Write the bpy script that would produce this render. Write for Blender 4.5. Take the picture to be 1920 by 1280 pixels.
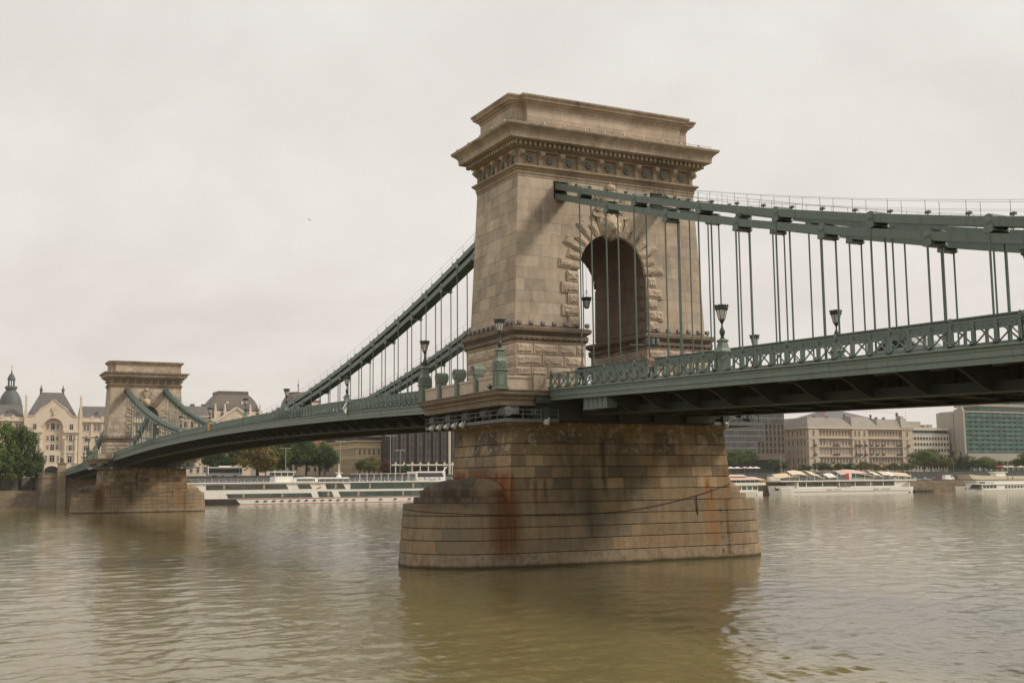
import bpy, bmesh, math, random
from mathutils import Vector, Matrix, noise
from math import sin, cos, pi, sqrt, radians

SC = bpy.context.scene
COL = SC.collection
for _o in list(bpy.data.objects):
    bpy.data.objects.remove(_o)

# ------------------------------------------------------------------ camera
# X = along the bridge (east), Y = up-river (north), Z = up, river surface z = 0
cam_d = bpy.data.cameras.new('camera')
cam = bpy.data.objects.new('camera', cam_d)
COL.objects.link(cam)
SC.camera = cam
YAW, PITCH, ROLL = radians(-26.958), radians(6.918), radians(-0.5817)
_fw = Vector((cos(YAW)*cos(PITCH), sin(YAW)*cos(PITCH), sin(PITCH)))
_rt = Vector((sin(YAW), -cos(YAW), 0))
_up = _rt.cross(_fw)
_r2 = _rt*cos(ROLL) + _up*sin(ROLL)
_u2 = _up*cos(ROLL) - _rt*sin(ROLL)
_m = Matrix((_r2, _u2, -_fw)).transposed().to_4x4()
_m.translation = Vector((-77.19, 45.90, 5.795))
cam.matrix_world = _m
cam_d.sensor_width = 36
cam_d.lens = 2181.2*36/1920
cam_d.clip_start = 0.5
cam_d.clip_end = 9000

# ------------------------------------------------------------------ sky
W = bpy.data.worlds.new('World')
SC.world = W
W.use_nodes = True
nt = W.node_tree
nt.nodes.clear()
SUN_DIR = Vector((0.62, 1.0, -1.05)).normalized()      # way the light travels
SUN_EL = math.asin(-SUN_DIR.z)
_out = nt.nodes.new('ShaderNodeOutputWorld')
_bg = nt.nodes.new('ShaderNodeBackground')
_sky = nt.nodes.new('ShaderNodeTexSky')
_sky.sky_type = 'NISHITA'
_sky.sun_disc = False
_sky.sun_elevation = SUN_EL
_sky.sun_rotation = math.atan2(-SUN_DIR.x, -SUN_DIR.y)
_sky.dust_density = 4
_scl = nt.nodes.new('ShaderNodeVectorMath'); _scl.operation = 'SCALE'; _scl.inputs['Scale'].default_value = 0.10
nt.links.new(_sky.outputs[0], _scl.inputs[0])
_tc = nt.nodes.new('ShaderNodeTexCoord')
_sep = nt.nodes.new('ShaderNodeSeparateXYZ')
nt.links.new(_tc.outputs['Generated'], _sep.inputs[0])
# clouds on a flat ceiling: direction / (z + k)
_add = nt.nodes.new('ShaderNodeMath'); _add.operation = 'ADD'; _add.inputs[1].default_value = 0.45
nt.links.new(_sep.outputs[2], _add.inputs[0])
_mx = nt.nodes.new('ShaderNodeMath'); _mx.operation = 'MAXIMUM'; _mx.inputs[1].default_value = 0.1
nt.links.new(_add.outputs[0], _mx.inputs[0])
_div = nt.nodes.new('ShaderNodeVectorMath'); _div.operation = 'DIVIDE'
_cmb = nt.nodes.new('ShaderNodeCombineXYZ')
for _i in range(3):
    nt.links.new(_mx.outputs[0], _cmb.inputs[_i])
nt.links.new(_tc.outputs['Generated'], _div.inputs[0])
nt.links.new(_cmb.outputs[0], _div.inputs[1])
_n1 = nt.nodes.new('ShaderNodeTexNoise')
_n1.inputs['Scale'].default_value = 2.3
_n1.inputs['Detail'].default_value = 7
_n1.inputs['Roughness'].default_value = 0.58
_n1.inputs['Distortion'].default_value = 0.25
nt.links.new(_div.outputs[0], _n1.inputs['Vector'])
_r1 = nt.nodes.new('ShaderNodeValToRGB')
_e = _r1.color_ramp.elements
_e[0].position = 0.40; _e[0].color = (0.815, 0.772, 0.726, 1)
_e[1].position = 0.62; _e[1].color = (0.915, 0.880, 0.832, 1)
nt.links.new(_n1.outputs[0], _r1.inputs[0])
# the thin veil low over the town is a little duller than the cloud above it
_r2n = nt.nodes.new('ShaderNodeValToRGB')
_e = _r2n.color_ramp.elements
_e[0].position = 0.0; _e[0].color = (0.93, 0.90, 0.868, 1)
_e[1].position = 0.42; _e[1].color = (1, 1, 1, 1)
nt.links.new(_sep.outputs[2], _r2n.inputs[0])
_mul = nt.nodes.new('ShaderNodeVectorMath'); _mul.operation = 'MULTIPLY'
nt.links.new(_r1.outputs[0], _mul.inputs[0]); nt.links.new(_r2n.outputs[0], _mul.inputs[1])
_mix = nt.nodes.new('ShaderNodeMix'); _mix.data_type = 'RGBA'
_mix.inputs[0].default_value = 0.93
nt.links.new(_scl.outputs[0], _mix.inputs[6]); nt.links.new(_mul.outputs[0], _mix.inputs[7])
nt.links.new(_mix.outputs[2], _bg.inputs['Color'])
_bg.inputs['Strength'].default_value = 1.0
nt.links.new(_bg.outputs[0], _out.inputs['Surface'])

# ------------------------------------------------------------------ sun (veiled)
_sl = bpy.data.lights.new('sun', 'SUN')
_sl.energy = 2.7
_sl.angle = radians(10.0)
_sl.color = (1.0, 0.89, 0.74)
_so = bpy.data.objects.new('sun', _sl)
COL.objects.link(_so)
_so.location = (-60, -120, 160)
_so.rotation_euler = SUN_DIR.to_track_quat('-Z', 'Y').to_euler()

SC.view_settings.view_transform = 'Standard'
SC.view_settings.look = 'None'
SC.view_settings.exposure = 0.0
SC.view_settings.gamma = 1.0
SC.view_settings.use_curve_mapping = False
SC.cycles.max_bounces = 5
SC.cycles.diffuse_bounces = 3
SC.cycles.glossy_bounces = 3
SC.cycles.transmission_bounces = 3
SC.cycles.caustics_reflective = False
SC.cycles.caustics_refractive = False
SC.cycles.use_denoising = True

# ================================================================== helpers
RNG = random.Random(7)

class MB:
    """collects vertices and faces for one mesh"""
    def __init__(s):
        s.v = []; s.f = []; s.m = []; s.mi = 0
    def add(s, vs, fs):
        b = len(s.v)
        s.v.extend([tuple(q) for q in vs])
        for f in fs:
            s.f.append(tuple(b+i for i in f)); s.m.append(s.mi)
        return b
    def box(s, x0, x1, y0, y1, z0, z1):
        s.add([(x0,y0,z0),(x1,y0,z0),(x1,y1,z0),(x0,y1,z0),(x0,y0,z1),(x1,y0,z1),(x1,y1,z1),(x0,y1,z1)],
              [(3,2,1,0),(4,5,6,7),(0,1,5,4),(1,2,6,5),(2,3,7,6),(3,0,4,7)])
    def cbox(s, x0, x1, y0, y1, z0, z1, c=0.03):
        """box with chamfered vertical and top edges"""
        pl = [(x0+c,y0),(x1-c,y0),(x1,y0+c),(x1,y1-c),(x1-c,y1),(x0+c,y1),(x0,y1-c),(x0,y0+c)]
        il = [(x0+c,y0+c),(x1-c,y0+c),(x1-c,y0+c),(x1-c,y1-c),(x1-c,y1-c),(x0+c,y1-c),(x0+c,y1-c),(x0+c,y0+c)]
        vs = [(a,b,z0) for a,b in pl]+[(a,b,z1-c) for a,b in pl]+[(a,b,z1) for a,b in il]
        fs = [tuple(range(7,-1,-1))]
        for i in range(8):
            j = (i+1) % 8
            fs.append((i,j,8+j,8+i)); fs.append((8+i,8+j,16+j,16+i))
        fs.append((16,17,19,21) if False else (16,17,19,21))
        s.add(vs, fs)
    def prism(s, poly, ax, a, b):
        """polygon (2D list) extruded along axis ax from a to b"""
        n = len(poly)
        def P(p, t):
            if ax == 'x': return (t, p[0], p[1])
            if ax == 'y': return (p[0], t, p[1])
            return (p[0], p[1], t)
        s.add([P(p,a) for p in poly]+[P(p,b) for p in poly],
              [tuple(range(n-1,-1,-1)), tuple(range(n,2*n))]+[(i,(i+1)%n,n+(i+1)%n,n+i) for i in range(n)])
    def tube(s, p, q, r, n=6, r2=None, cap=True):
        p = Vector(p); q = Vector(q); d = q-p
        if d.length < 1e-6: return
        d.normalize()
        a = d.orthogonal().normalized(); b = d.cross(a)
        r2 = r if r2 is None else r2
        vs = [p+(a*cos(2*pi*i/n)+b*sin(2*pi*i/n))*r for i in range(n)]+[q+(a*cos(2*pi*i/n)+b*sin(2*pi*i/n))*r2 for i in range(n)]
        fs = [(i,(i+1)%n,n+(i+1)%n,n+i) for i in range(n)]
        if cap: fs += [tuple(range(n-1,-1,-1)), tuple(range(n,2*n))]
        s.add(vs, fs)
    def path(s, pts, r, n=5):
        for a, b in zip(pts[:-1], pts[1:]): s.tube(a, b, r, n, cap=False)
    def lathe(s, prof, n=12, c=(0,0,0), ax='z', a0=0.0):
        """profile (r, h) turned round an axis through c"""
        vs = []
        for r, h in prof:
            for i in range(n):
                t = 2*pi*i/n+a0
                u, w = r*cos(t), r*sin(t)
                if ax == 'z': vs.append((c[0]+u, c[1]+w, c[2]+h))
                elif ax == 'x': vs.append((c[0]+h, c[1]+u, c[2]+w))
                else: vs.append((c[0]+w, c[1]+h, c[2]+u))
        fs = []
        for k in range(len(prof)-1):
            for i in range(n):
                j = (i+1) % n
                fs.append((k*n+i, k*n+j, (k+1)*n+j, (k+1)*n+i))
        fs.append(tuple(range(n-1,-1,-1)))
        fs.append(tuple((len(prof)-1)*n+i for i in range(n)))
        s.add(vs, fs)
    def beam(s, p, q, w, h):
        """rectangular bar between two points, w across (horizontal), h in height"""
        p = Vector(p); q = Vector(q); d = (q-p).normalized()
        up = Vector((0,0,1)) if abs(d.z) < 0.95 else Vector((0,1,0))
        a = d.cross(up).normalized()*w/2; b = a.cross(d).normalized()*h/2
        vs = [p-a-b,p+a-b,p+a+b,p-a+b,q-a-b,q+a-b,q+a+b,q-a+b]
        s.add(vs, [(3,2,1,0),(4,5,6,7),(0,1,5,4),(1,2,6,5),(2,3,7,6),(3,0,4,7)])
    def sweep(s, poly, prof, bottom=True, top=True):
        """closed plan polygon (counter-clockwise) swept through profile [(outward offset, z)] with mitred corners"""
        n = len(poly); nm = []
        for i in range(n):
            p0, p1, p2 = Vector(poly[i-1]), Vector(poly[i]), Vector(poly[(i+1) % n])
            e1 = (p1-p0).normalized(); e2 = (p2-p1).normalized()
            n1 = Vector((e1.y,-e1.x)); n2 = Vector((e2.y,-e2.x))
            m = n1+n2
            nm.append(m/max(m.dot(n1),0.3) if m.length > 1e-6 else n1)
        vs = [(poly[i][0]+nm[i].x*o, poly[i][1]+nm[i].y*o, z) for o, z in prof for i in range(n)]
        fs = [(k*n+i, k*n+(i+1)%n, (k+1)*n+(i+1)%n, (k+1)*n+i) for k in range(len(prof)-1) for i in range(n)]
        if bottom: fs.append(tuple(range(n-1,-1,-1)))
        if top: fs.append(tuple((len(prof)-1)*n+i for i in range(n)))
        s.add(vs, fs)
    def along(s, prof, xs, zf, closed=True):
        """section [(y, dz)] carried along x stations on the height curve zf(x)"""
        n = len(prof)
        vs = [(x, y, zf(x)+dz) for x in xs for y, dz in prof]
        fs = []
        for k in range(len(xs)-1):
            for i in range(n if closed else n-1):
                j = (i+1) % n
                fs.append((k*n+i, k*n+j, (k+1)*n+j, (k+1)*n+i))
        if closed:
            fs.append(tuple(range(n))); fs.append(tuple((len(xs)-1)*n+i for i in range(n-1,-1,-1)))
        s.add(vs, fs)
    def quad(s, a, b, c, d):
        s.add([a,b,c,d], [(0,1,2,3)])
    def mesh(s, name, mats, smooth=False, recalc=True):
        me = bpy.data.meshes.new(name)
        me.from_pydata(s.v, [], s.f)
        if not isinstance(mats, (list, tuple)): mats = [mats]
        for q in mats: me.materials.append(q)
        if any(s.m): me.polygons.foreach_set('material_index', s.m)
        if recalc:
            bm = bmesh.new(); bm.from_mesh(me)
            bmesh.ops.recalc_face_normals(bm, faces=bm.faces)
            bm.to_mesh(me); bm.free()
        if smooth:
            me.polygons.foreach_set('use_smooth', [True]*len(me.polygons))
            try: me.set_sharp_from_angle(angle=radians(40))
            except Exception: pass
        me.update()
        return me
    def build(s, name, mats, parent=None, smooth=False, loc=None, recalc=True):
        return obj(name, s.mesh(name, mats, smooth, recalc), parent, loc)

def obj(name, me, parent=None, loc=None, rot=None, scl=None, label=None):
    o = bpy.data.objects.new(name, me)
    COL.objects.link(o)
    if parent is not None: o.parent = parent
    if loc is not None: o.location = loc
    if rot is not None: o.rotation_euler = rot
    if scl is not None: o.scale = scl
    if label: o['label'] = label
    return o

def tag(o, label=None, cat=None, group=None, kind=None):
    if label: o['label'] = label
    if cat: o['category'] = cat
    if group: o['group'] = group
    if kind: o['kind'] = kind
    return o

def thing(name, label, cat, loc=(0,0,0), rotz=0, group=None):
    o = bpy.data.objects.new(name, None)
    COL.objects.link(o)
    o.location = loc; o.rotation_euler = (0,0,rotz)
    o.empty_display_size = 0.5
    return tag(o, label, cat, group)

def kids(o):
    return [c for c in bpy.data.objects if c.parent == o]

def copy_tree(o, cmap=None, parent=None):
    c = o.copy(); COL.objects.link(c)
    if parent is not None: c.parent = parent
    for ch in (cmap or CHILD).get(o.name, []):
        copy_tree(ch, cmap, c)
    return c

CHILD = {}
def child_map():
    CHILD.clear()
    for o in bpy.data.objects:
        if o.parent is not None: CHILD.setdefault(o.parent.name, []).append(o)
    return CHILD

# ================================================================== materials
def _math(nt, op, a, b=None):
    n = nt.nodes.new('ShaderNodeMath'); n.operation = op
    for i, q in enumerate((a, b)):
        if q is None: continue
        if isinstance(q, (int, float)): n.inputs[i].default_value = q
        else: nt.links.new(q, n.inputs[i])
    return n.outputs[0]

def _noise(nt, vec, scale, detail=4, rough=0.55, stretch=None, dist=0.0):
    if stretch:
        mp = nt.nodes.new('ShaderNodeMapping'); mp.inputs['Scale'].default_value = stretch
        nt.links.new(vec, mp.inputs[0]); vec = mp.outputs[0]
    n = nt.nodes.new('ShaderNodeTexNoise')
    n.inputs['Scale'].default_value = scale; n.inputs['Detail'].default_value = detail
    n.inputs['Roughness'].default_value = rough; n.inputs['Distortion'].default_value = dist
    nt.links.new(vec, n.inputs['Vector'])
    return n.outputs[0]

def _ramp(nt, fac, stops, interp='LINEAR'):
    r = nt.nodes.new('ShaderNodeValToRGB'); r.color_ramp.interpolation = interp
    el = r.color_ramp.elements
    while len(el) < len(stops): el.new(0.5)
    for e, (p, c) in zip(el, stops):
        e.position = p; e.color = (c, c, c, 1) if isinstance(c, (int, float)) else (*c, 1)
    nt.links.new(fac, r.inputs[0])
    return r.outputs[0]

def _mixc(nt, fac, a, b, mode='MIX'):
    m = nt.nodes.new('ShaderNodeMix'); m.data_type = 'RGBA'; m.blend_type = mode
    if isinstance(fac, (int, float)): m.inputs[0].default_value = fac
    else: nt.links.new(fac, m.inputs[0])
    for i, q in ((6, a), (7, b)):
        if isinstance(q, tuple): m.inputs[i].default_value = (*q, 1)
        else: nt.links.new(q, m.inputs[i])
    return m.outputs[2]

def _start(name):
    m = bpy.data.materials.new(name); m.use_nodes = True
    nt = m.node_tree
    return m, nt, nt.nodes['Principled BSDF']

def mk(name, col, rough=0.7, metal=0.0, rnd=0.0, grain=(0.6, 0.12), streak=0.0, bump=None, spec=0.4, tints=None, alpha=None, emit=None):
    m, nt, bs = _start(name)
    tc = nt.nodes.new('ShaderNodeTexCoord'); ge = nt.nodes.new('ShaderNodeNewGeometry')
    oi = nt.nodes.new('ShaderNodeObjectInfo')
    pos = ge.outputs['Position']
    if tints: c = _ramp(nt, oi.outputs['Random'], [(i/max(1,len(tints)-1), t) for i, t in enumerate(tints)])
    else:
        rgb = nt.nodes.new('ShaderNodeRGB'); rgb.outputs[0].default_value = (*col, 1); c = rgb.outputs[0]
    val = 1.0
    v = _math(nt, 'MULTIPLY', _math(nt, 'SUBTRACT', _noise(nt, pos, grain[0]), 0.5), grain[1]*4)
    v = _math(nt, 'ADD', v, 1.0)
    if rnd:
        v = _math(nt, 'ADD', v, _math(nt, 'MULTIPLY', _math(nt, 'SUBTRACT', oi.outputs['Random'], 0.5), rnd*2))
    if streak:
        st = _noise(nt, pos, 1.0, 5, 0.6, (1.6, 1.6, 0.12))
        v = _math(nt, 'ADD', v, _math(nt, 'MULTIPLY', _math(nt, 'SUBTRACT', st, 0.5), streak*4))
    hs = nt.nodes.new('ShaderNodeHueSaturation')
    nt.links.new(c, hs.inputs['Color']); nt.links.new(v, hs.inputs['Value'])
    nt.links.new(hs.outputs[0], bs.inputs['Base Color'])
    bs.inputs['Roughness'].default_value = rough
    bs.inputs['Metallic'].default_value = metal
    bs.inputs['Specular IOR Level'].default_value = spec
    if bump:
        b = nt.nodes.new('ShaderNodeBump'); b.inputs['Strength'].default_value = 1.0
        b.inputs['Distance'].default_value = bump[1]
        nt.links.new(_noise(nt, pos, bump[0], 6, 0.62), b.inputs['Height'])
        nt.links.new(b.outputs[0], bs.inputs['Normal'])
    if emit:
        bs.inputs['Emission Color'].default_value = (*emit[0], 1); bs.inputs['Emission Strength'].default_value = emit[1]
    return m

def stone_mat(name, tints, rnd=0.10, mottled=0.2, streak=0.14, bump=(9, 0.02), soot=0.5, vein=0.25):
    """weathered limestone: each block its own tint, sooty patches, drip streaks, veining"""
    m, nt, bs = _start(name)
    tc = nt.nodes.new('ShaderNodeTexCoord'); oi = nt.nodes.new('ShaderNodeObjectInfo')
    pos = tc.outputs['Object']
    c = _ramp(nt, oi.outputs['Random'], [(i/(len(tints)-1), t) for i, t in enumerate(tints)])
    n_big = _noise(nt, pos, 0.33, 5, 0.6)
    n_mid = _noise(nt, pos, 2.1, 6, 0.65, None, 0.8)
    n_fine = _noise(nt, pos, 14, 4, 0.6)
    n_st = _noise(nt, pos, 1.0, 5, 0.65, (2.2, 2.2, 0.16))
    v = _math(nt, 'ADD', 1.0, _math(nt, 'MULTIPLY', _math(nt, 'SUBTRACT', n_mid, 0.5), mottled*3))
    v = _math(nt, 'ADD', v, _math(nt, 'MULTIPLY', _math(nt, 'SUBTRACT', n_fine, 0.5), 0.32))
    v = _math(nt, 'ADD', v, _math(nt, 'MULTIPLY', _math(nt, 'SUBTRACT', n_st, 0.5), streak*4))
    hs = nt.nodes.new('ShaderNodeHueSaturation')
    nt.links.new(c, hs.inputs['Color']); nt.links.new(v, hs.inputs['Value'])
    sf = _math(nt, 'MULTIPLY', _ramp(nt, n_big, [(0.47, 0.0), (0.66, 1.0)]), soot)
    sf = _math(nt, 'MULTIPLY', sf, _ramp(nt, n_st, [(0.36, 0.1), (0.62, 1.0)]))
    c2 = _mixc(nt, sf, hs.outputs[0], (0.085, 0.066, 0.050))
    nt.links.new(c2, bs.inputs['Base Color'])
    bs.inputs['Roughness'].default_value = 0.88
    bs.inputs['Specular IOR Level'].default_value = 0.25
    b = nt.nodes.new('ShaderNodeBump'); b.inputs['Strength'].default_value = 0.8
    b.inputs['Distance'].default_value = bump[1]
    nt.links.new(_noise(nt, pos, bump[0], 7, 0.65), b.inputs['Height'])
    nt.links.new(b.outputs[0], bs.inputs['Normal'])
    return m

M = {}
M['ashlar'] = stone_mat('weathered ashlar', [(0.392,0.321,0.248),(0.505,0.418,0.33),(0.437,0.355,0.272),(0.568,0.48,0.388),(0.344,0.294,0.24),(0.509,0.416,0.319),(0.398,0.341,0.283),(0.484,0.39,0.299),(0.529,0.449,0.368)], mottled=0.16, streak=0.13, soot=0.6)
M['trim'] = stone_mat('weathered trim stone', [(0.381,0.307,0.234),(0.435,0.352,0.272),(0.403,0.324,0.248)], mottled=0.24, streak=0.24, soot=0.85, bump=(7,0.03))
M['soot_shade'] = stone_mat('soot and shade dark stone', [(0.175,0.135,0.104),(0.227,0.175,0.135),(0.196,0.150,0.114)], mottled=0.2, streak=0.1, soot=0.6)  # passage stone: shade of the arch mixed into the sooty tone
M['frieze'] = stone_mat('sooty shade-toned frieze stone', [(0.302,0.230,0.167),(0.349,0.270,0.197)], mottled=0.2, streak=0.18, soot=0.65, bump=(7,0.02))  # besides soot patches, tints darkened for the shade under the cornice
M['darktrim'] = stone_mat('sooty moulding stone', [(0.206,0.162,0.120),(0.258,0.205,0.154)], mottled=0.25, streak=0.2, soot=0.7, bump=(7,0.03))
M['rustic'] = stone_mat('pitted rusticated stone', [(0.455,0.369,0.284),(0.531,0.434,0.339),(0.482,0.387,0.294),(0.551,0.448,0.350)], mottled=0.25, streak=0.08, soot=0.35, bump=(11,0.05))
M['parapet'] = stone_mat('pale parapet stone', [(0.495,0.414,0.332),(0.544,0.466,0.380)], mottled=0.15, streak=0.08, soot=0.15)
M['quay'] = stone_mat('quay stone', [(0.27,0.21,0.145),(0.35,0.275,0.19),(0.31,0.25,0.18),(0.39,0.32,0.23)], mottled=0.25, streak=0.16, soot=0.5)

def pier_mat(name, tints):
    """river pier blocks: tan to grey granite, rust runs, algae, lime bloom (fixed spots on the pier)"""
    m, nt, bs = _start(name)
    tc = nt.nodes.new('ShaderNodeTexCoord'); oi = nt.nodes.new('ShaderNodeObjectInfo')
    pos = tc.outputs['Object']
    sep = nt.nodes.new('ShaderNodeSeparateXYZ'); nt.links.new(pos, sep.inputs[0])
    Y, Z = sep.outputs[1], sep.outputs[2]
    c = _ramp(nt, oi.outputs['Random'], [(i/7, t) for i, t in enumerate(tints)])
    n_mid = _noise(nt, pos, 1.6, 6, 0.65, None, 0.9)
    n_fine = _noise(nt, pos, 13, 4, 0.6)
    n_st = _noise(nt, pos, 1.0, 6, 0.65, (1.7, 1.7, 0.10))
    n_w = _noise(nt, pos, 0.9, 5, 0.6, (1, 1, 0.25))
    v = _math(nt, 'ADD', 1.0, _math(nt, 'MULTIPLY', _math(nt, 'SUBTRACT', n_mid, 0.5), 0.8))
    v = _math(nt, 'ADD', v, _math(nt, 'MULTIPLY', _math(nt, 'SUBTRACT', n_fine, 0.5), 0.3))
    v = _math(nt, 'ADD', v, _math(nt, 'MULTIPLY', _math(nt, 'SUBTRACT', n_st, 0.5), 0.85))
    hs = nt.nodes.new('ShaderNodeHueSaturation')
    nt.links.new(c, hs.inputs['Color']); nt.links.new(v, hs.inputs['Value'])
    cur = hs.outputs[0]
    Yw = _math(nt, 'ADD', Y, _math(nt, 'MULTIPLY', _math(nt, 'SUBTRACT', n_w, 0.5), 0.9))
    def run(y0, wd, z_top, z_bot, col, amt):
        nonlocal cur
        d = _math(nt, 'ABSOLUTE', _math(nt, 'SUBTRACT', Yw, y0))
        g = _math(nt, 'SUBTRACT', 1.0, _math(nt, 'DIVIDE', d, wd)); g = _math(nt, 'MAXIMUM', g, 0.0)
        a = _math(nt, 'DIVIDE', _math(nt, 'SUBTRACT', z_top, Z), 0.8)
        b = _math(nt, 'DIVIDE', _math(nt, 'SUBTRACT', Z, z_bot), 1.2)
        e = _math(nt, 'MINIMUM', _math(nt, 'MINIMUM', a, b), 1.0); e = _math(nt, 'MAXIMUM', e, 0.0)
        f = _math(nt, 'MULTIPLY', _math(nt, 'MULTIPLY', g, e), amt)
        f = _math(nt, 'MULTIPLY', f, _ramp(nt, n_st, [(0.34, 0.25), (0.60, 1.0)]))
        cur = _mixc(nt, f, cur, col)
    # lime bloom on the upper courses and at the waterline
    lb = _math(nt, 'MULTIPLY', _ramp(nt, n_mid, [(0.54, 0.0), (0.60, 1.0)]), _ramp(nt, _math(nt, 'DIVIDE', Z, 10.0), [(0.73, 0.0), (0.80, 0.9)]))
    cur = _mixc(nt, lb, cur, (0.42, 0.37, 0.31))
    wl = _ramp(nt, _math(nt, 'DIVIDE', _math(nt, 'ADD', Z, _math(nt, 'MULTIPLY', n_w, 0.9)), 4.0), [(0.16, 0.0), (0.24, 0.55), (0.36, 0.4), (0.42, 0.0)])
    wl = _math(nt, 'MULTIPLY', wl, _ramp(nt, n_mid, [(0.42, 0.0), (0.58, 1.0)]))
    cur = _mixc(nt, wl, cur, (0.34, 0.29, 0.23))
    run(9.8, 1.3, 5.7, 0.4, (0.150, 0.062, 0.020), 1.5)
    run(9.35, 0.35, 6.9, 2.0, (0.19, 0.06, 0.014), 1.5)
    run(11.6, 0.8, 7.3, 5.6, (0.16, 0.075, 0.025), 0.5)
    run(9.9, 1.9, 5.0, 0.2, (0.10, 0.050, 0.022), 0.9)
    run(14.0, 2.6, 5.4, 3.4, (0.05, 0.042, 0.032), 0.8)
    run(4.5, 2.4, 9.4, 3.0, (0.055, 0.045, 0.032), 0.7)
    run(0.5, 2.2, 9.4, 5.5, (0.05, 0.041, 0.03), 0.6)
    run(7.5, 0.25, 6.4, 3.4, (0.13, 0.06, 0.025), 1.1)
    run(6.7, 0.25, 6.5, 3.6, (0.12, 0.055, 0.025), 1.1)
    run(3.0, 1.2, 7.2, 1.2, (0.060, 0.055, 0.040), 0.75)
    run(-2.6, 0.6, 9.5, 4.6, (0.20, 0.095, 0.035), 0.7)
    run(-5.0, 0.5, 9.5, 6.0, (0.20, 0.10, 0.04), 0.7)
    run(-9.0, 0.7, 9.4, 0.5, (0.24, 0.125, 0.05), 0.6)
    run(5.6, 0.5, 9.5, 6.8, (0.19, 0.085, 0.03), 0.7)
    run(12.6, 3.4, 7.0, 3.7, (0.060, 0.049, 0.037), 1.5)
    run(1.8, 0.35, 9.4, 4.5, (0.045, 0.038, 0.026), 1.2)
    run(-7.3, 0.55, 6.3, 4.4, (0.28, 0.10, 0.024), 1.6)
    run(-7.5, 0.9, 5.2, 0.4, (0.30, 0.14, 0.045), 1.0)
    run(-10.3, 0.5, 1.9, 0.0, (0.20, 0.08, 0.03), 0.8)
    # wet, algae-dark band just above the river
    wet = _ramp(nt, _math(nt, 'ADD', Z, _math(nt, 'MULTIPLY', n_w, 0.25)), [(0.24, 0.9), (0.42, 0.0)])
    cur = _mixc(nt, wet, cur, (0.035, 0.030, 0.018))
    nt.links.new(cur, bs.inputs['Base Color'])
    bs.inputs['Roughness'].default_value = 0.85
    bs.inputs['Specular IOR Level'].default_value = 0.25
    b = nt.nodes.new('ShaderNodeBump'); b.inputs['Strength'].default_value = 0.9; b.inputs['Distance'].default_value = 0.03
    nt.links.new(_noise(nt, pos, 6, 7, 0.65), b.inputs['Height'])
    nt.links.new(b.outputs[0], bs.inputs['Normal'])
    return m
M['pier'] = pier_mat('river pier stone', [(0.25,0.185,0.115),(0.21,0.165,0.11),(0.285,0.205,0.12),(0.235,0.175,0.11),(0.27,0.20,0.125),(0.19,0.155,0.11),(0.26,0.185,0.105),(0.22,0.17,0.115)])
M['pier_up'] = pier_mat('upper pier stone', [(0.25,0.185,0.115),(0.165,0.135,0.095),(0.36,0.27,0.165),(0.20,0.16,0.105),(0.40,0.30,0.185),(0.14,0.118,0.088),(0.30,0.22,0.13),(0.33,0.235,0.125)])
M['joint'] = mk('dark mortar joint', (0.06,0.048,0.035), 0.95, grain=(3,0.2))
M['joint_pale'] = mk('pale mortar joint', (0.20,0.155,0.11), 0.95, grain=(3,0.15))
def paint_mat(name, col, rough):
    m, nt, bs = _start(name)
    ge = nt.nodes.new('ShaderNodeNewGeometry'); oi = nt.nodes.new('ShaderNodeObjectInfo'); pos = ge.outputs['Position']
    n1 = _noise(nt, pos, 0.9, 5, 0.6); n2 = _noise(nt, pos, 1.0, 5, 0.65, (3.0, 3.0, 0.35)); n3 = _noise(nt, pos, 7.0, 4, 0.65)
    v = _math(nt, 'ADD', 0.62, _math(nt, 'MULTIPLY', n1, 0.45)); v = _math(nt, 'ADD', v, _math(nt, 'MULTIPLY', n2, 0.30))
    v = _math(nt, 'ADD', v, _math(nt, 'MULTIPLY', oi.outputs['Random'], 0.10))
    hs = nt.nodes.new('ShaderNodeHueSaturation'); hs.inputs['Color'].default_value = (*col, 1); nt.links.new(v, hs.inputs['Value'])
    rust = _math(nt, 'MULTIPLY', _ramp(nt, n3, [(0.60, 0.0), (0.67, 1.0)]), _ramp(nt, n1, [(0.5, 0.0), (0.65, 0.8)]))
    c = _mixc(nt, rust, hs.outputs[0], (0.12, 0.055, 0.025))
    gr = _math(nt, 'MULTIPLY', _ramp(nt, n2, [(0.54, 0.0), (0.70, 1.0)]), 0.55)
    c = _mixc(nt, gr, c, (0.045, 0.045, 0.038))
    nt.links.new(c, bs.inputs['Base Color']); bs.inputs['Roughness'].default_value = rough; bs.inputs['Specular IOR Level'].default_value = 0.5
    b = nt.nodes.new('ShaderNodeBump'); b.inputs['Distance'].default_value = 0.004; nt.links.new(n3, b.inputs['Height']); nt.links.new(b.outputs[0], bs.inputs['Normal'])
    return m
M['green'] = paint_mat('bridge green paint', (0.118,0.162,0.138), 0.42)
M['green_pale'] = paint_mat('fascia green paint', (0.160,0.203,0.174), 0.45)
M['green_shade'] = mk('shade-darkened girder green paint', (0.045,0.055,0.048), 0.65, grain=(0.9,0.15), streak=0.1, rnd=0.06)  # the bridge green with the shade under the deck put into its colour
M['patina'] = mk('cast iron pale green', (0.170,0.212,0.172), 0.55, grain=(2.2,0.14), streak=0.1, bump=(18,0.006))
M['bronze'] = mk('green bronze rosette', (0.20,0.225,0.185), 0.6, grain=(5,0.2), bump=(25,0.01))
M['grey_iron'] = mk('grey painted iron', (0.15,0.165,0.16), 0.55, grain=(2,0.12), streak=0.08)
M['black'] = mk('recess shade black', (0.012,0.012,0.012), 0.9, grain=(2,0.1))  # stands in for deep shade in the bearing gap and chain openings
M['dark_iron'] = mk('dark lamp iron', (0.045,0.062,0.05), 0.45, grain=(4,0.12), spec=0.5)
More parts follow.
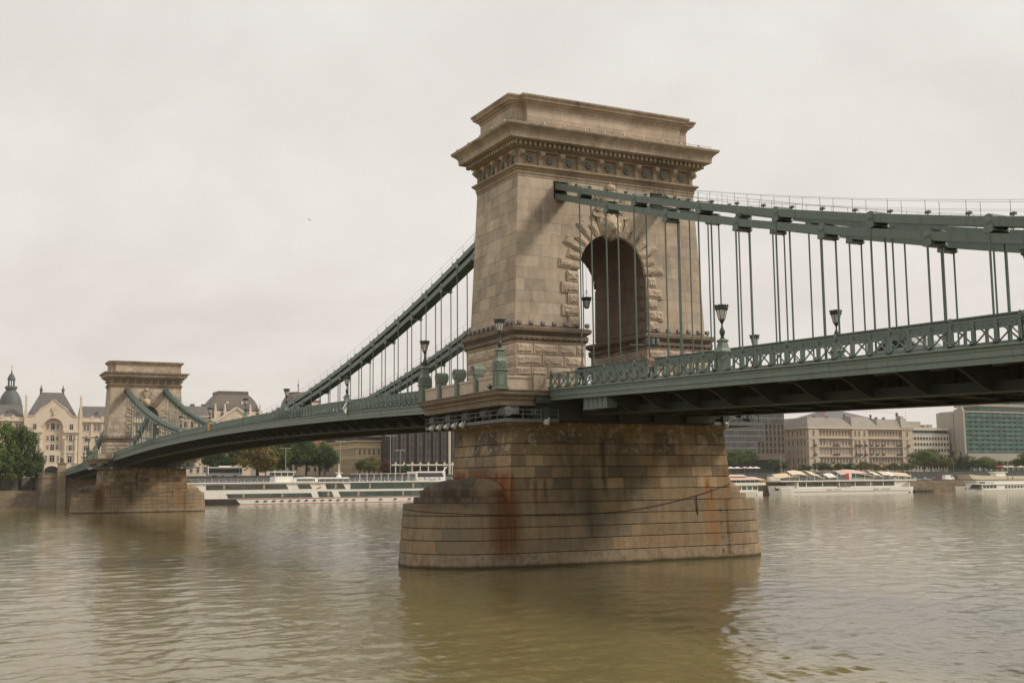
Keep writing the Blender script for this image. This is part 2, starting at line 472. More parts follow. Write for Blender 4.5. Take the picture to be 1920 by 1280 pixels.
M['lampglass'] = mk('frosted lantern glass', (0.62,0.62,0.58), 0.15, grain=(3,0.06), spec=0.6)
M['lampgrey'] = mk('floodlight housing', (0.16,0.15,0.14), 0.4, grain=(8,0.1), spec=0.5)
M['lampwhite'] = mk('white floodlight housing', (0.58,0.56,0.51), 0.4, grain=(8,0.06))
M['asphalt'] = mk('asphalt', (0.05,0.05,0.05), 0.9, grain=(1.5,0.15), bump=(40,0.004))
M['footway'] = mk('footway', (0.22,0.21,0.19), 0.9, grain=(1.5,0.15))
M['cable'] = mk('rusty cable', (0.035,0.028,0.022), 0.8)
M['carve'] = stone_mat('carved pale stone', [(0.50,0.41,0.30),(0.53,0.44,0.33)], mottled=0.3, streak=0.12, soot=0.45, bump=(9,0.04))

# ================================================================== stone blocks
def block(mb, f, u0, u1, v0, v1, d=0.05, gap=0.008, ch=0.02, nu=1, back=-0.05, gv=None, chu=None):
    """one chamfered block on the surface f(u, v, depth)"""
    gu = gap; gv = gap if gv is None else gv
    chu = ch if chu is None else chu
    def ring(dep, ins):
        ia = ins*chu/ch if ch else 0
        a0, a1, b0, b1 = u0+gu+ia, u1-gu-ia, v0+gv+ins, v1-gv-ins
        us = [a0+(a1-a0)*i/nu for i in range(nu+1)]
        return [f(u, b0, dep) for u in us]+[f(u, b1, dep) for u in reversed(us)]
    r0 = ring(back, 0); r1 = ring(d-ch, 0); r2 = ring(d, ch)
    n = len(r0)
    fs = []
    for k in range(2):
        for i in range(n):
            j = (i+1) % n
            fs.append((k*n+i, k*n+j, (k+1)*n+j, (k+1)*n+i))
    for i in range(nu):
        fs.append((2*n+i, 2*n+i+1, 2*n+(n-2-i), 2*n+(n-1-i)))
    mb.add(r0+r1+r2, fs)

def rough_block(mb, f, u0, u1, v0, v1, d=0.14, gap=0.022, frame=0.10, nu=9, nv=5, amp=0.055, rng=RNG):
    """rusticated block: a drafted margin round a hacked, raised field"""
    a0, a1, b0, b1 = u0+gap, u1-gap, v0+gap, v1-gap
    def ring(dep, ins):
        return [f(a0+ins, b0+ins, dep), f(a1-ins, b0+ins, dep), f(a1-ins, b1-ins, dep), f(a0+ins, b1-ins, dep)]
    r = [ring(-0.05, 0), ring(d-0.05, 0), ring(d-0.035, 0.012), ring(d-0.035, frame)]
    vs = sum(r, [])
    fs = [(k*4+i, k*4+(i+1)%4, (k+1)*4+(i+1)%4, (k+1)*4+i) for k in range(3) for i in range(4)]
    mb.add(vs, fs)
    g = []
    for j in range(nv+1):
        for i in range(nu+1):
            u = a0+frame+(a1-a0-2*frame)*i/nu; v = b0+frame+(b1-b0-2*frame)*j/nv
            edge = i in (0, nu) or j in (0, nv)
            dd = d-0.036 if edge else d+0.02+rng.uniform(0, amp)
            if not edge:
                u += rng.uniform(-.3,.3)*(a1-a0)/nu; v += rng.uniform(-.3,.3)*(b1-b0)/nv
            g.append(f(u, v, dd))
    w = nu+1
    mb.add(g, [(j*w+i, j*w+i+1, (j+1)*w+i+1, (j+1)*w+i) for j in range(nv) for i in range(nu)])

def split(a, b, lo, hi, rng, off=0.0):
    """cut a..b into pieces between lo and hi long"""
    out = [a]; x = a
    first = True
    while b-x > hi:
        st = rng.uniform(lo, hi)
        if first and off: st *= off
        first = False
        if b-(x+st) < lo*0.6: st = (b-x)/2
        x += st; out.append(x)
    out.append(b)
    return out

# tower measures (m): x = across the wall, y = width, local origin at river level
def s_hx(z): return 3.74-(z-17.0)*0.0270
def s_hy(z): return 8.27-(z-17.0)*0.0460
ARCH_A, ARCH_ZS = 2.95, 21.42            # half-opening, springing height
CZ = [17.05+i*(28.12-17.05)/13 for i in range(14)]

def build_tower(loc, label):
    rng = random.Random(21)
    T = thing('bridge_tower', label, 'bridge tower', loc, 0, 'stone towers of the chain bridge')

    # ---------------- river pier
    def pR(z): return 5.36-0.075*z
    def shaft_hx(z): return 5.36-0.075*z
    def shaft_hy(z): return 9.80-0.075*z
    YC = 9.95; YS = 9.20
    def stad(s, z, d):
        """s runs round the boat-shaped plan: west face north->south, south end, east face, north end"""
        R = pR(z)
        L1 = YC+YS; L2 = pi*5.3
        if s < L1: return (-(R+d), YC-s, z)
        s -= L1
        if s < L2:
            t = s/L2*pi
            return (-(R+d)*cos(t), -YS-(R+d)*sin(t), z)
        s -= L2
        if s < L1: return ((R+d), -YS+s, z)
        s -= L1
        t = s/L2*pi
        return ((R+d)*cos(t), YC+(R+d)*sin(t), z)
    L1, L2 = YC+YS, pi*5.3
    core = MB()
    seg = [(L1*i/8) for i in range(8)]+[L1+L2*i/16 for i in range(16)]+[L1+L2+L1*i/8 for i in range(8)]+[2*L1+L2+L2*i/16 for i in range(16)]
    rings = [[stad(s, z, dz) for s in seg] for z, dz in ((-2.0, 0.1), (0.0, -0.05), (4.40, -0.05))]
    n = len(seg)
    vs = sum(rings, [])
    core.add(vs, [(k*n+(i+1)%n, k*n+i, (k+1)*n+i, (k+1)*n+(i+1)%n) for k in range(2) for i in range(n)]+[tuple(range(2*n, 3*n))])
    for a, b in ((4.3, 9.4),):
        core.add([(-shaft_hx(z)+.05 if i in (0,3) else shaft_hx(z)-.05, -shaft_hy(z)+.05 if i in (0,1) else shaft_hy(z)-.05, z) for z in (a,b) for i in range(4)],
                 [(3,2,1,0),(4,5,6,7),(0,1,5,4),(1,2,6,5),(2,3,7,6),(3,0,4,7)])
    pier = core.build('pier', M['joint'], T)
    zc = [-0.9, 0.99, 1.89, 2.73, 3.57, 4.42]
    hidden = MB()
    for k in range(5):
        cuts = split(0, L1, 2.2, 4.2, rng)
        cuts = [c for c in cuts]
        for a, b in zip(cuts[:-1], cuts[1:]):
            mb = MB(); block(mb, stad, a, b, zc[k], zc[k+1], 0.03+rng.uniform(-.012,.012), 0.002, 0.03, gv=0.022, chu=0.004)
            if k: pass
            mb.build('stone', M['pier'], pier)
        for base in (L1, 2*L1+L2):
            cuts = split(base, base+L2, 2.0, 3.4, rng)
            cuts[0] = base
            for a, b in zip(cuts[:-1], cuts[1:]):
                mb = MB(); block(mb, stad, a, min(b, 2*L1+2*L2-1e-4), zc[k], zc[k+1], 0.03, 0.002, 0.03, nu=4, gv=0.022, chu=0.004)
                mb.build('stone', M['pier'], pier, smooth=False)
        for a, b in zip(split(L1+L2, 2*L1+L2, 2.4, 3.4, rng)[:-1], split(L1+L2, 2*L1+L2, 2.4, 3.4, random.Random(5))[1:]):
            pass
        cuts = split(L1+L2+0.0001, 2*L1+L2-0.0001, 2.4, 3.4, rng)
        for a, b in zip(cuts[:-1], cuts[1:]): block(hidden, stad, a, b, zc[k], zc[k+1], 0.03, 0.002, 0.03, gv=0.022, chu=0.004)
    zu = [4.42, 5.30, 6.11, 6.92, 7.73, 8.52, 9.38]
    fW = lambda u, z, d: (-(shaft_hx(z)+d), u*(shaft_hy(z)+0.03)/10.0, z)
    fE = lambda u, z, d: ((shaft_hx(z)+d), u*(shaft_hy(z)+0.03)/10.0, z)
    fN = lambda u, z, d: (u*shaft_hx(z)/5.0, shaft_hy(z)+d, z)
    fS = lambda u, z, d: (u*shaft_hx(z)/5.0, -(shaft_hy(z)+d), z)
    for k in range(6):
        cuts = split(-10, 10, 1.3, 2.3, rng)
        for a, b in zip(cuts[:-1], cuts[1:]):
            mb = MB(); block(mb, fW, a, b, zu[k], zu[k+1], 0.03+rng.uniform(-.015,.015), 0.002, 0.03, gv=0.022, chu=0.004); mb.build('stone', M['pier_up'] if k > 0 else M['pier'], pier)
        cuts = split(-10, 10, 2.3, 3.3, rng)
        for a, b in zip(cuts[:-1], cuts[1:]): block(hidden, fE, a, b, zu[k], zu[k+1], 0.03, 0.002, 0.03, gv=0.022, chu=0.004)
        cuts = split(-5, 5, 1.2, 2.4, rng)
        for a, b in zip(cuts[:-1], cuts[1:]):
            mb = MB(); block(mb, fN, a, b, zu[k], zu[k+1], 0.03, 0.002, 0.03, gv=0.022, chu=0.004); mb.build('stone', M['pier_up'] if k > 0 else M['pier'], pier)
        for a, b in zip(cuts[:-1], cuts[1:]): block(hidden, fS, a, b, zu[k], zu[k+1], 0.03, 0.002, 0.03, gv=0.022, chu=0.004)
    tag(hidden.build('rear_stones', M['pier'], pier), kind='stuff')
    # stepped and domed caps over the cutwaters
    for sy in (1, -1):
        for R, za, zb in ((4.62, 4.42, 4.83), (4.15, 4.83, 5.34)):
            def fc(u, z, d, R=R, sy=sy):
                t = u/10.0*pi
                return (-(R+d)*cos(t), sy*((YC if sy > 0 else YS)-0.25+(R+d)*sin(t)*0.98), z)
            cuts = [0, 1.6, 3.4, 5.0, 6.6, 8.4, 10]
            for a, b in zip(cuts[:-1], cuts[1:]):
                mb = MB(); block(mb, fc, a, b, za, zb, 0.0, 0.004, 0.02, nu=3, back=-0.6); mb.build('cap_stone', M['pier'], pier)
        lid = MB()
        for R, z in ((5.0, 4.41), (4.6, 4.825), (4.12, 5.335)):
            pts = [(-R*cos(pi*i/16), sy*((YC if sy > 0 else YS)-0.25+R*sin(pi*i/16)*0.98), z) for i in range(17)]
            lid.add(pts, [tuple(range(17))])
        yc_ = YC if sy > 0 else YS
        for R, za, zb in ((4.98, 4.2, 4.405), (4.58, 4.4, 4.82), (4.10, 4.8, 5.33), (3.9, 5.3, 5.5)):
            lid.box(-R, R, *sorted((sy*(yc_-1.2), sy*(yc_-0.22))), za, zb)
        lid.build('cap_ledge', M['pier'], pier)
        # domed slabs
        prof = [(4.05,5.34),(3.95,5.48),(3.55,5.72),(2.9,5.92),(2.1,6.06),(1.2,6.12),(0.4,6.14)]
        cuts = [0, 1.7, 3.5, 5.0, 6.5, 8.3, 10]
        for a, b in zip(cuts[:-1], cuts[1:]):
            mb = MB(); g = []
            nu = 4
            for r, z in prof:
                for i in range(nu+1):
                    t = (a+0.03+(b-a-0.06)*i/nu)/10*pi
                    g.append((-r*cos(t), sy*((YC if sy > 0 else YS)-0.45+r*sin(t)), z))
            mb.add(g, [(j*(nu+1)+i, j*(nu+1)+i+1, (j+1)*(nu+1)+i+1, (j+1)*(nu+1)+i) for j in range(len(prof)-1) for i in range(nu)])
            mb.build('dome_slab', M['pier'], pier, smooth=True)
        rb = MB(); g = []
        for r, z in prof:
            for i in range(25):
                t = i/24*pi; g.append((-(r-.05)*cos(t), sy*((YC if sy > 0 else YS)-0.45+(r-.05)*sin(t)), z-.05))
        rb.add(g, [(j*25+i, j*25+i+1, (j+1)*25+i+1, (j+1)*25+i) for j in range(len(prof)-1) for i in range(24)])
        rb.build('dome_core', M['joint_pale'], pier)
    rect = lambda hx, hy, cx=0, cy=0: [(cx-hx,cy-hy),(cx+hx,cy-hy),(cx+hx,cy+hy),(cx-hx,cy+hy)]
    cap = MB()
    cap.sweep(rect(4.62, 9.08), [(0,9.36),(0.04,9.36),(0.06,9.62),(0.14,9.70),(0.26,9.76),(0.30,9.80),(0.30,10.0),(-0.3,10.02)])
    cap.build('pier_cornice', M['pier'], T)
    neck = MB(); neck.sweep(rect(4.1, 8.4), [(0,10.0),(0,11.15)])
    neck.build('bearing_block', M['black'], T)  # filler block, coloured black as the shade below the platform
    bg_ = MB()
    for sx in (-1, 1):
        for x in (4.35, 5.3, 6.3): bg_.box(*sorted((sx*x, sx*(x+0.35))), -8.2, 8.2, 10.05, 11.2)
        for y in (-7.6,-4.3,-1.5,1.5,4.3,7.6): bg_.box(*sorted((sx*4.12, sx*7.05)), y-0.25, y+0.25, 10.02, 10.9)
        bg_.box(*sorted((sx*4.12, sx*7.05)), -8.4, 8.4, 11.2, 11.6)
    bg_.build('bearing_girders', M['green_shade'], T)
    # water gauge cut into the west face
    gm = MB()
    for i in range(64):
        z = 0.35+i*0.1
        if z > 8.6: break
        ln = 0.55 if i % 10 == 0 else (0.38 if i % 5 == 0 else 0.24)
        x = -(shaft_hx(z)+0.034)
        y0 = -8.75-(0.0)
        gm.box(x-0.004, x+0.02, y0-ln, y0, z-0.014, z+0.014)
    gm.build('water_gauge', M['cable'], T)
    for i, ch in enumerate(('5','6','7','8','9','10','11')):
        z = 0.62+i*1.0
        t = text_mesh(ch, 0.42)
        obj('gauge_numeral', t, T, (-(shaft_hx(z)+0.04), -8.28+0.0, z-0.15), (radians(90-4.3), 0, radians(-90)))
    # sagging mooring cable round the pier
    cb = MB()
    pts = []
    for i in range(31):
        s = -9.0+(28.3)*i/30
        t = i/30
        z = 4.05-0.55*sin(min(1,t*1.9)*pi/2)+ (0.0 if t < 0.5 else (t-0.5)**2*8.2)
        p = stad(s if s >= 0 else 2*L1+2*L2+s-1e-4, z, 0.07)
        pts.append(p)
    cb.path(pts, 0.022, 5)
    cb.build('mooring_cable', M['cable'], T)
    cb = MB(); cb.tube((-(pR(4)+0.1), -6.15, 3.3), (-(pR(4.6)+0.1), -6.1, 4.75), 0.035, 6)
    cb.build('mooring_bar', M['cable'], T)

    # ---------------- rusticated base of the two legs
    BI = 2.80                                   # inner face of the legs below the band
    for sy in (1, -1):
        cy = sy*(BI+8.38)/2; hy = (8.38-BI)/2; hx = 4.02
        b = MB(); b.sweep(rect(hx, hy, 0, cy), [(0,12.0),(0,16.02)])
        base = b.build('leg_base', M['joint_pale'], T)
        y_in, y_out = sy*BI, sy*8.38
        zz = [12.08, 13.24, 14.06, 14.90, 15.72]
        for k in range(4):
            offs = 0.55 if k % 2 else 1.0
            lo, hi = min(y_in,y_out), max(y_in,y_out)
            for sx in (-1, 1):
                f = lambda u, z, d, sx=sx: (sx*(hx+d), u, z)
                cuts = split(lo-0.13, hi+0.13, 1.25, 2.2, rng, offs)
                acc = None if sx < 0 else MB()
                for a, bb in zip(cuts[:-1], cuts[1:]):
                    if sx < 0:
                        mb = MB(); rough_block(mb, f, a, bb, zz[k], zz[k+1], 0.15, rng=rng); mb.build('rusticated_block', M['rustic'], base)
                    else: block(acc, f, a, bb, zz[k], zz[k+1], 0.13)
                if acc: tag(acc.build('rear_blocks', M['rustic'], base), kind='stuff')
            for yy, dirn in ((y_out, sy), (y_in, -sy)):
                f = lambda u, z, d, yy=yy, dirn=dirn: (u, yy+dirn*d, z)
                cuts = split(-hx, hx, 1.2, 2.0, rng, offs)
                show = dirn > 0
                acc = MB()
                for a, bb in zip(cuts[:-1], cuts[1:]):
                    if show:
                        mb = MB(); rough_block(mb, f, a, bb, zz[k], zz[k+1], 0.13, rng=rng); mb.build('rusticated_block', M['rustic'], base)
                    else: block(acc, f, a, bb, zz[k], zz[k+1], 0.13)
                if acc.v: tag(acc.build('rear_blocks', M['rustic'], base), kind='stuff')
        mo = MB()
        mo.sweep(rect(hx+0.1, hy+0.1, 0, cy), [(-0.05,15.73),(0.03,15.73),(0.05,15.86),(0.0,15.90)], True, True)
        mo.build('string_course', M['trim'], base)
        co = MB()
        co.sweep(rect(hx, hy, 0, cy), [(0.0,16.30),(0.18,16.34),(0.22,16.42),(0.36,16.50),(0.44,16.58),(0.46,16.80),(0.40,16.86),(-0.35,17.04)])
        co.build('base_cornice', M['darktrim'], T)
        # carved leaf torus under the cornice
        tor = MB(); rt_ = 0.20
        corners = [Vector((-hx,cy-hy,16.1)),Vector((hx,cy-hy,16.1)),Vector((hx,cy+hy,16.1)),Vector((-hx,cy+hy,16.1))]
        for i in range(4):
            p, q = corners[i], corners[(i+1)%4]
            d = (q-p).normalized(); o = Vector((d.y,-d.x,0))
            p = p-d*0.27; q = q+d*0.27
            L = (q-p).length; ns = int(L/0.13)
            vs = []
            for k in range(ns+1):
                c = p+d*(L*k/ns)+o*(0.0)
                for a in range(9):
                    t = -0.15+a/8*(pi+0.3)-pi/2
                    r = rt_*(1+0.30*sin(k*1.9+a*1.2)*abs(sin(a*0.8+0.3))) 
                    vs.append(tuple(c+o*(0.08+cos(t)*r)+Vector((0,0,sin(t)*r))))
            tor.add(vs, [(k*9+a,(k+1)*9+a,(k+1)*9+a+1,k*9+a+1) for k in range(ns) for a in range(8)])
        tor.build('leaf_moulding', M['darktrim'], T, smooth=True)

    # ---------------- shaft with the arch
    z0, z1 = 17.0, 28.15
    prof = [(-s_hy(z0), z0), (-ARCH_A, z0)]
    prof += [(-ARCH_A*cos(pi*i/24), ARCH_ZS+ARCH_A*sin(pi*i/24)) for i in range(25)]
    prof += [(ARCH_A, z0), (s_hy(z0), z0), (s_hy(z1), z1), (-s_hy(z1), z1)]
    sh = MB(); n = len(prof)
    sh.add([(-s_hx(z), y, z) for y, z in prof]+[(s_hx(z), y, z) for y, z in prof],
           [tuple(range(n)), tuple(range(2*n-1, n-1, -1))]+[(i, n+i, n+(i+1)%n, (i+1)%n) for i in range(n)])
    shaft = sh.build('shaft', M['joint_pale'], T)
    gW = lambda u, z, d: (-(s_hx(z)+d), u*(s_hy(z)+0.05)/8.2, z)
    gE = lambda u, z, d: ((s_hx(z)+d), u*(s_hy(z)+0.05)/8.2, z)
    gN = lambda u, z, d: (u*s_hx(z)/3.7, s_hy(z)+d, z)
    gS = lambda u, z, d: (u*s_hx(z)/3.7, -(s_hy(z)+d), z)
    fl = lambda x, yl, yy: None
    rear = MB()
    for k in range(13):
        a, b = CZ[k], CZ[k+1]
        zm = (a+b)/2; sc = 8.2/(s_hy(zm)+0.05)
        if b <= ARCH_ZS+0.3:
            L = (1.5 if k % 2 else 1.0)
            lim = ARCH_A+L
            for sy in (-1, 1):
                lo, hi = sorted((sy*ARCH_A, sy*lim))
                fq = lambda u, z, d: (-(s_hx(z)+d), u, z)
                mb = MB(); rough_block(mb, fq, lo, hi, a, b, 0.20, 0.020, 0.08, 8, 5, 0.07, rng)
                mb.build('quoin', M['rustic'], shaft)
                fq2 = lambda u, z, d: ((s_hx(z)+d), u, z)
                block(rear, fq2, lo, hi, a, b, 0.2, 0.015)
        else:
            h = max(a, ARCH_ZS)-ARCH_ZS
            lim = sqrt(3.55**2-h*h) if h < 3.55 else 0.0
        for fn, vis in ((gW, True), (gE, False)):
            parts = [(-8.2, -lim*sc), (lim*sc, 8.2)] if lim > 0 else [(-8.2, 8.2)]
            for p, q in parts:
                cuts = split(p, q, 1.0, 2.1, rng)
                for u, w in zip(cuts[:-1], cuts[1:]):
                    if vis:
                        mb = MB(); block(mb, fn, u, w, a, b, 0.05+rng.uniform(-.006,.006), 0.003, 0.008); mb.build('ashlar_block', M['ashlar'], shaft)
                    else: block(rear, fn, u, w, a, b, 0.05, 0.003, 0.008)
        for fn, vis in ((gN, True), (gS, False)):
            cuts = split(-3.7, 3.7, 0.9, 1.9, rng)
            for u, w in zip(cuts[:-1], cuts[1:]):
                if vis:
                    mb = MB(); block(mb, fn, u, w, a, b, 0.05+rng.uniform(-.012,.012), 0.004, 0.012); mb.build('ashlar_block', M['ashlar'], shaft)
                else: block(rear, fn, u, w, a, b, 0.05, 0.003, 0.008)
    # jambs and barrel of the passage
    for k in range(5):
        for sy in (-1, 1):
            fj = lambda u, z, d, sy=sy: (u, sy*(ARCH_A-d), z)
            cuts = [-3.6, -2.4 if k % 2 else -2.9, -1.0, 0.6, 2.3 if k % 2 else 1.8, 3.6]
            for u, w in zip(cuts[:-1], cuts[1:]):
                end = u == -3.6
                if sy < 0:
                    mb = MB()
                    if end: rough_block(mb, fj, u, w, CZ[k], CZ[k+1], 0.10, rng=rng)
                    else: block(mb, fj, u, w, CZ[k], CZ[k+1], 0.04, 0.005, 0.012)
                    mb.build('jamb_block', M['soot_shade'], shaft)
                else: block(rear, fj, u, w, CZ[k], CZ[k+1], 0.04, 0.005, 0.012)
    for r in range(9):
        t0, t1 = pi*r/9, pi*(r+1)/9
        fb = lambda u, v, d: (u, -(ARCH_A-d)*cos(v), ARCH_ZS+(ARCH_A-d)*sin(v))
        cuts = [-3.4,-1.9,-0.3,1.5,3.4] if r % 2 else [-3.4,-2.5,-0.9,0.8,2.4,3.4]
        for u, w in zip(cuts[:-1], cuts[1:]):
            mb = MB(); block(mb, fb, u, w, t0, t1, 0.04, 0.004, 0.01); mb.build('barrel_block', M['soot_shade'], shaft)
    # voussoirs: alternating long and short rays
    NV = 15
    for i in range(NV):
        if i == NV//2: continue
        t0, t1 = pi*i/NV, pi*(i+1)/NV
        R = 4.62 if i % 2 == 0 else 4.0
        for sx in (-1, 1):
            fv = lambda u, v, d, sx=sx: (sx*(s_hx(ARCH_ZS+v*sin(u))+d), -v*cos(u), ARCH_ZS+v*sin(u))
            # wedge in (angle, radius); keep it from flaring too far
            def fw2(u, v, d, fv=fv, t0=t0, t1=t1):
                tm = (t0+t1)/2
                k = 2.95/v
                return fv(tm+(u-tm)*(0.35+0.65*k), v, d)
            if sx < 0:
                mb = MB()
                vv = [(t0+0.004, 2.86), ]
                a0, a1, b0, b1 = t0+0.006, t1-0.006, 2.86, R
                rings = []
                for dep, ins in ((-0.05,0),(0.13,0),(0.16,0.25),(0.11,0.3),(0.11,0.34),(0.20,0.42)):
                    ia = ins*(t1-t0)*0.42/0.42*0.5; ib = ins*0.32
                    rings.append([fw2(a0+ia,b0+ib*0.3,dep), fw2(a1-ia,b0+ib*0.3,dep), fw2(a1-ia,b1-ib,dep), fw2(a0+ia,b1-ib,dep)])
                mb.add(sum(rings, []), [(k*4+j, k*4+(j+1)%4, (k+1)*4+(j+1)%4, (k+1)*4+j) for k in range(len(rings)-1) for j in range(4)])
                ia = 0.42*(t1-t0)*0.5; g = []
                nu, nv = 3, 7
                for q in range(nv+1):
                    for p in range(nu+1):
                        e = p in (0,nu) or q in (0,nv)
                        g.append(fw2(a0+ia+(a1-a0-2*ia)*p/nu, b0+0.04+(b1-b0-0.04-0.134)*q/nv, 0.20 if e else 0.20+rng.uniform(0,.07)))
                mb.add(g, [(q*(nu+1)+p, q*(nu+1)+p+1, (q+1)*(nu+1)+p+1, (q+1)*(nu+1)+p) for q in range(nv) for p in range(nu)])
                mb.build('voussoir', M['rustic'], shaft)
            else: block(rear, fw2, t0, t1, 2.86, R, 0.18, 0.006)
    tag(rear.build('rear_ashlar', M['ashlar'], shaft), kind='stuff')
    # black boxes painting the shade of the mouths where the chains enter the wall
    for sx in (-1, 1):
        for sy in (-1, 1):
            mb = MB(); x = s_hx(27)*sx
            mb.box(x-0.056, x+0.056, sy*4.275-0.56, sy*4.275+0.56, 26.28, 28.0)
            mb.build('slot_shade', M['black'], shaft)
    # keystone lion and coat of arms, both sides
    zk = ARCH_ZS+ARCH_A
    for sx in (-1, 1):
        x = sx*(s_hx(25)+0.05)
        ln = lion_head_mesh()
        lh = obj('lion_head_keystone', ln, shaft, (x, 0, zk+0.55), (0, 0, 0 if sx > 0 else pi), (1.15, 1.15, 1.15))
        arms(shaft, sx*(s_hx(26.4)+0.05), sx, zk+1.35)

    # ---------------- entablature
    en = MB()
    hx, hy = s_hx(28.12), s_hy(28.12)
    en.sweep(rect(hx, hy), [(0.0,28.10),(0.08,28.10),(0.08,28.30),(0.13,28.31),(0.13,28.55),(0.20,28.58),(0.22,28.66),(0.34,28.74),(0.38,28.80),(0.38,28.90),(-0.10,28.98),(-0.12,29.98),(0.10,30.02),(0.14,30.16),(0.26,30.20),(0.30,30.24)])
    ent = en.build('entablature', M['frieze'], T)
    co = MB()
    co.sweep(rect(hx, hy), [(0.30,30.24),(0.46,30.26),(0.46,30.58),(0.98,30.60),(1.02,30.66),(1.14,30.66),(1.16,31.06),(1.20,31.10),(1.24,31.18),(1.40,31.34),(1.54,31.44),(1.60,31.52),(1.62,31.66),(1.55,31.68),(0.0,31.80)])
    co.build('cornice', M['trim'], T)
    dn = MB()
    for sx, sy, L, ax in ((-1,0,hy,'y'),(1,0,hy,'y'),(0,1,hx,'x'),(0,-1,hx,'x')):
        ln = L+0.72; nd = int(2*ln/0.40); st = 2*ln/nd
        for i in range(nd):
            c = -ln+st*(i+0.5)
            if ax == 'y': dn.box(*sorted((sx*(hx+0.44), sx*(hx+0.74))), c-0.115, c+0.115, 30.28, 30.57)
            else: dn.box(c-0.115, c+0.115, *sorted((sy*(hy+0.44), sy*(hy+0.74))), 30.28, 30.57)
    tag(dn.build('dentil_band', M['trim'], T), kind='stuff')
    # scroll brackets and rosettes of the frieze
    bm_ = MB()
    pr = [(0,0),(0.16,0.0),(0.20,0.10),(0.16,0.22),(0.18,0.5),(0.28,0.60),(0.46,0.66),(0.58,0.76),(0.62,0.88),(0.58,1.0),(0.50,1.06),(0.0,1.06)]
    bm_.prism([(p, q) for p, q in pr], 'y', -0.17, 0.17)
    bm_.box(0.0, 0.215, -0.12, 0.12, 0.16, 0.5)
    bm_.lathe([(0.0,-0.20),(0.13,-0.20),(0.13,0.20),(0.0,0.20)], 10, (0.47,0,0.90), 'y'); bm_.lathe([(0.0,-0.20),(0.08,-0.20),(0.08,0.20),(0.0,0.20)], 8, (0.24,0,0.66), 'y')
    bme = bm_.mesh('bracket', M['trim'])
    rm = MB()
    rm.lathe([(0.31,0.0),(0.31,0.05),(0.28,0.08),(0.25,0.03)], 18, (0,0,0), 'x')
    for i in range(8):
        t = 2*pi*i/8
        rm.lathe([(0.06,0.0),(0.095,0.08),(0.085,0.15),(0.03,0.19),(0.0,0.195)], 7, (0,0.185*cos(t),0.185*sin(t)), 'x')
    rm.lathe([(0.07,0.02),(0.10,0.12),(0.06,0.22),(0.0,0.24)], 8, (0,0,0), 'x')
    rme = rm.mesh('rosette', M['bronze'], smooth=True)
    def ring_items(L, nn):
        return [(-L+2*L*i/(nn-1)) for i in range(nn)]
    for face, L, nn in (('W',hy-0.17,10),('E',hy-0.17,10),('N',hx-0.22,5),('S',hx-0.22,5)):
        ps = ring_items(L, nn)
        for i, c in enumerate(ps):
            rot = {'W': pi, 'E': 0, 'N': pi/2, 'S': -pi/2}[face]
            l = {'W': (-(hx-0.10), c, 28.95), 'E': (hx-0.10, c, 28.95), 'N': (c, hy-0.10, 28.95), 'S': (c, -(hy-0.10), 28.95)}[face]
            obj('bracket', bme, ent, l, (0,0,rot))
            if i < nn-1:
                m = (c+ps[i+1])/2
                l = {'W': (-(hx-0.10), m, 29.5), 'E': (hx-0.10, m, 29.5), 'N': (m, hy-0.10, 29.5), 'S': (m, -(hy-0.10), 29.5)}[face]
                obj('rosette', rme, ent, l, (0,0,rot))

    # ---------------- attic
    AX, AY, PX, PY = 2.72, 7.82, 3.22, 6.85
    poly = [(-AX,-AY),(AX,-AY),(AX,-PY),(PX,-PY),(PX,PY),(AX,PY),(AX,AY),(-AX,AY),(-AX,PY),(-PX,PY),(-PX,-PY),(-AX,-PY)]
    at = MB(); at.sweep(poly, [(0.10,31.66),(0.10,31.92),(0.0,31.98),(0.0,33.52)])
    att = at.build('attic', M['joint_pale'], T)
    # facing slabs of the attic
    edges = [(poly[i], poly[(i+1)%len(poly)]) for i in range(len(poly))]
    for p, q in edges:
        p = Vector(p); q = Vector(q); d = (q-p); L = d.length; d.normalize(); o = Vector((d.y,-d.x))
        fa = lambda u, z, dd, p=p, d=d, o=o: (p.x+d.x*u+o.x*dd, p.y+d.y*u+o.y*dd, z)
        vis = o.x < -0.5 or o.y > 0.5
        zr = [31.98, 32.75, 33.5]
        for k in range(2):
            cuts = split(0, L, 1.6, 3.2, rng) if L > 2 else [0, L]
            for a, b in zip(cuts[:-1], cuts[1:]):
                mb = MB(); block(mb, fa, a-0.0, b+0.0, zr[k], zr[k+1], 0.03, 0.003, 0.006); mb.build('attic_slab', M['ashlar'], att)
    ac = MB(); ac.sweep(poly, [(0.0,33.48),(0.07,33.50),(0.09,33.62),(0.16,33.70),(0.26,33.74),(0.30,33.84),(0.46,33.90),(0.48,34.02),(0.56,34.14),(0.60,34.18),(0.60,34.30),(-0.4,34.42)])
    ac.build('attic_cornice', M['trim'], T)
    return T

# ---------------- small sculpted pieces used by the towers
def text_mesh(s, size, align='CENTER', mat=None):
    cu = bpy.data.curves.new('lettering', 'FONT')
    cu.body = s; cu.size = size; cu.align_x = align; cu.extrude = 0.004
    o = bpy.data.objects.new('lettering', cu); COL.objects.link(o)
    dg = bpy.context.evaluated_depsgraph_get()
    me = bpy.data.meshes.new_from_object(o.evaluated_get(dg))
    bpy.data.objects.remove(o)
    me.materials.clear(); me.materials.append(mat or M['cable'])
    return me

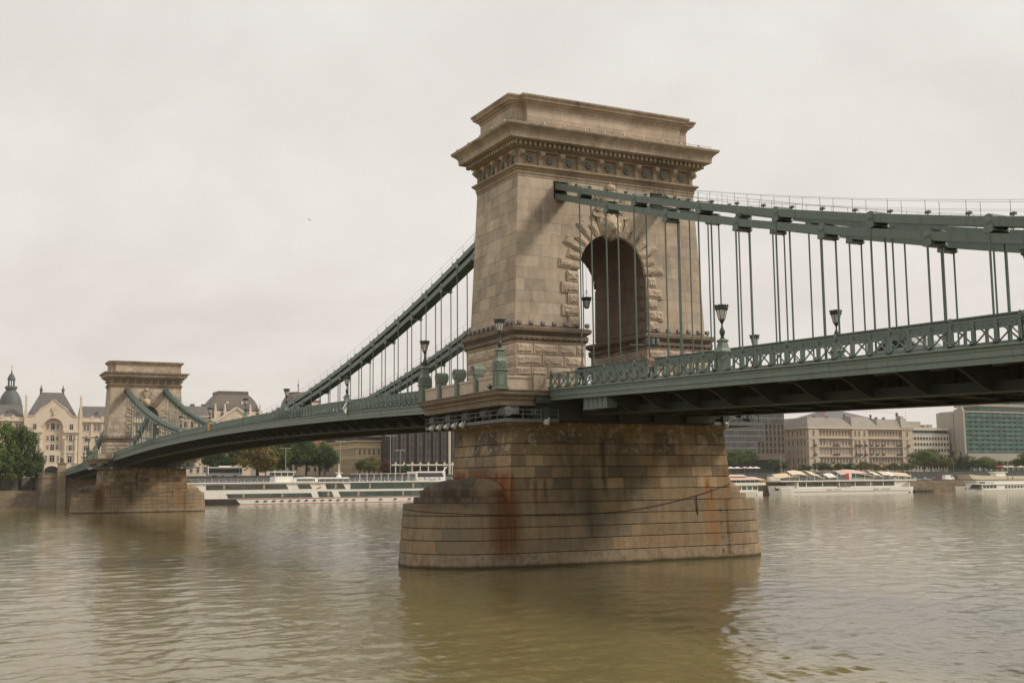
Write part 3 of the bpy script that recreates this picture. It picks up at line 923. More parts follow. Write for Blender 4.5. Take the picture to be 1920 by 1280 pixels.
_LION = None
def lion_head_mesh():
    global _LION
    if _LION: return _LION
    bm = bmesh.new()
    bmesh.ops.create_icosphere(bm, subdivisions=4, radius=0.62)
    for v in bm.verts:
        p = v.co.copy(); d = p.normalized()
        front = d.x
        r = 0.62
        mane = max(0, 1-max(0, front-0.25)*2.2)
        r += mane*(0.13+0.10*noise.noise(d*5.5)+0.07*sin(math.atan2(d.z, d.y)*11))
        q = d*r
        q.z *= 1.18; q.x *= 0.85
        # muzzle, brow, eyes
        for c, a, w in (((0.8,0,-0.28),0.30,0.25),((0.8,0.19,0.22),0.09,0.13),((0.8,-0.19,0.22),0.09,0.13),((0.9,0,0.02),0.14,0.14),((0.75,0.2,0.08),-0.08,0.09),((0.75,-0.2,0.08),-0.08,0.09),((0.85,0,-0.45),-0.10,0.10)):
            e = (d-Vector(c).normalized()).length
            q.x += a*math.exp(-(e/w)**2)
        v.co = q
    me = bpy.data.meshes.new('lion_head_keystone'); bm.to_mesh(me); bm.free()
    me.materials.append(M['carve'])
    me.polygons.foreach_set('use_smooth', [True]*len(me.polygons))
    # tapering scroll under the head
    _LION = me
    return me

_ARMS = None
def arms(parent, x, sx, z):
    global _ARMS
    if _ARMS is None:
        mb = MB()
        sh = [(-0.62,0.85),(-0.66,0.2),(-0.55,-0.25),(-0.25,-0.55),(0,-0.66),(0.25,-0.55),(0.55,-0.25),(0.66,0.2),(0.62,0.85),(0.3,0.92),(0,0.86),(-0.3,0.92)]
        mb.prism([(a, b+0.85) for a, b in sh], 'x', 0, 0.26)
        mb.prism([(a*0.84, b*0.84+0.88) for a, b in sh], 'x', 0.262, 0.33)
        mb.box(0.31, 0.36, -0.5, 0.5, 0.80, 0.86)
        mb.box(0.31, 0.36, -0.03, 0.03, 0.40, 1.6)
        for i in range(4): mb.box(0.31, 0.37, -0.47, -0.06, 0.95+i*0.17, 1.03+i*0.17)
        mb.box(0.31, 0.38, 0.23, 0.30, 0.95, 1.55); mb.box(0.31, 0.38, 0.1, 0.43, 1.3, 1.36)
        # crown
        mb.lathe([(0.40,0),(0.44,0.03),(0.43,0.13),(0.46,0.16),(0.46,0.20),(0.44,0.42),(0.34,0.58),(0.16,0.68),(0.0,0.70)], 14, (0.12,0,1.78))
        for i in range(14):
            t = 2*pi*i/14
            mb.lathe([(0.05,0),(0.07,0.07),(0.03,0.14),(0,0.15)], 5, (0.12+0.46*cos(t), 0.46*sin(t), 1.96))
        mb.box(0.09,0.15,-0.025,0.025,2.46,2.72); mb.box(0.09,0.15,-0.09,0.09,2.58,2.63)
        # mantling scrolls both sides
        for s in (-1, 1):
            for (cy, cz, r0, tw) in ((0.92,1.25,0.34,1),(0.98,0.62,0.30,-1),(0.78,1.72,0.24,1)):
                pts = []
                for i in range(22):
                    t = i/21*3.4*pi; r = r0*(1-i/24)
                    pts.append((0.14+0.03*sin(t), s*(cy+r*cos(t*tw)), cz+r*sin(t*tw)))
                for i, (a, b) in enumerate(zip(pts[:-1], pts[1:])): mb.tube(a, b, 0.075*(1-i/40), 6)
            mb.tube((0.13, s*0.62, 0.5), (0.15, s*1.15, 0.1), 0.10, 6, 0.05)
            mb.tube((0.13, s*0.60, 1.6), (0.15, s*1.3, 1.45), 0.08, 6, 0.04)
        # ribbon below
        pts = [(-1.55,0.12),(-1.35,-0.05),(-1.1,0.0),(-0.8,-0.12),(-0.4,-0.2),(0,-0.22),(0.4,-0.2),(0.8,-0.12),(1.1,0.0),(1.35,-0.05),(1.55,0.12)]
        for a, b in zip(pts[:-1], pts[1:]):
            mb.beam((0.12,a[0],a[1]),(0.12,b[0],b[1]),0.22,0.26)
        _ARMS = mb.mesh('coat_of_arms', M['carve'])
    obj('coat_of_arms', _ARMS, parent, (x, 0, z), (0,0,0 if sx > 0 else pi))

TOWER_N = build_tower((0,0,0), 'near stone arch tower of the bridge standing on its stained river pier')

# ================================================================== platforms round the tower (parts of the tower)
def build_platform(T):
    rng = random.Random(3)
    for sy in (1, -1):
        ya, yb = (7.2, 11.4) if sy > 0 else (-11.4, -7.2)
        poly = [(-7.05,ya),(7.05,ya),(7.05,yb),(-7.05,yb)]
        b = MB()
        b.sweep(poly, [(-0.55,11.02),(-0.42,11.04),(-0.40,11.40),(-0.30,11.44),(-0.28,11.60),(-0.14,11.72),(-0.08,11.78),(-0.06,11.98),(0.0,12.02),(0.0,12.09),(-0.3,12.12)])
        pl = b.build('platform', M['darktrim'], T)
        # pale paving kerb and parapet
        s = sy
        def yy(a, c): return (a, c) if s > 0 else (-c, -a)
        for i in range(4):
            xs = [-6.25, -3.48, -0.28, 2.92, 6.25][i:i+2]
            xa, xb = [(-6.2,-3.5),(-2.95,-0.28),(0.28,2.95),(3.5,6.2)][i]
            p = MB(); p.box(xa, xb, *yy(10.82, 11.12), 12.10, 12.90); p.cbox(xa, xb, *yy(10.76, 11.18), 12.90, 13.04, 0.03)
            p.build('parapet', M['parapet'], pl)
        for sx in (-1, 1):
            p = MB()
            xa, xb = sorted((sx*6.45, sx*6.75))
            p.box(xa, xb, *yy(8.55, 10.6), 12.10, 12.90); p.cbox(xa-.06, xb+.06, *yy(8.55, 10.6), 12.90, 13.04, 0.03)
            p.build('parapet', M['parapet'], pl)
            p = MB(); p.cbox(*sorted((sx*6.35, sx*7.02)), *yy(7.62, 8.55), 12.10, 13.20, 0.03); p.cbox(*sorted((sx*6.28, sx*7.08)), *yy(7.56, 8.6), 13.20, 13.34, 0.03)
            p.build('end_post', M['trim'], pl)
        # scroll-topped cast-iron pilasters
        m = MB()
        m.box(-0.26,0.26,-0.30,0.30,0,1.22)
        m.box(-0.20,0.20,0.302,0.33,0.12,1.05); m.box(-0.332,-0.302+.04,-0.2,0.2,0.12,1.05)
        m.box(-0.32,0.32,-0.36,0.40,1.22,1.34)
        m.lathe([(0.0,-0.42),(0.34,-0.42),(0.36,-0.38),(0.36,0.40),(0.34,0.44),(0.27,0.44),(0.25,0.40),(0.0,0.40)], 18, (0,0,1.60), 'y')
        m.box(-0.34,0.34,-0.40,0.42,1.34,1.60)
        for i in range(5):
            t = pi*(i+0.5)/5
            m.tube((0.0,0.42,1.52),(0.21*cos(t),0.43,1.52+0.21*sin(t)+.06),0.035,5)
        me = m.mesh('scroll_pilaster', M['patina'])
        for x in (-3.22, 0, 3.22):
            obj('scroll_pilaster', me, pl, (x, s*10.98, 12.1), (0,0,0 if s > 0 else pi))
        # spool-shaped bearings below the ledge
        m = MB()
        m.lathe([(0.0,-0.42),(0.30,-0.42),(0.36,-0.36),(0.36,-0.24),(0.26,-0.20),(0.26,-0.12),(0.36,-0.08),(0.36,0.08),(0.26,0.12),(0.26,0.20),(0.36,0.24),(0.36,0.36),(0.30,0.42),(0.12,0.42),(0.10,0.47),(0.0,0.47)], 16, (0,0,0), 'x')
        m.box(-0.3,0.3,-0.9,0.0,-0.12,0.42)
        me = m.mesh('bearing_spool', M['grey_iron'], smooth=True)
        for x in (-6.2,-3.2,-0.1,3.0,6.0):
            obj('bearing_spool', me, pl, (x, s*10.35, 10.62), (0,0,0 if s > 0 else pi))
        for y in (7.9,):
            obj('bearing_spool', me, pl, (-6.2, s*y, 10.62))
        # maintenance gallery hung round the pier head
        g = MB()
        yA, yB = 9.85, 10.75
        z0 = 9.98
        for (xa, xb, y0, y1) in ((-6.9, 6.9, yA, yB), (-6.9, -6.0, 6.6, yA), (6.0, 6.9, 6.6, yA)):
            g.box(xa, xb, *yy(y0, y1), z0, z0+0.05)
        for (p, q) in (((-6.9,yB),(6.9,yB)),((-6.9,6.6),(-6.9,yB)),((6.9,6.6),(6.9,yB))):
            for dz in (0.02, 0.14):
                g.beam((p[0],s*p[1],z0+dz-.05),(q[0],s*q[1],z0+dz-.05),0.08,0.10)
            for dz in (0.45, 0.75): g.tube((p[0],s*p[1],z0+dz),(q[0],s*q[1],z0+dz),0.024,5)
            L = max(abs(q[0]-p[0]), abs(q[1]-p[1])); n = max(2, int(L/1.15))
            for i in range(n+1):
                t = i/n; x = p[0]+(q[0]-p[0])*t; y = p[1]+(q[1]-p[1])*t
                g.tube((x,s*y,z0-.1),(x,s*y,z0+0.78),0.028,5)
        for i in range(7):
            x = -6+2*i; g.beam((x, s*8.9, z0+0.05),(x, s*10.7, z0+0.0),0.1,0.12)
        gal = g.build('maintenance_gallery', M['grey_iron'], pl)
        fm = MB()
        fm.cbox(-0.16,0.16,-0.12,0.16,-0.14,0.14,0.05); fm.box(-0.2,-0.17,-0.04,0.04,-0.06,0.3); fm.box(0.17,0.2,-0.04,0.04,-0.06,0.3)
        fme = fm.mesh('floodlight', M['lampwhite'])
        for x in (-0.4, 1.0, 2.4, 3.8, 5.2):
            obj('floodlight', fme, gal, (x, s*10.95, z0-0.02), (radians(25)*s,0,0), (1.15,1.15,1.15))
        obj('floodlight', fme, gal, (-7.05, s*7.6, z0-0.05), (0,radians(-20),0), (1.2,1.2,1.2))
        if s > 0:
            v = MB(); r = random.Random(2)
            for i in range(46):
                a = r.uniform(0, 2*pi); l = r.uniform(.2,.55); t = r.uniform(.2,1.2)
                p = Vector((-5.75, 11.25, 12.1)); d = Vector((cos(a)*sin(t), sin(a)*sin(t), cos(t)))
                q = p+d*l; w = d.cross(Vector((0,0,1))).normalized()*0.035
                v.add([p, (p+q)/2+w, q, (p+q)/2-w], [(0,1,2,3)])
            v.build('weed_tuft', mk('weed leaf', (0.07,0.12,0.03), 0.7), pl, recalc=False)

def ledge_lights(T):
    """small floodlights screwed along the ledges"""
    m = MB()
    m.box(-0.03,0.03,-0.03,0.03,0,0.14)
    m.box(-0.17,-0.14,-0.03,0.03,0.10,0.30); m.box(0.14,0.17,-0.03,0.03,0.10,0.30); m.box(-0.17,0.17,-0.03,0.03,0.10,0.13)
    m.add([(-0.14,-0.12,0.16),(0.14,-0.12,0.16),(0.14,0.14,0.20),(-0.14,0.14,0.20),(-0.14,-0.16,0.38),(0.14,-0.16,0.38),(0.14,0.10,0.42),(-0.14,0.10,0.42)],
          [(3,2,1,0),(4,5,6,7),(0,1,5,4),(1,2,6,5),(2,3,7,6),(3,0,4,7)])
    me = m.mesh('floodlight', M['lampgrey'])
    # base cornice, facing outward
    for x0, ys, rot in ((-4.25, [8.2,7.25,6.3,5.35,4.4,3.4,2.6,-2.7,-3.6,-4.55,-5.5,-6.45,-7.4,-8.2], pi/2),):
        for y in ys: obj('floodlight', me, T, (x0, y, 16.88), (0,0,rot), (0.98,0.98,0.98))
    for i in range(11): obj('floodlight', me, T, (-3.9+i*0.78, 8.66, 16.88), (0,0,0), (0.98,0.98,0.98))
    w = MB()
    w.cbox(-0.12,0.12,-0.1,0.1,0.02,0.24,0.05); w.box(-0.02,0.02,-0.02,0.02,-0.06,0.05)
    me2 = w.mesh('cornice_lamp', M['lampwhite'])
    for i in range(9): obj('cornice_lamp', me2, T, (-(s_hx(28)+1.42), 6.3-i*1.72, 31.70), None, (0.75,0.75,0.75))
    for i in range(5): obj('cornice_lamp', me2, T, (-4.2+i*2.1, s_hy(28)+1.42, 31.70), None, (0.75,0.75,0.75))
    # thin lightning wire along the cornice
    r = MB(); x = -(s_hx(28)+1.5)
    r.tube((x,-8.6,31.82),(x,8.9,31.82),0.012,4)
    for i in range(18): r.tube((x,-8.5+i,31.66),(x,-8.5+i,31.9),0.01,4)
    r.build('lightning_wire', M['cable'], T)
    tl = MB()
    for i in range(3):
        y = -2.4-i*0.42 + 1.3
        tl.cbox(-0.22,0.22,-0.16+y+1.1,0.16+y+1.1,-0.22,0.22,0.06)
    tl.box(-0.03,0.03,-0.9,1.6,-0.32,-0.26)
    tl.build('signal_lights', M['grey_iron'], T, loc=(-4.9,-2.2,16.15))

build_platform(TOWER_N)
ledge_lights(TOWER_N)
child_map()
TOWER_F = copy_tree(TOWER_N)
TOWER_F.location = (202.0, 0, 0)
tag(TOWER_F, 'far stone arch tower of the bridge standing in front of the palace')

# ================================================================== deck
def zf(x):
    if x > 101: x = 202-x if x > 194.9 else x
    if x > 7.0: return 13.85-1.774e-4*(x-101)**2
    if x > -7.05: return 12.19+(x+7.05)/14.1*0.09
    return 12.19-0.0272*(-x-7.05)
BAY = 3.515

def frange(a, b, n): return [a+(b-a)*i/n for i in range(n+1)]

def mk_shared():
    S = {}
    # cantilever bracket below the footway: curved plate with flange, local origin at deck level
    m = MB()
    up = [(7.10,-0.30),(7.10,-0.78),(6.6,-0.98),(6.1,-1.28),(5.6,-1.58),(5.2,-1.70),(4.9,-1.72),(4.9,-0.30)]
    m.prism(up, 'x', -0.02, 0.02)
    low = up[1:7]
    for a, b in zip(low[:-1], low[1:]):
        m.beam((0,a[0],a[1]),(0,b[0],b[1]),0.20,0.03)
    m.beam((0,7.1,-0.32),(0,4.9,-0.32),0.2,0.03)
    S['bracket'] = m.mesh('bracket', M['green_shade'])
    m = MB()
    m.box(-0.02,0.02,-3.9,3.9,-1.55,-0.42)
    m.box(-0.16,0.16,-3.9,3.9,-1.60,-1.55); m.box(-0.16,0.16,-3.9,3.9,-0.42,-0.38)
    for s in (-1,1):
        m.beam((0,s*3.85,-1.5),(0,s*2.6,-0.5),0.12,0.05)
        for y in (1.0,2.2,3.2): m.box(-0.12,0.12,s*y-0.015,s*y+0.015,-1.55,-0.42)
    S['cross'] = m.mesh('cross_beam', M['green_shade'])
    m = MB()
    for a, b in (((0,-3.8),(BAY,3.8)),((0,3.8),(BAY,-3.8))): m.beam((a[0],a[1],-1.66),(b[0],b[1],-1.66),0.12,0.05)
    S['wind'] = m.mesh('wind_brace', M['green_shade'])
    # one side of the inner stiffening lattice, one bay long
    m = MB()
    for i in range(3):
        x = i*BAY/3
        m.box(x-0.06,x+0.06,-0.05,0.05,-0.05,0.95)
        if i == 1: m.beam((x+0.06,0.02,0.03),(x+BAY/3-0.06,0.02,0.98),0.03,0.06)
    m.box(0,BAY,-0.03,0.03,1.0,1.46); m.box(0,BAY,-0.11,0.11,1.46,1.52); m.box(0,BAY,-0.08,0.08,0.93,1.0); m.box(0,BAY,-0.08,0.08,-0.06,0.06)
    for i in range(9): m.box(BAY*(i+0.5)/9-0.015,BAY*(i+0.5)/9+0.015,-0.045,0.045,1.0,1.46)
    S['stiff'] = m.mesh('stiffening_lattice', M['green'])
    # railing pieces
    PN = BAY/3
    m = MB()
    m.box(0,PN,-0.06,0.06,0.975,1.05); m.box(0,PN,-0.03,0.03,0.86,0.93); m.box(0,PN,-0.045,0.045,0.03,0.10)
    for s in (1,-1):
        z0, z1 = (0.10,0.90) if s > 0 else (0.90,0.10)
        y = 0.018*s
        m.beam((0.085,y,z0),(PN-0.085,y,z1),0.03,0.072)
        m.beam((0.085,y+0.03*s,z0-0.0),(PN-0.085,y+0.03*s,z1),0.05,0.022)
    m.lathe([(0.0,-0.03),(0.065,-0.03),(0.065,0.05),(0.0,0.05)], 8, (PN/2,0,0.5), 'y')
    S['panel'] = m.mesh('lattice_panel', M['green'])
    m = MB()
    m.box(-0.085,0.085,-0.06,0.06,0.0,0.98)
    m.box(-0.10,0.10,0.05,0.07,0.0,0.16)
    S['post'] = m.mesh('post', M['green'])
    m = MB()
    m.box(-0.085,0.085,-0.07,0.07,0.0,1.06); m.box(-0.13,0.13,-0.09,0.09,0.92,0.98); m.box(-0.13,0.13,-0.09,0.09,0.0,0.10)
    m.lathe([(0.07,1.06),(0.085,1.09),(0.05,1.13),(0.06,1.17),(0.035,1.24),(0.0,1.27)], 8)
    S['finial'] = m.mesh('finial_post', M['green'])
    m = MB()
    m.lathe([(0.0,-0.10),(0.085,-0.10),(0.10,-0.02),(0.08,0.10),(0.0,0.10)], 8, (0,0.0,0.10), 'y')
    m.box(-0.16,0.16,-0.03,0.03,0.02,0.07)
    S['spot'] = m.mesh('spot_lamp', M['dark_iron'])
    # chain pieces
    m = MB()
    for i in range(6):
        y = -0.42+0.168*i
        m.box(0,1,y-0.052,y+0.052,-0.215,0.215)
    S['link'] = m.mesh('link', M['green'])
    m = MB()
    for i in range(6):
        y = -0.42+0.168*i
        m.lathe([(0.0,y-0.058),(0.34,y-0.058),(0.34,y+0.058),(0.0,y+0.058)], 16, (0,0,0), 'y')
    m.lathe([(0.0,-0.54),(0.13,-0.54),(0.19,-0.50),(0.21,-0.44),(0.21,0.44),(0.19,0.50),(0.13,0.54),(0.0,0.54)], 16, (0,0,0), 'y')
    # hanger frame below the pin
    m.prism([(-0.20,-0.12),(0.20,-0.12),(0.28,-0.44),(0.16,-0.50),(-0.16,-0.50),(-0.28,-0.44)], 'y', -0.52, -0.40)
    m.prism([(-0.20,-0.12),(0.20,-0.12),(0.28,-0.44),(0.16,-0.50),(-0.16,-0.50),(-0.28,-0.44)], 'y', 0.40, 0.52)
    m.box(-0.30,0.30,-0.40,0.40,-0.46,-0.36)
    S['pin'] = m.mesh('pin_joint', M['green'], smooth=True)
    m = MB(); m.tube((0,0,0),(0,0,1),0.052,8)
    S['rod'] = m.mesh('rod', M['green'], smooth=True)
    m = MB()
    m.box(-0.02,0.02,-0.02,0.02,0,0.12)
    m.cbox(-0.15,0.15,-0.10,0.10,0.10,0.22,0.04)
    S['clamp'] = m.mesh('chain_lamp', M['lampgrey'])
    return S
SH = mk_shared()

def build_deck(xa, xb, label):
    D = thing('bridge_deck', label, 'bridge deck', ((xa+xb)/2, 0, zf((xa+xb)/2)), 0, 'deck spans of the chain bridge')
    L0 = D.location.copy()
    n = max(2, int(round((xb-xa)/BAY)))
    xs = [x for x in frange(xa, xb, n)]
    lx = [x-L0.x for x in xs]
    zz = lambda x: zf(x+L0.x)-L0.z
    fp = [(7.05,0.0),(7.36,0.0),(7.43,-0.03),(7.46,-0.085),(7.43,-0.14),(7.37,-0.17),(7.37,-0.26),(7.34,-0.285),(7.34,-0.53),(7.28,-0.55),(7.28,-0.80),(7.10,-0.80)]
    for s, nm in ((1,'fascia'),(-1,'fascia')):
        m = MB(); m.along([(s*y, d) for y, d in (fp if s > 0 else fp[::-1])], lx, zz); m.build(nm, M['green_pale'], D)
        m = MB(); m.along([(s*a, b) for a, b in ((5.0,-0.16),(7.06,-0.16),(7.06,-0.03),(5.0,-0.03))], lx, zz); m.build('footway', M['footway'], D)
        # plate girder carrying the rods
        m = MB()
        for sec in (((4.86,-1.72),(4.86,-1.30),(4.82,-1.30),(4.82,-1.72)), ((3.86,-1.72),(3.86,-1.30),(3.82,-1.30),(3.82,-1.72)),
                    ((3.70,-1.78),(5.0,-1.78),(5.0,-1.72),(3.70,-1.72)), ((3.8,-0.60),(4.9,-0.60),(4.9,-0.30),(3.8,-0.30))):
            m.along([(s*a, b) for a, b in sec], lx, zz)
        m.build('girder', M['green_shade'], D)
    m = MB(); m.along([(-5.0,-0.36),(5.0,-0.36),(5.0,-0.12),(-5.0,-0.12)], lx, zz); m.build('roadway', M['asphalt'], D)
    m = MB()
    for y in (-2.6,-1.3,0,1.3,2.6): m.along([(y-0.08,-0.66),(y+0.08,-0.66),(y+0.08,-0.37),(y-0.08,-0.37)], lx, zz)
    m.build('stringers', M['green_shade'], D)
    for i in range(n+1):
        x = xs[i]; z = zf(x)-L0.z
        obj('cross_beam', SH['cross'], D, (x-L0.x,0,z))
        for s in (1,-1): obj('bracket', SH['bracket'], D, (x-L0.x,0,z), (0,0,0 if s > 0 else pi))
        if i < n:
            an = -math.atan2(zf(xs[i+1])-zf(x), xs[i+1]-x)
            obj('wind_brace', SH['wind'], D, (x-L0.x,0,z), (0,an,0), ((xs[i+1]-x)/BAY,1,1))
            for s in (1,-1): obj('stiffening_lattice', SH['stiff'], D, (x-L0.x,s*5.12,z), (0,an,0), ((xs[i+1]-x)/BAY,1,1))
    return D

DECK_W = build_deck(-91.2, -7.06, 'green side span of the bridge deck running right from the near tower')
DECK_M = build_deck(7.06, 194.94, 'long arched green main span of the bridge deck between both towers')
DECK_E = build_deck(209.06, 291.0, 'far green side span of the bridge deck sloping down to the abutment')
# grey equipment box hung below the near footway
m = MB()
for i in range(5): m.box(-11.0-0.58*(i+1)+0.02, -11.0-0.58*i-0.02, 6.80, 6.95, 10.58, 11.30)
m.box(-14.0,-10.9,6.3,7.0,10.50,10.57); m.box(-14.0,-10.9,6.3,6.78,10.58,11.30)
for i in range(6): m.box(-11.0-0.58*i-0.02, -11.0-0.58*i+0.02, 6.8, 6.99, 10.57, 11.36)
eq = m.build('equipment_cabinet', M['green_pale'], DECK_W); eq.location = -DECK_W.location

def build_railing(xa, xb, s, label):
    xm = (xa+xb)/2
    R = thing('railing', label, 'railing', (xm, s*7.27, zf(xm)), 0, 'lattice railings of the bridge')
    n = int(round((xb-xa)/(BAY/3))); st = (xb-xa)/n
    L0 = R.location
    for i in range(n+1):
        x = xa+i*st; z = zf(x)-L0.z
        if i % 3 == 0: obj('finial_post', SH['finial'], R, (x-L0.x,0,z))
        else: obj('post', SH['post'], R, (x-L0.x,0,z))
        if i < n:
            an = -math.atan2(zf(x+st)-zf(x), st)
            obj('lattice_panel', SH['panel'], R, (x-L0.x,0,z), (0,an,0), (st/(BAY/3),1,1))
        if s > 0 or xb < 0: obj('spot_lamp', SH['spot'], R, (x-L0.x,0.14*s,z), (0,0,0 if s > 0 else pi), (0.72,0.72,0.72))
    return R
build_railing(-91.2, -7.1, 1, 'green lattice railing along the near edge of the side span at right')
build_railing(-91.2, -7.1, -1, 'green lattice railing along the rear edge of the side span at right')
build_railing(7.1, 194.9, 1, 'green lattice railing along the near edge of the main span')
build_railing(7.1, 194.9, -1, 'green lattice railing along the rear edge of the main span')
build_railing(209.1, 291.0, 1, 'green lattice railing on the near edge of the far side span')
build_railing(209.1, 291.0, -1, 'green lattice railing on the rear edge of the far side span')

# ================================================================== chains
def up_main(x): return 14.11+0.001435*(x-101)**2
def lo_main(x): return 13.43+0.001418*(x-101)**2
UC, LC = (1.38624e-03, -3.39433e-01, 28.77381), (1.33633e-03, -3.36637e-01, 27.98734)
def up_side(u): return UC[0]*u*u+UC[1]*u+UC[2]
def lo_side(u): return LC[0]*u*u+LC[1]*u+LC[2]
P7 = 7.03

def build_chain(span, s, label):
    if span == 'main': org = (101, s*4.275, 14.1)
    elif span == 'west': org = (-45, s*4.275, 18)
    else: org = (247, s*4.275, 18)
    K = thing('suspension_chain', label, 'bridge chain', org, 0, 'suspension chains of the bridge')
    O = Vector(org)
    def X(u): return u if span == 'main' else (-u if span == 'west' else 202+u)
    for up in (True, False):
        if span == 'main':
            f = up_main if up else lo_main
            first = 7.1 if up else 10.62
            k = int((101-first)/P7)
            us = [first+P7*i for i in range(k+1)]
            us = us+[202-q for q in reversed(us) if 202-q > us[-1]+1]
            ends = (3.2, 198.8)
        else:
            f = up_side if up else lo_side
            first = 7.1 if up else 10.65
            us = [first+P7*i for i in range(12)]
            us = [q for q in us if f(q) > zf(X(q))+0.4 or q < 60]
            ends = (3.2, us[-1]+P7)
        nodes = [ends[0]]+us+[ends[1]]
        pts = [(X(u), f(u)) for u in nodes]
        for (xa, za), (xb, zb) in zip(pts[:-1], pts[1:]):
            L = sqrt((xb-xa)**2+(zb-za)**2)
            an = -math.atan2(zb-za, xb-xa)
            o = obj('link', SH['link'], K, (xa-O.x, 0, za-O.z), (0, an, 0), (L, 1, 1))
        for (x, z) in pts[1:-1]:
            if z < zf(x)-0.2: continue
            obj('pin_joint', SH['pin'], K, (x-O.x, 0, z-O.z))
            zb = zf(x)-0.3
            if z-0.4-zb > 0.3:
                for dy in (-0.475, 0.475):
                    obj('rod', SH['rod'], K, (x-O.x, dy, zb-O.z), None, (1,1,z-0.42-zb))
        if up:
            # lamps and guard wires on the upper chain
            g = MB()
            prev = {}
            for (xa, za), (xb, zb) in zip(pts[:-1], pts[1:]):
                for j in range(3):
                    t = (j+0.5)/3
                    x = xa+(xb-xa)*t; z = za+(zb-za)*t
                    if abs(x) < 3.8 or abs(x-202) < 3.8: continue
                    obj('chain_lamp', SH['clamp'], K, (x-O.x, 0.30, z-O.z+0.21))
                    for dy in (-0.45, 0.45):
                        h = 0.95
                        g.tube((x-O.x,dy,z-O.z+0.2),(x-O.x,dy,z-O.z+h),0.011,4)
                        for hh, r in ((h, 0.009), (h*0.55, 0.007)):
                            q = (x-O.x,dy,z-O.z+hh)
                            if (dy,hh) in prev: g.tube(prev[(dy,hh)], q, r, 4)
                            prev[(dy,hh)] = q
            g.build('guard_wire', M['dark_iron'], K)
    return K
build_chain('west', 1, 'green eyebar chains with hanging rods at right, nearer of the pair')
build_chain('west', -1, 'green eyebar chains with hanging rods at right, farther of the pair')
build_chain('main', 1, 'nearer green chains sagging between the two towers over the main span')
build_chain('main', -1, 'farther green chains sagging between the two towers over the main span')
build_chain('east', 1, 'nearer green chains falling left behind the far tower to the abutment')
build_chain('east', -1, 'farther green chains falling behind the far tower, seen through its arch')

# ================================================================== lamps
def lantern(m_iron, m_glass, z):
    """tapered six-sided lantern with a crown, added to iron / glass builders at height z"""
    m_iron.lathe([(0.10,z),(0.16,z+0.03),(0.19,z+0.06),(0.17,z+0.10)], 6)
    m_glass.lathe([(0.165,z+0.10),(0.29,z+0.60)], 6)
    for i in range(6):
        t = 2*pi*i/6
        m_iron.tube((0.172*cos(t),0.172*sin(t),z+0.09),(0.30*cos(t),0.30*sin(t),z+0.62),0.02,4)
    m_iron.lathe([(0.29,z+0.60),(0.36,z+0.63),(0.38,z+0.70),(0.35,z+0.74),(0.38,z+0.82),(0.34,z+0.84),(0.20,z+0.90),(0.06,z+0.93)], 12)
    for i in range(12):
        t = 2*pi*i/12
        m_iron.lathe([(0.04,0),(0.055,0.05),(0.0,0.11)], 4, (0.365*cos(t),0.365*sin(t),z+0.80))

def mk_lamp_big():
    ped = MB()
    ped.box(-0.44,0.44,-0.44,0.44,0,0.14)
    ped.box(-0.38,0.38,-0.38,0.38,0.14,1.22)
    for s in (-1,1):
        for lo, hi in ((-0.30,0.30),):
            for (a, b, c, d) in ((-0.30,-0.22,0.24,1.12),(0.22,0.30,0.24,1.12),(-0.22,0.22,0.24,0.32),(-0.22,0.22,1.04,1.12)):
                ped.box(a,b,*sorted((s*0.382,s*0.41)),c,d)
                ped.box(*sorted((s*0.382,s*0.41)),a,b,c,d)
    ped.sweep([(-0.38,-0.38),(0.38,-0.38),(0.38,0.38),(-0.38,0.38)], [(0,1.22),(0.06,1.24),(0.08,1.30),(0.02,1.36),(0.0,1.42)])
    # four shell-fronted semicircular gables
    for ax in ('x','y'):
        half = [(0.36*cos(pi*i/12), 1.42+0.16+0.36*sin(pi*i/12)) for i in range(13)]
        ped.prism([(0.36,1.42)]+half+[(-0.36,1.42)], ax, -0.43, 0.43)
        for s in (-1,1):
            for i in range(7):
                t = pi*(i+0.5)/7
                p = (0.0,s*0.44,1.56); q = (0.27*cos(t),s*0.44,1.58+0.25*sin(t))
                if ax == 'x': p = (p[1],p[0],p[2]); q = (q[1],q[0],q[2])
                ped.tube(p, q, 0.028, 4, 0.045)
    ped.sweep([(-0.27,-0.27),(0.27,-0.27),(0.27,0.27),(-0.27,0.27)], [(0.12,1.86),(0.06,2.0),(0.0,2.10),(-0.06,2.55),(0.0,2.60),(0.03,2.66),(-0.02,2.72),(-0.10,2.78)])
    for s in (-1,1):
        for k in (-0.1,0.1):
            ped.box(k-0.03,k+0.03,*sorted((s*0.22,s*0.27)),2.2,2.45); ped.box(*sorted((s*0.22,s*0.27)),k-0.03,k+0.03,2.2,2.45)
    stem = MB()
    stem.lathe([(0.13,2.76),(0.16,2.82),(0.10,2.88),(0.17,3.0),(0.19,3.1),(0.12,3.25),(0.07,3.4),(0.055,3.7),(0.09,3.78),(0.12,3.84),(0.10,3.90)], 12)
    gl = MB(); ir = MB()
    lantern(ir, gl, 3.90)
    return dict(pedestal=ped.mesh('pedestal', M['patina']), stem=stem.mesh('stem', M['dark_iron'], True), lantern=ir.mesh('lantern', M['dark_iron']), glass=gl.mesh('glass', M['lampglass']))

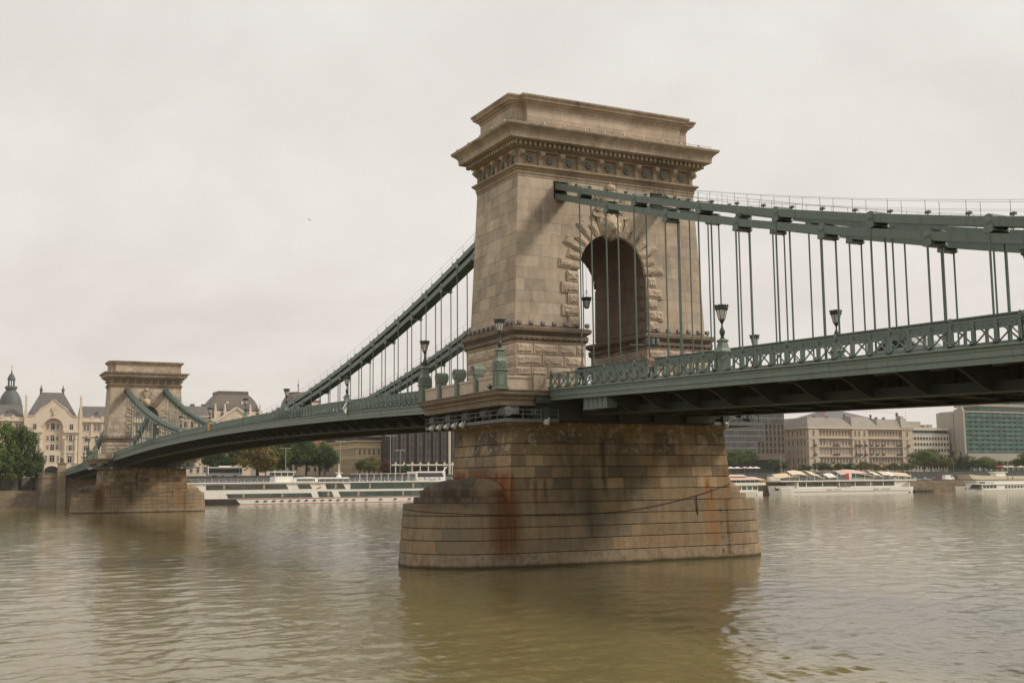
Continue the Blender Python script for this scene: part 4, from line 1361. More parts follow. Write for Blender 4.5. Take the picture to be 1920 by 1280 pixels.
def mk_lamp_small():
    ped = MB()
    ped.box(-0.36,0.36,-0.30,0.30,0.0,0.12); ped.box(-0.30,0.30,-0.26,0.26,0.12,1.02)
    ped.sweep([(-0.30,-0.26),(0.30,-0.26),(0.30,0.26),(-0.30,0.26)], [(0.0,1.02),(0.10,1.05),(0.12,1.10),(0.05,1.14),(-0.03,1.30),(-0.09,1.62),(-0.05,1.66),(-0.03,1.72),(-0.12,1.80)])
    for s in (-1,1):
        for k in (-0.09,0.09): ped.box(k-0.03,k+0.03,*sorted((s*0.16,s*0.215)),1.36,1.56)
    stem = MB()
    stem.lathe([(0.14,1.78),(0.15,1.84),(0.08,1.90),(0.10,1.98),(0.16,2.16),(0.15,2.26),(0.08,2.42),(0.05,2.50),(0.05,2.66),(0.10,2.72),(0.13,2.78),(0.10,2.80)], 12)
    gl = MB(); ir = MB()
    lantern(ir, gl, 2.80)
    return dict(pedestal=ped.mesh('pedestal', M['patina']), stem=stem.mesh('stem', M['dark_iron'], True), lantern=ir.mesh('lantern', M['dark_iron']), glass=gl.mesh('glass', M['lampglass']))
LB, LS = mk_lamp_big(), mk_lamp_small()
def lamp(kind, loc, label, group):
    t = thing('bridge_lamp', label, 'street lamp', loc, 0, group)
    obj('pedestal', kind['pedestal'], t); obj('stem', kind['stem'], t)
    l = obj('lantern', kind['lantern'], t); obj('glass', kind['glass'], l)
    return t
g1, g2 = 'lamps on the tower platforms', 'lamps along the bridge deck'
lamp(LB, (-6.68,10.98,12.1), 'cast-iron lamp on pale green pedestal at the near front corner of the tower platform', g1)
lamp(LB, (6.55,10.98,12.1), 'cast-iron lamp on pale green pedestal at the left end of the tower parapet', g1)
lamp(LB, (-6.5,-10.98,12.1), 'platform lamp whose lantern peeps over the railing right of the near tower', g1)
lamp(LB, (195.4,10.98,12.1), 'platform lamp at the front corner below the far tower', g1)
lamp(LB, (208.6,10.98,12.1), 'platform lamp at the left end of the far tower parapet', g1)
lamp(LB, (195.5,-10.98,12.1), 'platform lamp right of the far tower behind the chains', g1)
for x, lb in ((-26.1,'green bridge lamp on the railing just right of the near tower'),
              (-46.1,'green bridge lamp cut off by the right edge of the picture'),
              (15.9,'bridge lamp on the main span tucked behind the left platform lamp'),
              (36.8,'bridge lamp on the main span railing under the rising chain'),
              (58.9,'bridge lamp standing out against the sky at mid span'),
              (78.6,'bridge lamp in front of the domed roof'),
              (100.3,'bridge lamp left of the gabled theatre-like front, half hidden by the deck'),
              (122.0,'small distant bridge lamp between mid span and the far tower'),
              (143.5,'small distant bridge lamp, second before the far tower'),
              (165.0,'small distant bridge lamp, last before the far tower'),
              (228.0,'bridge lamp on the far side span left of the far tower'),
              (250.0,'farthest bridge lamp near the abutment')):
    lamp(LS, (x, 7.0, zf(x)), lb, g2)
lamp(LS, (-22.4,-4.6,zf(-22)+0.78), 'bridge lamp on the rear side seen between the hanging rods', g2)
# lantern hung in the arch
t = thing('hanging_lantern', 'dark lantern hanging on wires inside the arch of the near tower', 'lantern', (0.15,0.0,19.2))
ir, gl = MB(), MB(); lantern(ir, gl, 0.0)
ir.tube((0,0,0.9),(0,0,1.5),0.015,4)
for i in range(4):
    a = pi/4+i*pi/2; ir.tube((0.33*cos(a),0.33*sin(a),0.8),(0,0,1.5),0.01,4)
ir.tube((0,0,1.5),(0,0,5.1),0.012,4); ir.tube((0,-2.9,0.75),(0,2.9,0.75),0.012,4)
l = ir.build('lantern', M['dark_iron'], t); gl.build('glass', M['lampglass'], t)

# ================================================================== river
def water_mat():
    m, nt, bs = _start('river water')
    ge = nt.nodes.new('ShaderNodeNewGeometry'); pos = ge.outputs['Position']
    n0 = _noise(nt, pos, 0.012, 3, 0.5, (1, 1.6, 1))
    c = _ramp(nt, n0, [(0.35, (0.155,0.128,0.050)), (0.65, (0.190,0.160,0.072))])
    nt.links.new(c, bs.inputs['Base Color'])
    bs.inputs['Roughness'].default_value = 0.04
    bs.inputs['IOR'].default_value = 1.33
    bs.inputs['Specular IOR Level'].default_value = 0.5
    h2 = _noise(nt, pos, 3.2, 4, 0.6, (1.2, 0.8, 1), 0.5)
    h3 = _noise(nt, pos, 6.5, 2, 0.5, (1.0, 0.7, 1))
    h = _math(nt, 'ADD', _math(nt, 'MULTIPLY', h2, 0.014), _math(nt, 'MULTIPLY', h3, 0.006))
    b = nt.nodes.new('ShaderNodeBump'); b.inputs['Strength'].default_value = 1.0; b.inputs['Distance'].default_value = 1.0
    nt.links.new(h, b.inputs['Height']); nt.links.new(b.outputs[0], bs.inputs['Normal'])
    return m
M['water'] = water_mat()
import numpy as np
def wave_height(x, y, cell):
    """sum of short wind waves, choppier in gust patches, calmer in the lee of the pier"""
    r = np.random.RandomState(5)
    h = np.zeros_like(x)
    n = 74
    for i in range(n):
        lam = 0.29*(4.2/0.29)**((i+r.rand())/n)
        a = r.normal(0.45, 0.75)
        k = 2*np.pi/lam
        slope = 0.0205*(1.0 if lam < 1.1 else 0.62)
        w = np.clip((lam/cell-2.0)/2.0, 0, 1)
        u = x*np.cos(a)+y*np.sin(a)
        ph = k*u+r.rand()*6.28+1.1*np.sin(x*0.11*r.uniform(0.5,1.7)+y*0.13*r.uniform(-1,1)+r.rand()*6)
        t = -x*np.sin(a)+y*np.cos(a)
        env = 0.55+0.45*np.sin(t*2*np.pi/(lam*r.uniform(1.6,3.4))+u*2*np.pi/(lam*r.uniform(3,7))+r.rand()*6.28)
        h += w*env*slope/k*1.25*(np.sin(ph)+0.25*np.cos(2*ph))
    g = 0.5+0.25*np.sin(x*0.031+1.7*np.sin(y*0.021)+0.6)+0.25*np.sin(y*0.043+1.3*np.sin(x*0.027+1.0)+2.0)
    calm = 1-0.50*np.exp(-(((x+14)/16)**2+((y-2)/12)**2))
    return h*(0.55+0.75*g)*calm
def river_mesh():
    ox, oy = -77.0, 46.0
    nr, na = 980, 640
    rr = 17*np.exp(np.linspace(0, np.log(640/17.0), nr))
    aa = np.radians(np.linspace(-70, 24, na))
    R, A_ = np.meshgrid(rr, aa, indexing='ij')
    X = ox+R*np.cos(A_); Y = oy+R*np.sin(A_)
    fade = np.clip((630-R)/80, 0, 1)
    Z = wave_height(X, Y, R*0.0037)*fade
    v = np.stack([X, Y, Z], -1).reshape(-1, 3)
    i, j = np.meshgrid(np.arange(nr-1), np.arange(na-1), indexing='ij')
    a = (i*na+j).ravel(); f = np.stack([a, a+na, a+na+1, a+1], -1)
    keep = v[a, 0] < 303
    f = f[keep]
    me = bpy.data.meshes.new('river')
    me.vertices.add(len(v)); me.vertices.foreach_set('co', v.ravel())
    me.loops.add(f.size); me.loops.foreach_set('vertex_index', f.ravel())
    me.polygons.add(len(f)); me.polygons.foreach_set('loop_start', np.arange(0, f.size, 4)); me.polygons.foreach_set('loop_total', np.full(len(f), 4))
    me.update(calc_edges=True)
    me.polygons.foreach_set('use_smooth', np.ones(len(f), dtype=bool))
    me.materials.append(M['water'])
    return me
tag(obj('river', river_mesh()), kind='structure')
m = MB()
m.quad((-900,-2500,-0.35),(301,-2500,-0.35),(301,1500,-0.35),(-900,1500,-0.35))
tag(m.build('river_reach', M['water'], recalc=False), kind='structure')

# ================================================================== far bank: ground
def flat(name, x0, x1, y0, y1, z0, z1, mat, kind='structure'):
    m = MB(); m.box(x0, x1, y0, y1, z0, z1)
    return tag(m.build(name, mat), kind=kind)
def quay_mat():
    m, nt, bs = _start('quay masonry')
    ge = nt.nodes.new('ShaderNodeNewGeometry')
    mp = nt.nodes.new('ShaderNodeMapping'); mp.inputs['Rotation'].default_value = (radians(90), 0, radians(90))
    cx = nt.nodes.new('ShaderNodeSeparateXYZ'); nt.links.new(ge.outputs['Position'], cx.inputs[0])
    cb = nt.nodes.new('ShaderNodeCombineXYZ'); nt.links.new(cx.outputs[1], cb.inputs[0]); nt.links.new(cx.outputs[2], cb.inputs[1])
    br = nt.nodes.new('ShaderNodeTexBrick'); nt.links.new(cb.outputs[0], br.inputs['Vector'])
    br.inputs['Color1'].default_value = (0.25,0.195,0.135,1); br.inputs['Color2'].default_value = (0.17,0.135,0.095,1); br.inputs['Mortar'].default_value = (0.13,0.10,0.07,1)
    br.inputs['Scale'].default_value = 1.0; br.inputs['Brick Width'].default_value = 1.5; br.inputs['Row Height'].default_value = 0.6; br.inputs['Mortar Size'].default_value = 0.02
    n = _noise(nt, ge.outputs['Position'], 0.5, 5, 0.65); n2 = _noise(nt, ge.outputs['Position'], 0.8, 5, 0.6, (1,1,0.2))
    v = _math(nt, 'ADD', _math(nt, 'MULTIPLY', n, 0.9), _math(nt, 'MULTIPLY', n2, 0.7))
    v = _math(nt, 'ADD', v, 0.25)
    hs = nt.nodes.new('ShaderNodeHueSaturation'); nt.links.new(br.outputs[0], hs.inputs['Color']); nt.links.new(v, hs.inputs['Value'])
    nt.links.new(hs.outputs[0], bs.inputs['Base Color']); bs.inputs['Roughness'].default_value = 0.9
    b = nt.nodes.new('ShaderNodeBump'); b.inputs['Distance'].default_value = 0.05; nt.links.new(n, b.inputs['Height']); nt.links.new(b.outputs[0], bs.inputs['Normal'])
    return m
M['quaywall'] = quay_mat()
M['paving'] = mk('quay paving', (0.30,0.27,0.23), 0.9, grain=(0.4,0.15))
M['street'] = mk('street ground', (0.16,0.15,0.14), 0.9, grain=(0.1,0.2))
M['teal_wall'] = mk('dark embankment wall', (0.065,0.075,0.07), 0.8, grain=(0.6,0.25), streak=0.15)
flat('lower_quay', 300, 317, -1500, 900, -3, 4.85, M['quaywall'])
flat('quay_road', 300.5, 316.5, -1500, 900, 4.86, 4.90, M['paving'])
flat('riverside_bank', 316, 2600, -2500, 1600, -3, 8.9, M['street'])
m = MB(); m.box(315.6, 316, -1500, -12, 4.9, 8.95); m.box(315.5,316.1,-1500,-12,8.95,9.05)
tag(m.build('embankment_wall', M['teal_wall']), kind='structure')
m = MB()
for z in (9.4,9.7,10.0): m.box(315.78,315.82,-520,-225,z-0.03,z+0.03)
for i in range(120): m.box(315.75,315.85,-520+i*2.5-0.05,-520+i*2.5+0.05,9.05,10.02)
tag(m.build('promenade_railing', mk('railing teal', (0.05,0.085,0.075), 0.5)), 'dark green railing along the upper promenade above the quay at right', 'railing')
# stone steps and ledge at the foot of the left quay
m = MB()
for i in range(4): m.box(297.6+i*0.6, 300.05, 9, 120, -2, 0.25+0.3*i)
tag(m.build('quay_steps', M['quaywall']), 'worn stone steps at the foot of the left quay wall', 'steps')

# ------------------------------------------------ abutment of the bridge
ab = thing('bridge_abutment', 'dark stone abutment where the bridge lands below the palace', 'abutment', (291.2, 0, 0))
m = MB(); m.box(0,26,-8.6,8.6,-3,9.85); m.build('abutment_wall', M['quaywall'], ab)
m = MB(); m.box(0.4,26,8.6,13.3,-3,8.6); m.sweep([(0.4,8.62),(26,8.62),(26,13.3),(0.4,13.3)], [(0,8.6),(0.15,8.65),(0.15,8.9),(0.0,9.0),(0.0,9.7),(0.08,9.72),(0.08,9.95),(0,9.98)]); m.build('wing_wall', M['quaywall'], ab)
m = MB()
for k in range(15): m.cbox(-0.7,1.5,6.9,9.3,-0.6+k*0.72,-0.6+k*0.72+0.66,0.08)
m.box(-0.55,1.35,7.05,9.15,-1,10.2)
m.sweep([(-0.6,7.0),(1.4,7.0),(1.4,9.2),(-0.6,9.2)], [(0,10.2),(0.2,10.25),(0.25,10.5),(0,10.55),(0,12.6),(0.2,12.7),(0.25,12.95),(0,13.0)])
m.build('corner_pillar', M['quay'], ab)
m = MB(); m.box(0.30,0.42,9.5,11.1,0.3,4.1); m.box(0.30,0.42,11.6,13.1,0.3,4.1); m.build('dark_panels', M['darktrim'], ab)
# crouching lion on the pillar
bm = bmesh.new()
for c, r, s in (((0.6,8.1,13.65),0.75,(1.25,0.8,0.85)),((-0.15,8.1,14.35),0.62,(0.9,1,1)),((-0.6,8.1,14.2),0.3,(1,0.9,0.8)),((-0.4,7.6,13.25),0.25,(1.6,0.8,0.8)),((-0.4,8.6,13.25),0.25,(1.6,0.8,0.8))):
    g = bmesh.ops.create_icosphere(bm, subdivisions=3, radius=r)
    for v in g['verts']: v.co = Vector((v.co.x*s[0],v.co.y*s[1],v.co.z*s[2]))*(1+0.08*noise.noise(v.co*4))+Vector(c)
me = bpy.data.meshes.new('stone_lion'); bm.to_mesh(me); bm.free(); me.materials.append(M['quay'])
me.polygons.foreach_set('use_smooth', [True]*len(me.polygons))
o = obj('stone_lion', me); o.location = (291.2,0,0); tag(o, 'weathered stone lion crouching on the abutment pillar', 'statue')

# ================================================================== buildings (places and facade sizes mostly converted from image pixels)
def plaster(name, col, var=0.06, streak=0.08): return mk(name, col, 0.85, grain=(0.25,var), streak=streak, bump=(2,0.02))
M['cream'] = plaster('cream limestone facade', (0.60,0.49,0.36))
M['cream2'] = plaster('shell pale facade', (0.64,0.54,0.42))
M['yellow'] = plaster('ochre plaster', (0.50,0.39,0.22))
M['beige'] = plaster('beige plaster', (0.50,0.415,0.325))
M['beige_trim'] = plaster('pale plaster trim', (0.58,0.49,0.39))
M['white_f'] = plaster('white facade', (0.58,0.53,0.45))
M['concrete'] = plaster('concrete', (0.36,0.325,0.28), 0.05, 0.05)
M['brown'] = mk('brown cladding', (0.068,0.054,0.047), 0.6, grain=(0.4,0.1), rnd=0.2)
M['taupe'] = mk('taupe cladding', (0.115,0.092,0.078), 0.65, grain=(0.3,0.06))
M['slate'] = mk('slate roof', (0.13,0.122,0.12), 0.6, grain=(0.7,0.12), streak=0.1, bump=(5,0.02))
M['roofmetal'] = mk('pale sheet roof', (0.215,0.19,0.16), 0.6, grain=(0.3,0.18), streak=0.15)
M['roofbrown'] = mk('brown dome roof', (0.13,0.108,0.094), 0.55, grain=(0.7,0.1), streak=0.1)
M['roofred'] = mk('red tile roof', (0.25,0.10,0.07), 0.85, grain=(1.2,0.2))
M['copper'] = mk('patinated copper', (0.085,0.098,0.095), 0.6, grain=(1,0.15))
M['pane'] = mk('dark window glass', (0.022,0.023,0.026), 0.3, grain=(0.5,0.3), spec=0.25, rnd=0.3)
M['pane_b'] = mk('curtained window glass', (0.17,0.15,0.13), 0.3, grain=(0.5,0.3), spec=0.6, rnd=0.35)
M['pane_g'] = mk('green tinted glass', (0.030,0.105,0.090), 0.10, grain=(0.5,0.2), spec=0.7, rnd=0.35)
M['pane_k'] = mk('grey curtain wall glass', (0.042,0.05,0.056), 0.08, grain=(0.3,0.2), spec=0.7, rnd=0.35)
M['frame_w'] = mk('white window frame', (0.60,0.56,0.50), 0.6)
M['frame_d'] = mk('dark window frame', (0.07,0.06,0.05), 0.6)
M['steel'] = mk('galvanised steel', (0.42,0.42,0.41), 0.4, metal=0.3)

_WM = {}
def win_mesh(w, h, style, fm, pm):
    key = (w, h, style, fm, pm)
    if key in _WM: return _WM[key]
    m = MB(); hw, hh = w/2, h/2; t = 0.13
    m.box(-0.14,0,-hw-t,-hw,-hh,hh); m.box(-0.14,0,hw,hw+t,-hh,hh)
    m.box(-0.20,0,-hw-t-0.08,hw+t+0.08,-hh-0.2,-hh); m.box(-0.14,0,-hw-t,hw+t,hh,hh+t)
    if style != 'square':
        m.box(-0.07,-0.031,-0.05,0.05,-hh,hh); m.box(-0.07,-0.031,-hw,hw,hh*0.35,hh*0.35+0.09)
    if style in ('hood',): m.box(-0.34,0,-hw-0.35,hw+0.35,hh+0.30,hh+0.46)
    if style == 'gable': m.prism([(-hw-0.35,hh+0.3),(hw+0.35,hh+0.3),(0,hh+0.85)], 'x', -0.32, 0)
    if style == 'arch': m.prism([(hw*1.25*cos(pi*i/8), hh+t*0.5+hw*1.1*sin(pi*i/8)) for i in range(9)], 'x', -0.16, 0)
    m.mi = 1
    m.box(-0.03,0,-hw,hw,-hh,hh)
    if style == 'arch': m.prism([(hw*cos(pi*i/8), hh+t*0.5+hw*0.9*sin(pi*i/8)) for i in range(9)], 'x', -0.175, -0.161)
    me = m.mesh('window', [M[fm], M[pm]])
    _WM[key] = me
    return me
def wins(T, me, pts, x=0.0, face='W', name='window'):
    for p, z in pts:
        if face == 'W': obj(name, me, T, (x, p, z))
        else: obj(name, me, T, (p, x, z), (0,0,radians(-90)))
def part(T, name, mat, *bx):
    m = MB()
    for b in bx: m.box(*b)
    return m.build(name, mat, T)
def hip(T, name, mat, x0, x1, y0, y1, z0, z1, inx, iny):
    m = MB()
    m.add([(x0,y0,z0),(x1,y0,z0),(x1,y1,z0),(x0,y1,z0),(x0+inx,y0+iny,z1),(x1-inx,y0+iny,z1),(x1-inx,y1-iny,z1),(x0+inx,y1-iny,z1)],
          [(3,2,1,0),(4,5,6,7),(0,1,5,4),(1,2,6,5),(2,3,7,6),(3,0,4,7)])
    return m.build(name, mat, T)

# ------------------------------------------------ palace with the curved gable
T = thing('palace', 'cream palace with curved gable, tall arch recess and steep slate roof at left', 'building', (425, -1.65, 8.9))
g0 = [(10.1,34.65),(8.7,34.1),(7.2,34.4),(5.7,36.0),(4.9,37.3),(2.6,38.7),(1.1,40.0),(0.4,40.8)]  # gable outline traced in image pixels, then converted to metres at this facade plane
out = [(-10.1,0.0-0)]+[(-a, b-8.9) for a, b in g0]+[(a, b-8.9) for a, b in reversed(g0)]+[(10.1,0)]
A = 3.6
arch = [(A, 0.0),(A,20.9)]+[(A*cos(pi*i/14), 20.9+A*sin(pi*i/14)) for i in range(1,14)]+[(-A,20.9),(-A,0.0)]
m = MB(); m.prism(out[::-1][:0]+out+arch, 'x', -1.2, 0.6); m.build('gable_wall', M['cream2'], T)
part(T, 'recess_wall', M['cream'], (0.3,0.9,-A,A,0,24.6))
m = MB()
for a, b in zip(out[1:-1], out[2:-1]): m.beam((-1.1,a[0],a[1]),(-1.1,b[0],b[1]),0.7,0.45)
for i in range(14):
    a = (-A*1.06*cos(pi*i/14), 20.9+A*1.06*sin(pi*i/14)); b = (-A*1.06*cos(pi*(i+1)/14), 20.9+A*1.06*sin(pi*(i+1)/14)); m.beam((-1.25,*a),(-1.25,*b),0.4,0.5)
m.build('gable_moulding', M['beige_trim'], T)
part(T, 'lower_bay', M['cream2'], (-1.0,0.3,-A,A,0,11.6))
m = MB(); m.prism([(-2.7,0),(-2.7,3.4)]+[(-2.7*cos(pi*i/10),3.4+2.0*sin(pi*i/10)) for i in range(11)]+[(2.7,3.4),(2.7,0)], 'x', -1.25, -1.02); m.build('entrance_arch', M['pane'], T)
m = MB()
for i in range(12):
    a = (-2.95*cos(pi*i/12),3.4+2.25*sin(pi*i/12)); b = (-2.95*cos(pi*(i+1)/12),3.4+2.25*sin(pi*(i+1)/12)); m.beam((-1.2,*a),(-1.2,*b),0.5,0.5)
m.build('entrance_moulding', M['cream2'], T)
for s in (-1,1):
    m = MB(); m.box(-1.5,0.4,s*10.35-0.55,s*10.35+0.55,0,27.5); m.box(-1.2,0.2,s*10.35-0.35,s*10.35+0.35,27.5,32.8); m.lathe([(0.55,32.8),(0.6,33.1),(0.4,33.5),(0.1,34.2)],8,(-0.5,s*10.35,0)); m.build('pylon', M['cream2'], T)
    for y in (4.6,8.6):
        m = MB(); m.lathe([(0.75,6.5),(0.6,7.2),(0.55,15.8),(0.8,16.4)],10,(-1.3,s*y,0)); m.build('half_column', M['cream2'], T)
    part(T, 'balcony', M['cream2'], (-1.9,-1.2,*sorted((s*4.0,s*9.6)),19.0,19.9), (-2.0,-1.2,*sorted((s*3.9,s*9.7)),18.7,19.0))
    part(T, 'balcony', M['cream2'], (-1.7,-1.2,*sorted((s*4.0,s*9.6)),10.6,11.2))
for y0, y1 in ((10.9,62),(-48,-10.9)):
    part(T, 'wing', M['cream'], (0.4,18,y0,y1,0,24.2))
    part(T, 'wing_cornice', M['cream2'], (-0.5,0.4,y0,y1,23.2,23.7), (-0.2,0.4,y0,y1,23.7,24.9), (0.0,0.4,y0,y1,17.2,17.6), (0.0,0.4,y0,y1,9.2,9.6))
    hip(T, 'wing_roof', M['slate'], 0.2, 18, y0, y1, 24.3, 29.9, 4.2, 0.5)
    n = int((y1-y0)/4.1)
    for i in range(n):
        y = (y0+1.9+i*4.1) if y0 > 0 else (y1-1.9-i*4.1)
        wins(T, win_mesh(0.75,2.5,'plain','frame_w','pane'), [(y-0.62,21.0),(y+0.62,21.0)], 0.4)
        wins(T, win_mesh(1.1,2.1,'arch','frame_w','pane'), [(y,16.3)], 0.4)
        wins(T, win_mesh(1.4,2.0,'plain','frame_w','pane'), [(y,12.6)], 0.4)
        wins(T, win_mesh(1.3,2.4,'hood','frame_w','pane'), [(y,7.8)], 0.4)
        m = MB(); m.lathe([(0.0,0),(0.75,0),(0.75,0.5),(0,0.5)],12,(-0.35,y+2.05,24.9),'x'); m.build('roundel', M['beige_trim'], T)
        if i % 2: 
            m = MB(); m.box(1.6,3.2,y-0.45,y+0.45,26.2,27.1); m.prism([(y-0.6,27.1),(y+0.6,27.1),(y,27.7)],'x',1.5,3.4); m.build('dormer', M['slate'], T)
        part(T, 'pilaster', M['cream2'], (0.0,0.4,y+1.7,y+2.4,17.6,23.2))
m = MB(); m.add([(0.8,-9.6,24.5),(18,-9.6,24.5),(18,9.6,24.5),(0.8,9.6,24.5),(6.5,-4.2,35.4),(12,-4.2,35.4),(12,4.2,35.4),(6.5,4.2,35.4)],[(3,2,1,0),(4,5,6,7),(0,1,5,4),(1,2,6,5),(2,3,7,6),(3,0,4,7)])
m.build('steep_roof', M['slate'], T)
for s in (-1,1):
    m = MB(); m.lathe([(0.5,34.2),(0.5,36.4),(0.75,36.7),(0.3,37.4),(0.08,38.6)],8,(8.5,s*4.2,0)); m.build('turret', M['slate'], T)
# windows of the centre
for s in (-1,1):
    wins(T, win_mesh(1.2,2.3,'plain','frame_w','pane'), [(s*6.9,21.0)], -1.2)
    for z, h, st in ((16.5,2.4,'plain'),(12.7,2.2,'plain')):
        wins(T, win_mesh(1.1,h,st,'frame_w','pane'), [(s*6.7,z)], -1.2); wins(T, win_mesh(0.55,h*0.9,st,'frame_w','pane'), [(s*6.7-1.4,z),(s*6.7+1.4,z)], -1.2)
    wins(T, win_mesh(1.5,2.4,'gable','frame_w','pane'), [(s*6.6,8.0)], -1.2)
for z, h in ((21.2,2.6),(16.6,2.4),(12.9,2.4)):
    wins(T, win_mesh(1.4,h,'plain','frame_w','pane'), [(0,z)], 0.3); wins(T, win_mesh(0.7,h*0.75,'plain','frame_w','pane'), [(-1.8,z),(1.8,z)], 0.3)
wins(T, win_mesh(1.8,2.6,'plain','frame_w','pane'), [(0,8.4)], -1.0); wins(T, win_mesh(0.6,2.2,'plain','frame_w','pane'), [(-2.2,8.4),(2.2,8.4)], -1.0)
m = MB(); m.lathe([(0,0),(1.0,0),(1.0,0.25),(0.7,0.35),(0,0.4)],14,(-1.6,0,28.2),'x'); m.lathe([(0.5,-0.3),(0.6,0.5),(0,1.0)],8,(-1.3,0,26.2)); m.build('gable_medallion', M['beige_trim'], T)

# ------------------------------------------------ church dome far behind
T = thing('church_tower', 'dark copper domed church tower with lantern and cross behind the palace', 'church', (720, -4, 8.9)); T.scale = (0.86, 0.86, 0.985)
part(T, 'tower_body', M['beige'], (-8,8,-7.5,7.5,0,48.5))
m = MB(); m.lathe([(8.4,48.5),(8.6,49.2),(8.0,49.4),(7.6,52),(6.4,55),(4.6,57.6),(3.4,58.8),(3.3,59.2)],16); m.build('dome', M['copper'], T, smooth=True)
m = MB(); m.lathe([(3.3,59.2),(4.2,59.8),(4.2,61.4),(3.0,61.6)],12); m.build('gallery', M['copper'], T)
m = MB()
for i in range(8): t = 2*pi*i/8; m.box(2.1*cos(t)-0.28,2.1*cos(t)+0.28,2.1*sin(t)-0.28,2.1*sin(t)+0.28,61.5,65.4)
m.lathe([(2.7,65.4),(2.8,65.9),(2.6,66.6),(2.0,68.2),(0.9,69.6),(0.45,70.6),(0.15,72.2)],12); m.build('lantern', M['copper'], T)
m = MB(); m.box(-0.12,0.12,-0.12,0.12,72,75.5); m.box(-0.12,0.12,-0.8,0.8,74,74.3); m.lathe([(0.1,71.8),(0.5,72.2),(0.1,72.7)],8); m.build('cross', mk('gilt', (0.55,0.40,0.15), 0.4, metal=0.6), T)

# ------------------------------------------------ blocks right of the far tower
T = thing('apartment_block', 'pale block with grey roof just right of the far tower', 'building', (450, -60, 8.9))
part(T, 'wall', M['beige_trim'], (0,16,-10,13,0,28.0))
part(T, 'cornice', M['beige'], (-0.6,0,-10,13,27.3,28.1),(-0.2,0,-10,13,20.5,20.9),(-0.2,0,-10,13,13.3,13.7))
hip(T, 'roof', M['slate'], -0.4, 16, -10, 13, 28.1, 32.4, 3, 0.5)
m = MB()
for y in (-8,-3,4,9): m.box(5,6.5,y-0.9,y+0.9,31.5,33.6)
m.build('chimneys', M['roofbrown'], T)
for z in (24,17,10,4): wins(T, win_mesh(1.1,2.3,'hood','frame_w','pane'), [(-8+3*i, z) for i in range(7)])
T = thing('striped_front', 'white fluted front glimpsed through the far tower arch', 'building', (440, -41, 8.9))
part(T, 'wall', M['concrete'], (0,7,-6,6,0,26))
for i in range(8): part(T, 'white_pier', M['white_f'], (-0.8,0,-5.5+i*1.5,-4.8+i*1.5,0,26))

T = thing('domed_building', 'cream building with pediment, statues and brown mansard dome', 'building', (455, -82.5, 8.9))
part(T, 'wall', M['cream'], (0,24,-15,15,0,26.5))
part(T, 'cornice', M['cream2'], (-0.7,0,-15,15,26,27),(-0.3,0,-15,15,19,19.5))
part(T, 'attic_wall', M['cream2'], (0.5,22,-12.5,12.5,27,30.6))
m = MB(); m.prism([(-10,25.5),(10,25.5),(0,31.8)], 'x', -1.6, -0.6); m.build('tympanum', M['cream'], T)
m = MB(); m.beam((-1.5,-10.6,25.2),(-1.5,0,32.2),1.2,0.9); m.beam((-1.5,10.6,25.2),(-1.5,0,32.2),1.2,0.9); m.box(-2.1,-0.4,-10.8,10.8,24.6,25.5); m.build('pediment_moulding', M['white_f'], T)
bm = bmesh.new(); r = random.Random(4)
for i in range(16):
    y = -7+14*i/15; h = (1-abs(y)/9)*4.2
    g = bmesh.ops.create_icosphere(bm, subdivisions=2, radius=0.45)
    for v in g['verts']: v.co = Vector((v.co.x*0.7, v.co.y, v.co.z*h*0.8))*(1+0.3*noise.noise(v.co*3+Vector((i,0,0))))+Vector((-1.65,y,25.6+h*0.4))
me = bpy.data.meshes.new('relief'); bm.to_mesh(me); bm.free(); me.materials.append(M['beige_trim']); obj('relief_figures', me, T)
for y in (9.3,5.0,-6.7,-11.2):
    m = MB(); m.box(-0.6,0.6,y-0.6,y+0.6,27,31.0); m.lathe([(0.55,31),(0.5,32.0),(0.35,32.8),(0.42,33.2),(0.3,33.8),(0.0,34.0)],8,(0,y,0)); m.build('pinnacle_statue', M['cream2'], T)
for s in range(6): wins(T, win_mesh(1.1,2.0,'plain','frame_w','pane'), [(-10+4*s,29.0)], 0.5)
for z in (22.5,15.5,8.5): wins(T, win_mesh(1.3,2.8,'hood','frame_w','pane'), [(-12.5+3.57*i, z) for i in range(8)])
m = MB(); pr = [(11.2,30.6),(11.4,31.4),(11.0,31.8),(10.4,33.6),(9.3,35.8),(7.9,37.6),(6.9,38.6),(6.9,40.2)]
vs = []
for r_, z in pr: vs += [(11-r_*0.9,-r_,z),(11+r_*0.9,-r_,z),(11+r_*0.9,r_,z),(11-r_*0.9,r_,z)]
m.add(vs, [(k*4+i,k*4+(i+1)%4,(k+1)*4+(i+1)%4,(k+1)*4+i) for k in range(len(pr)-1) for i in range(4)]+[(28,29,30,31)])
m.build('mansard_dome', M['roofbrown'], T)
m = MB()
for y in (-3.4,3.4): m.box(1.9,2.6,y-0.5,y+0.5,34.3,35.3)
m.build('skylights', M['frame_w'], T)

T = thing('spired_building', 'distant building with brown domed roof and thin mast behind the chains', 'building', (560, -147, 8.9))
part(T, 'wall', M['beige'], (0,18,-14,12,0,40.5))
m = MB(); m.lathe([(8.4,40.5),(8.6,41.2),(7.6,44),(6.0,46.8),(4.4,48.2),(4.4,49.2)],12,(9,3,0)); m.build('domed_roof', M['roofbrown'], T)
m = MB(); m.lathe([(0.28,48),(0.22,52),(0.5,53.2),(0.12,53.8),(0.06,57)],6,(6,2.4,0)); m.build('mast', M['frame_d'], T)
part(T, 'roof_cabin', M['white_f'], (1,6,-9,-2,40.5,43.5)); part(T, 'cabin_roof', M['roofred'], (0.6,6.4,-9.4,-1.6,43.5,44.4))
wins(T, win_mesh(1.1,2.3,'hood','frame_w','pane'), [(-12+3*i, 36) for i in range(8)])

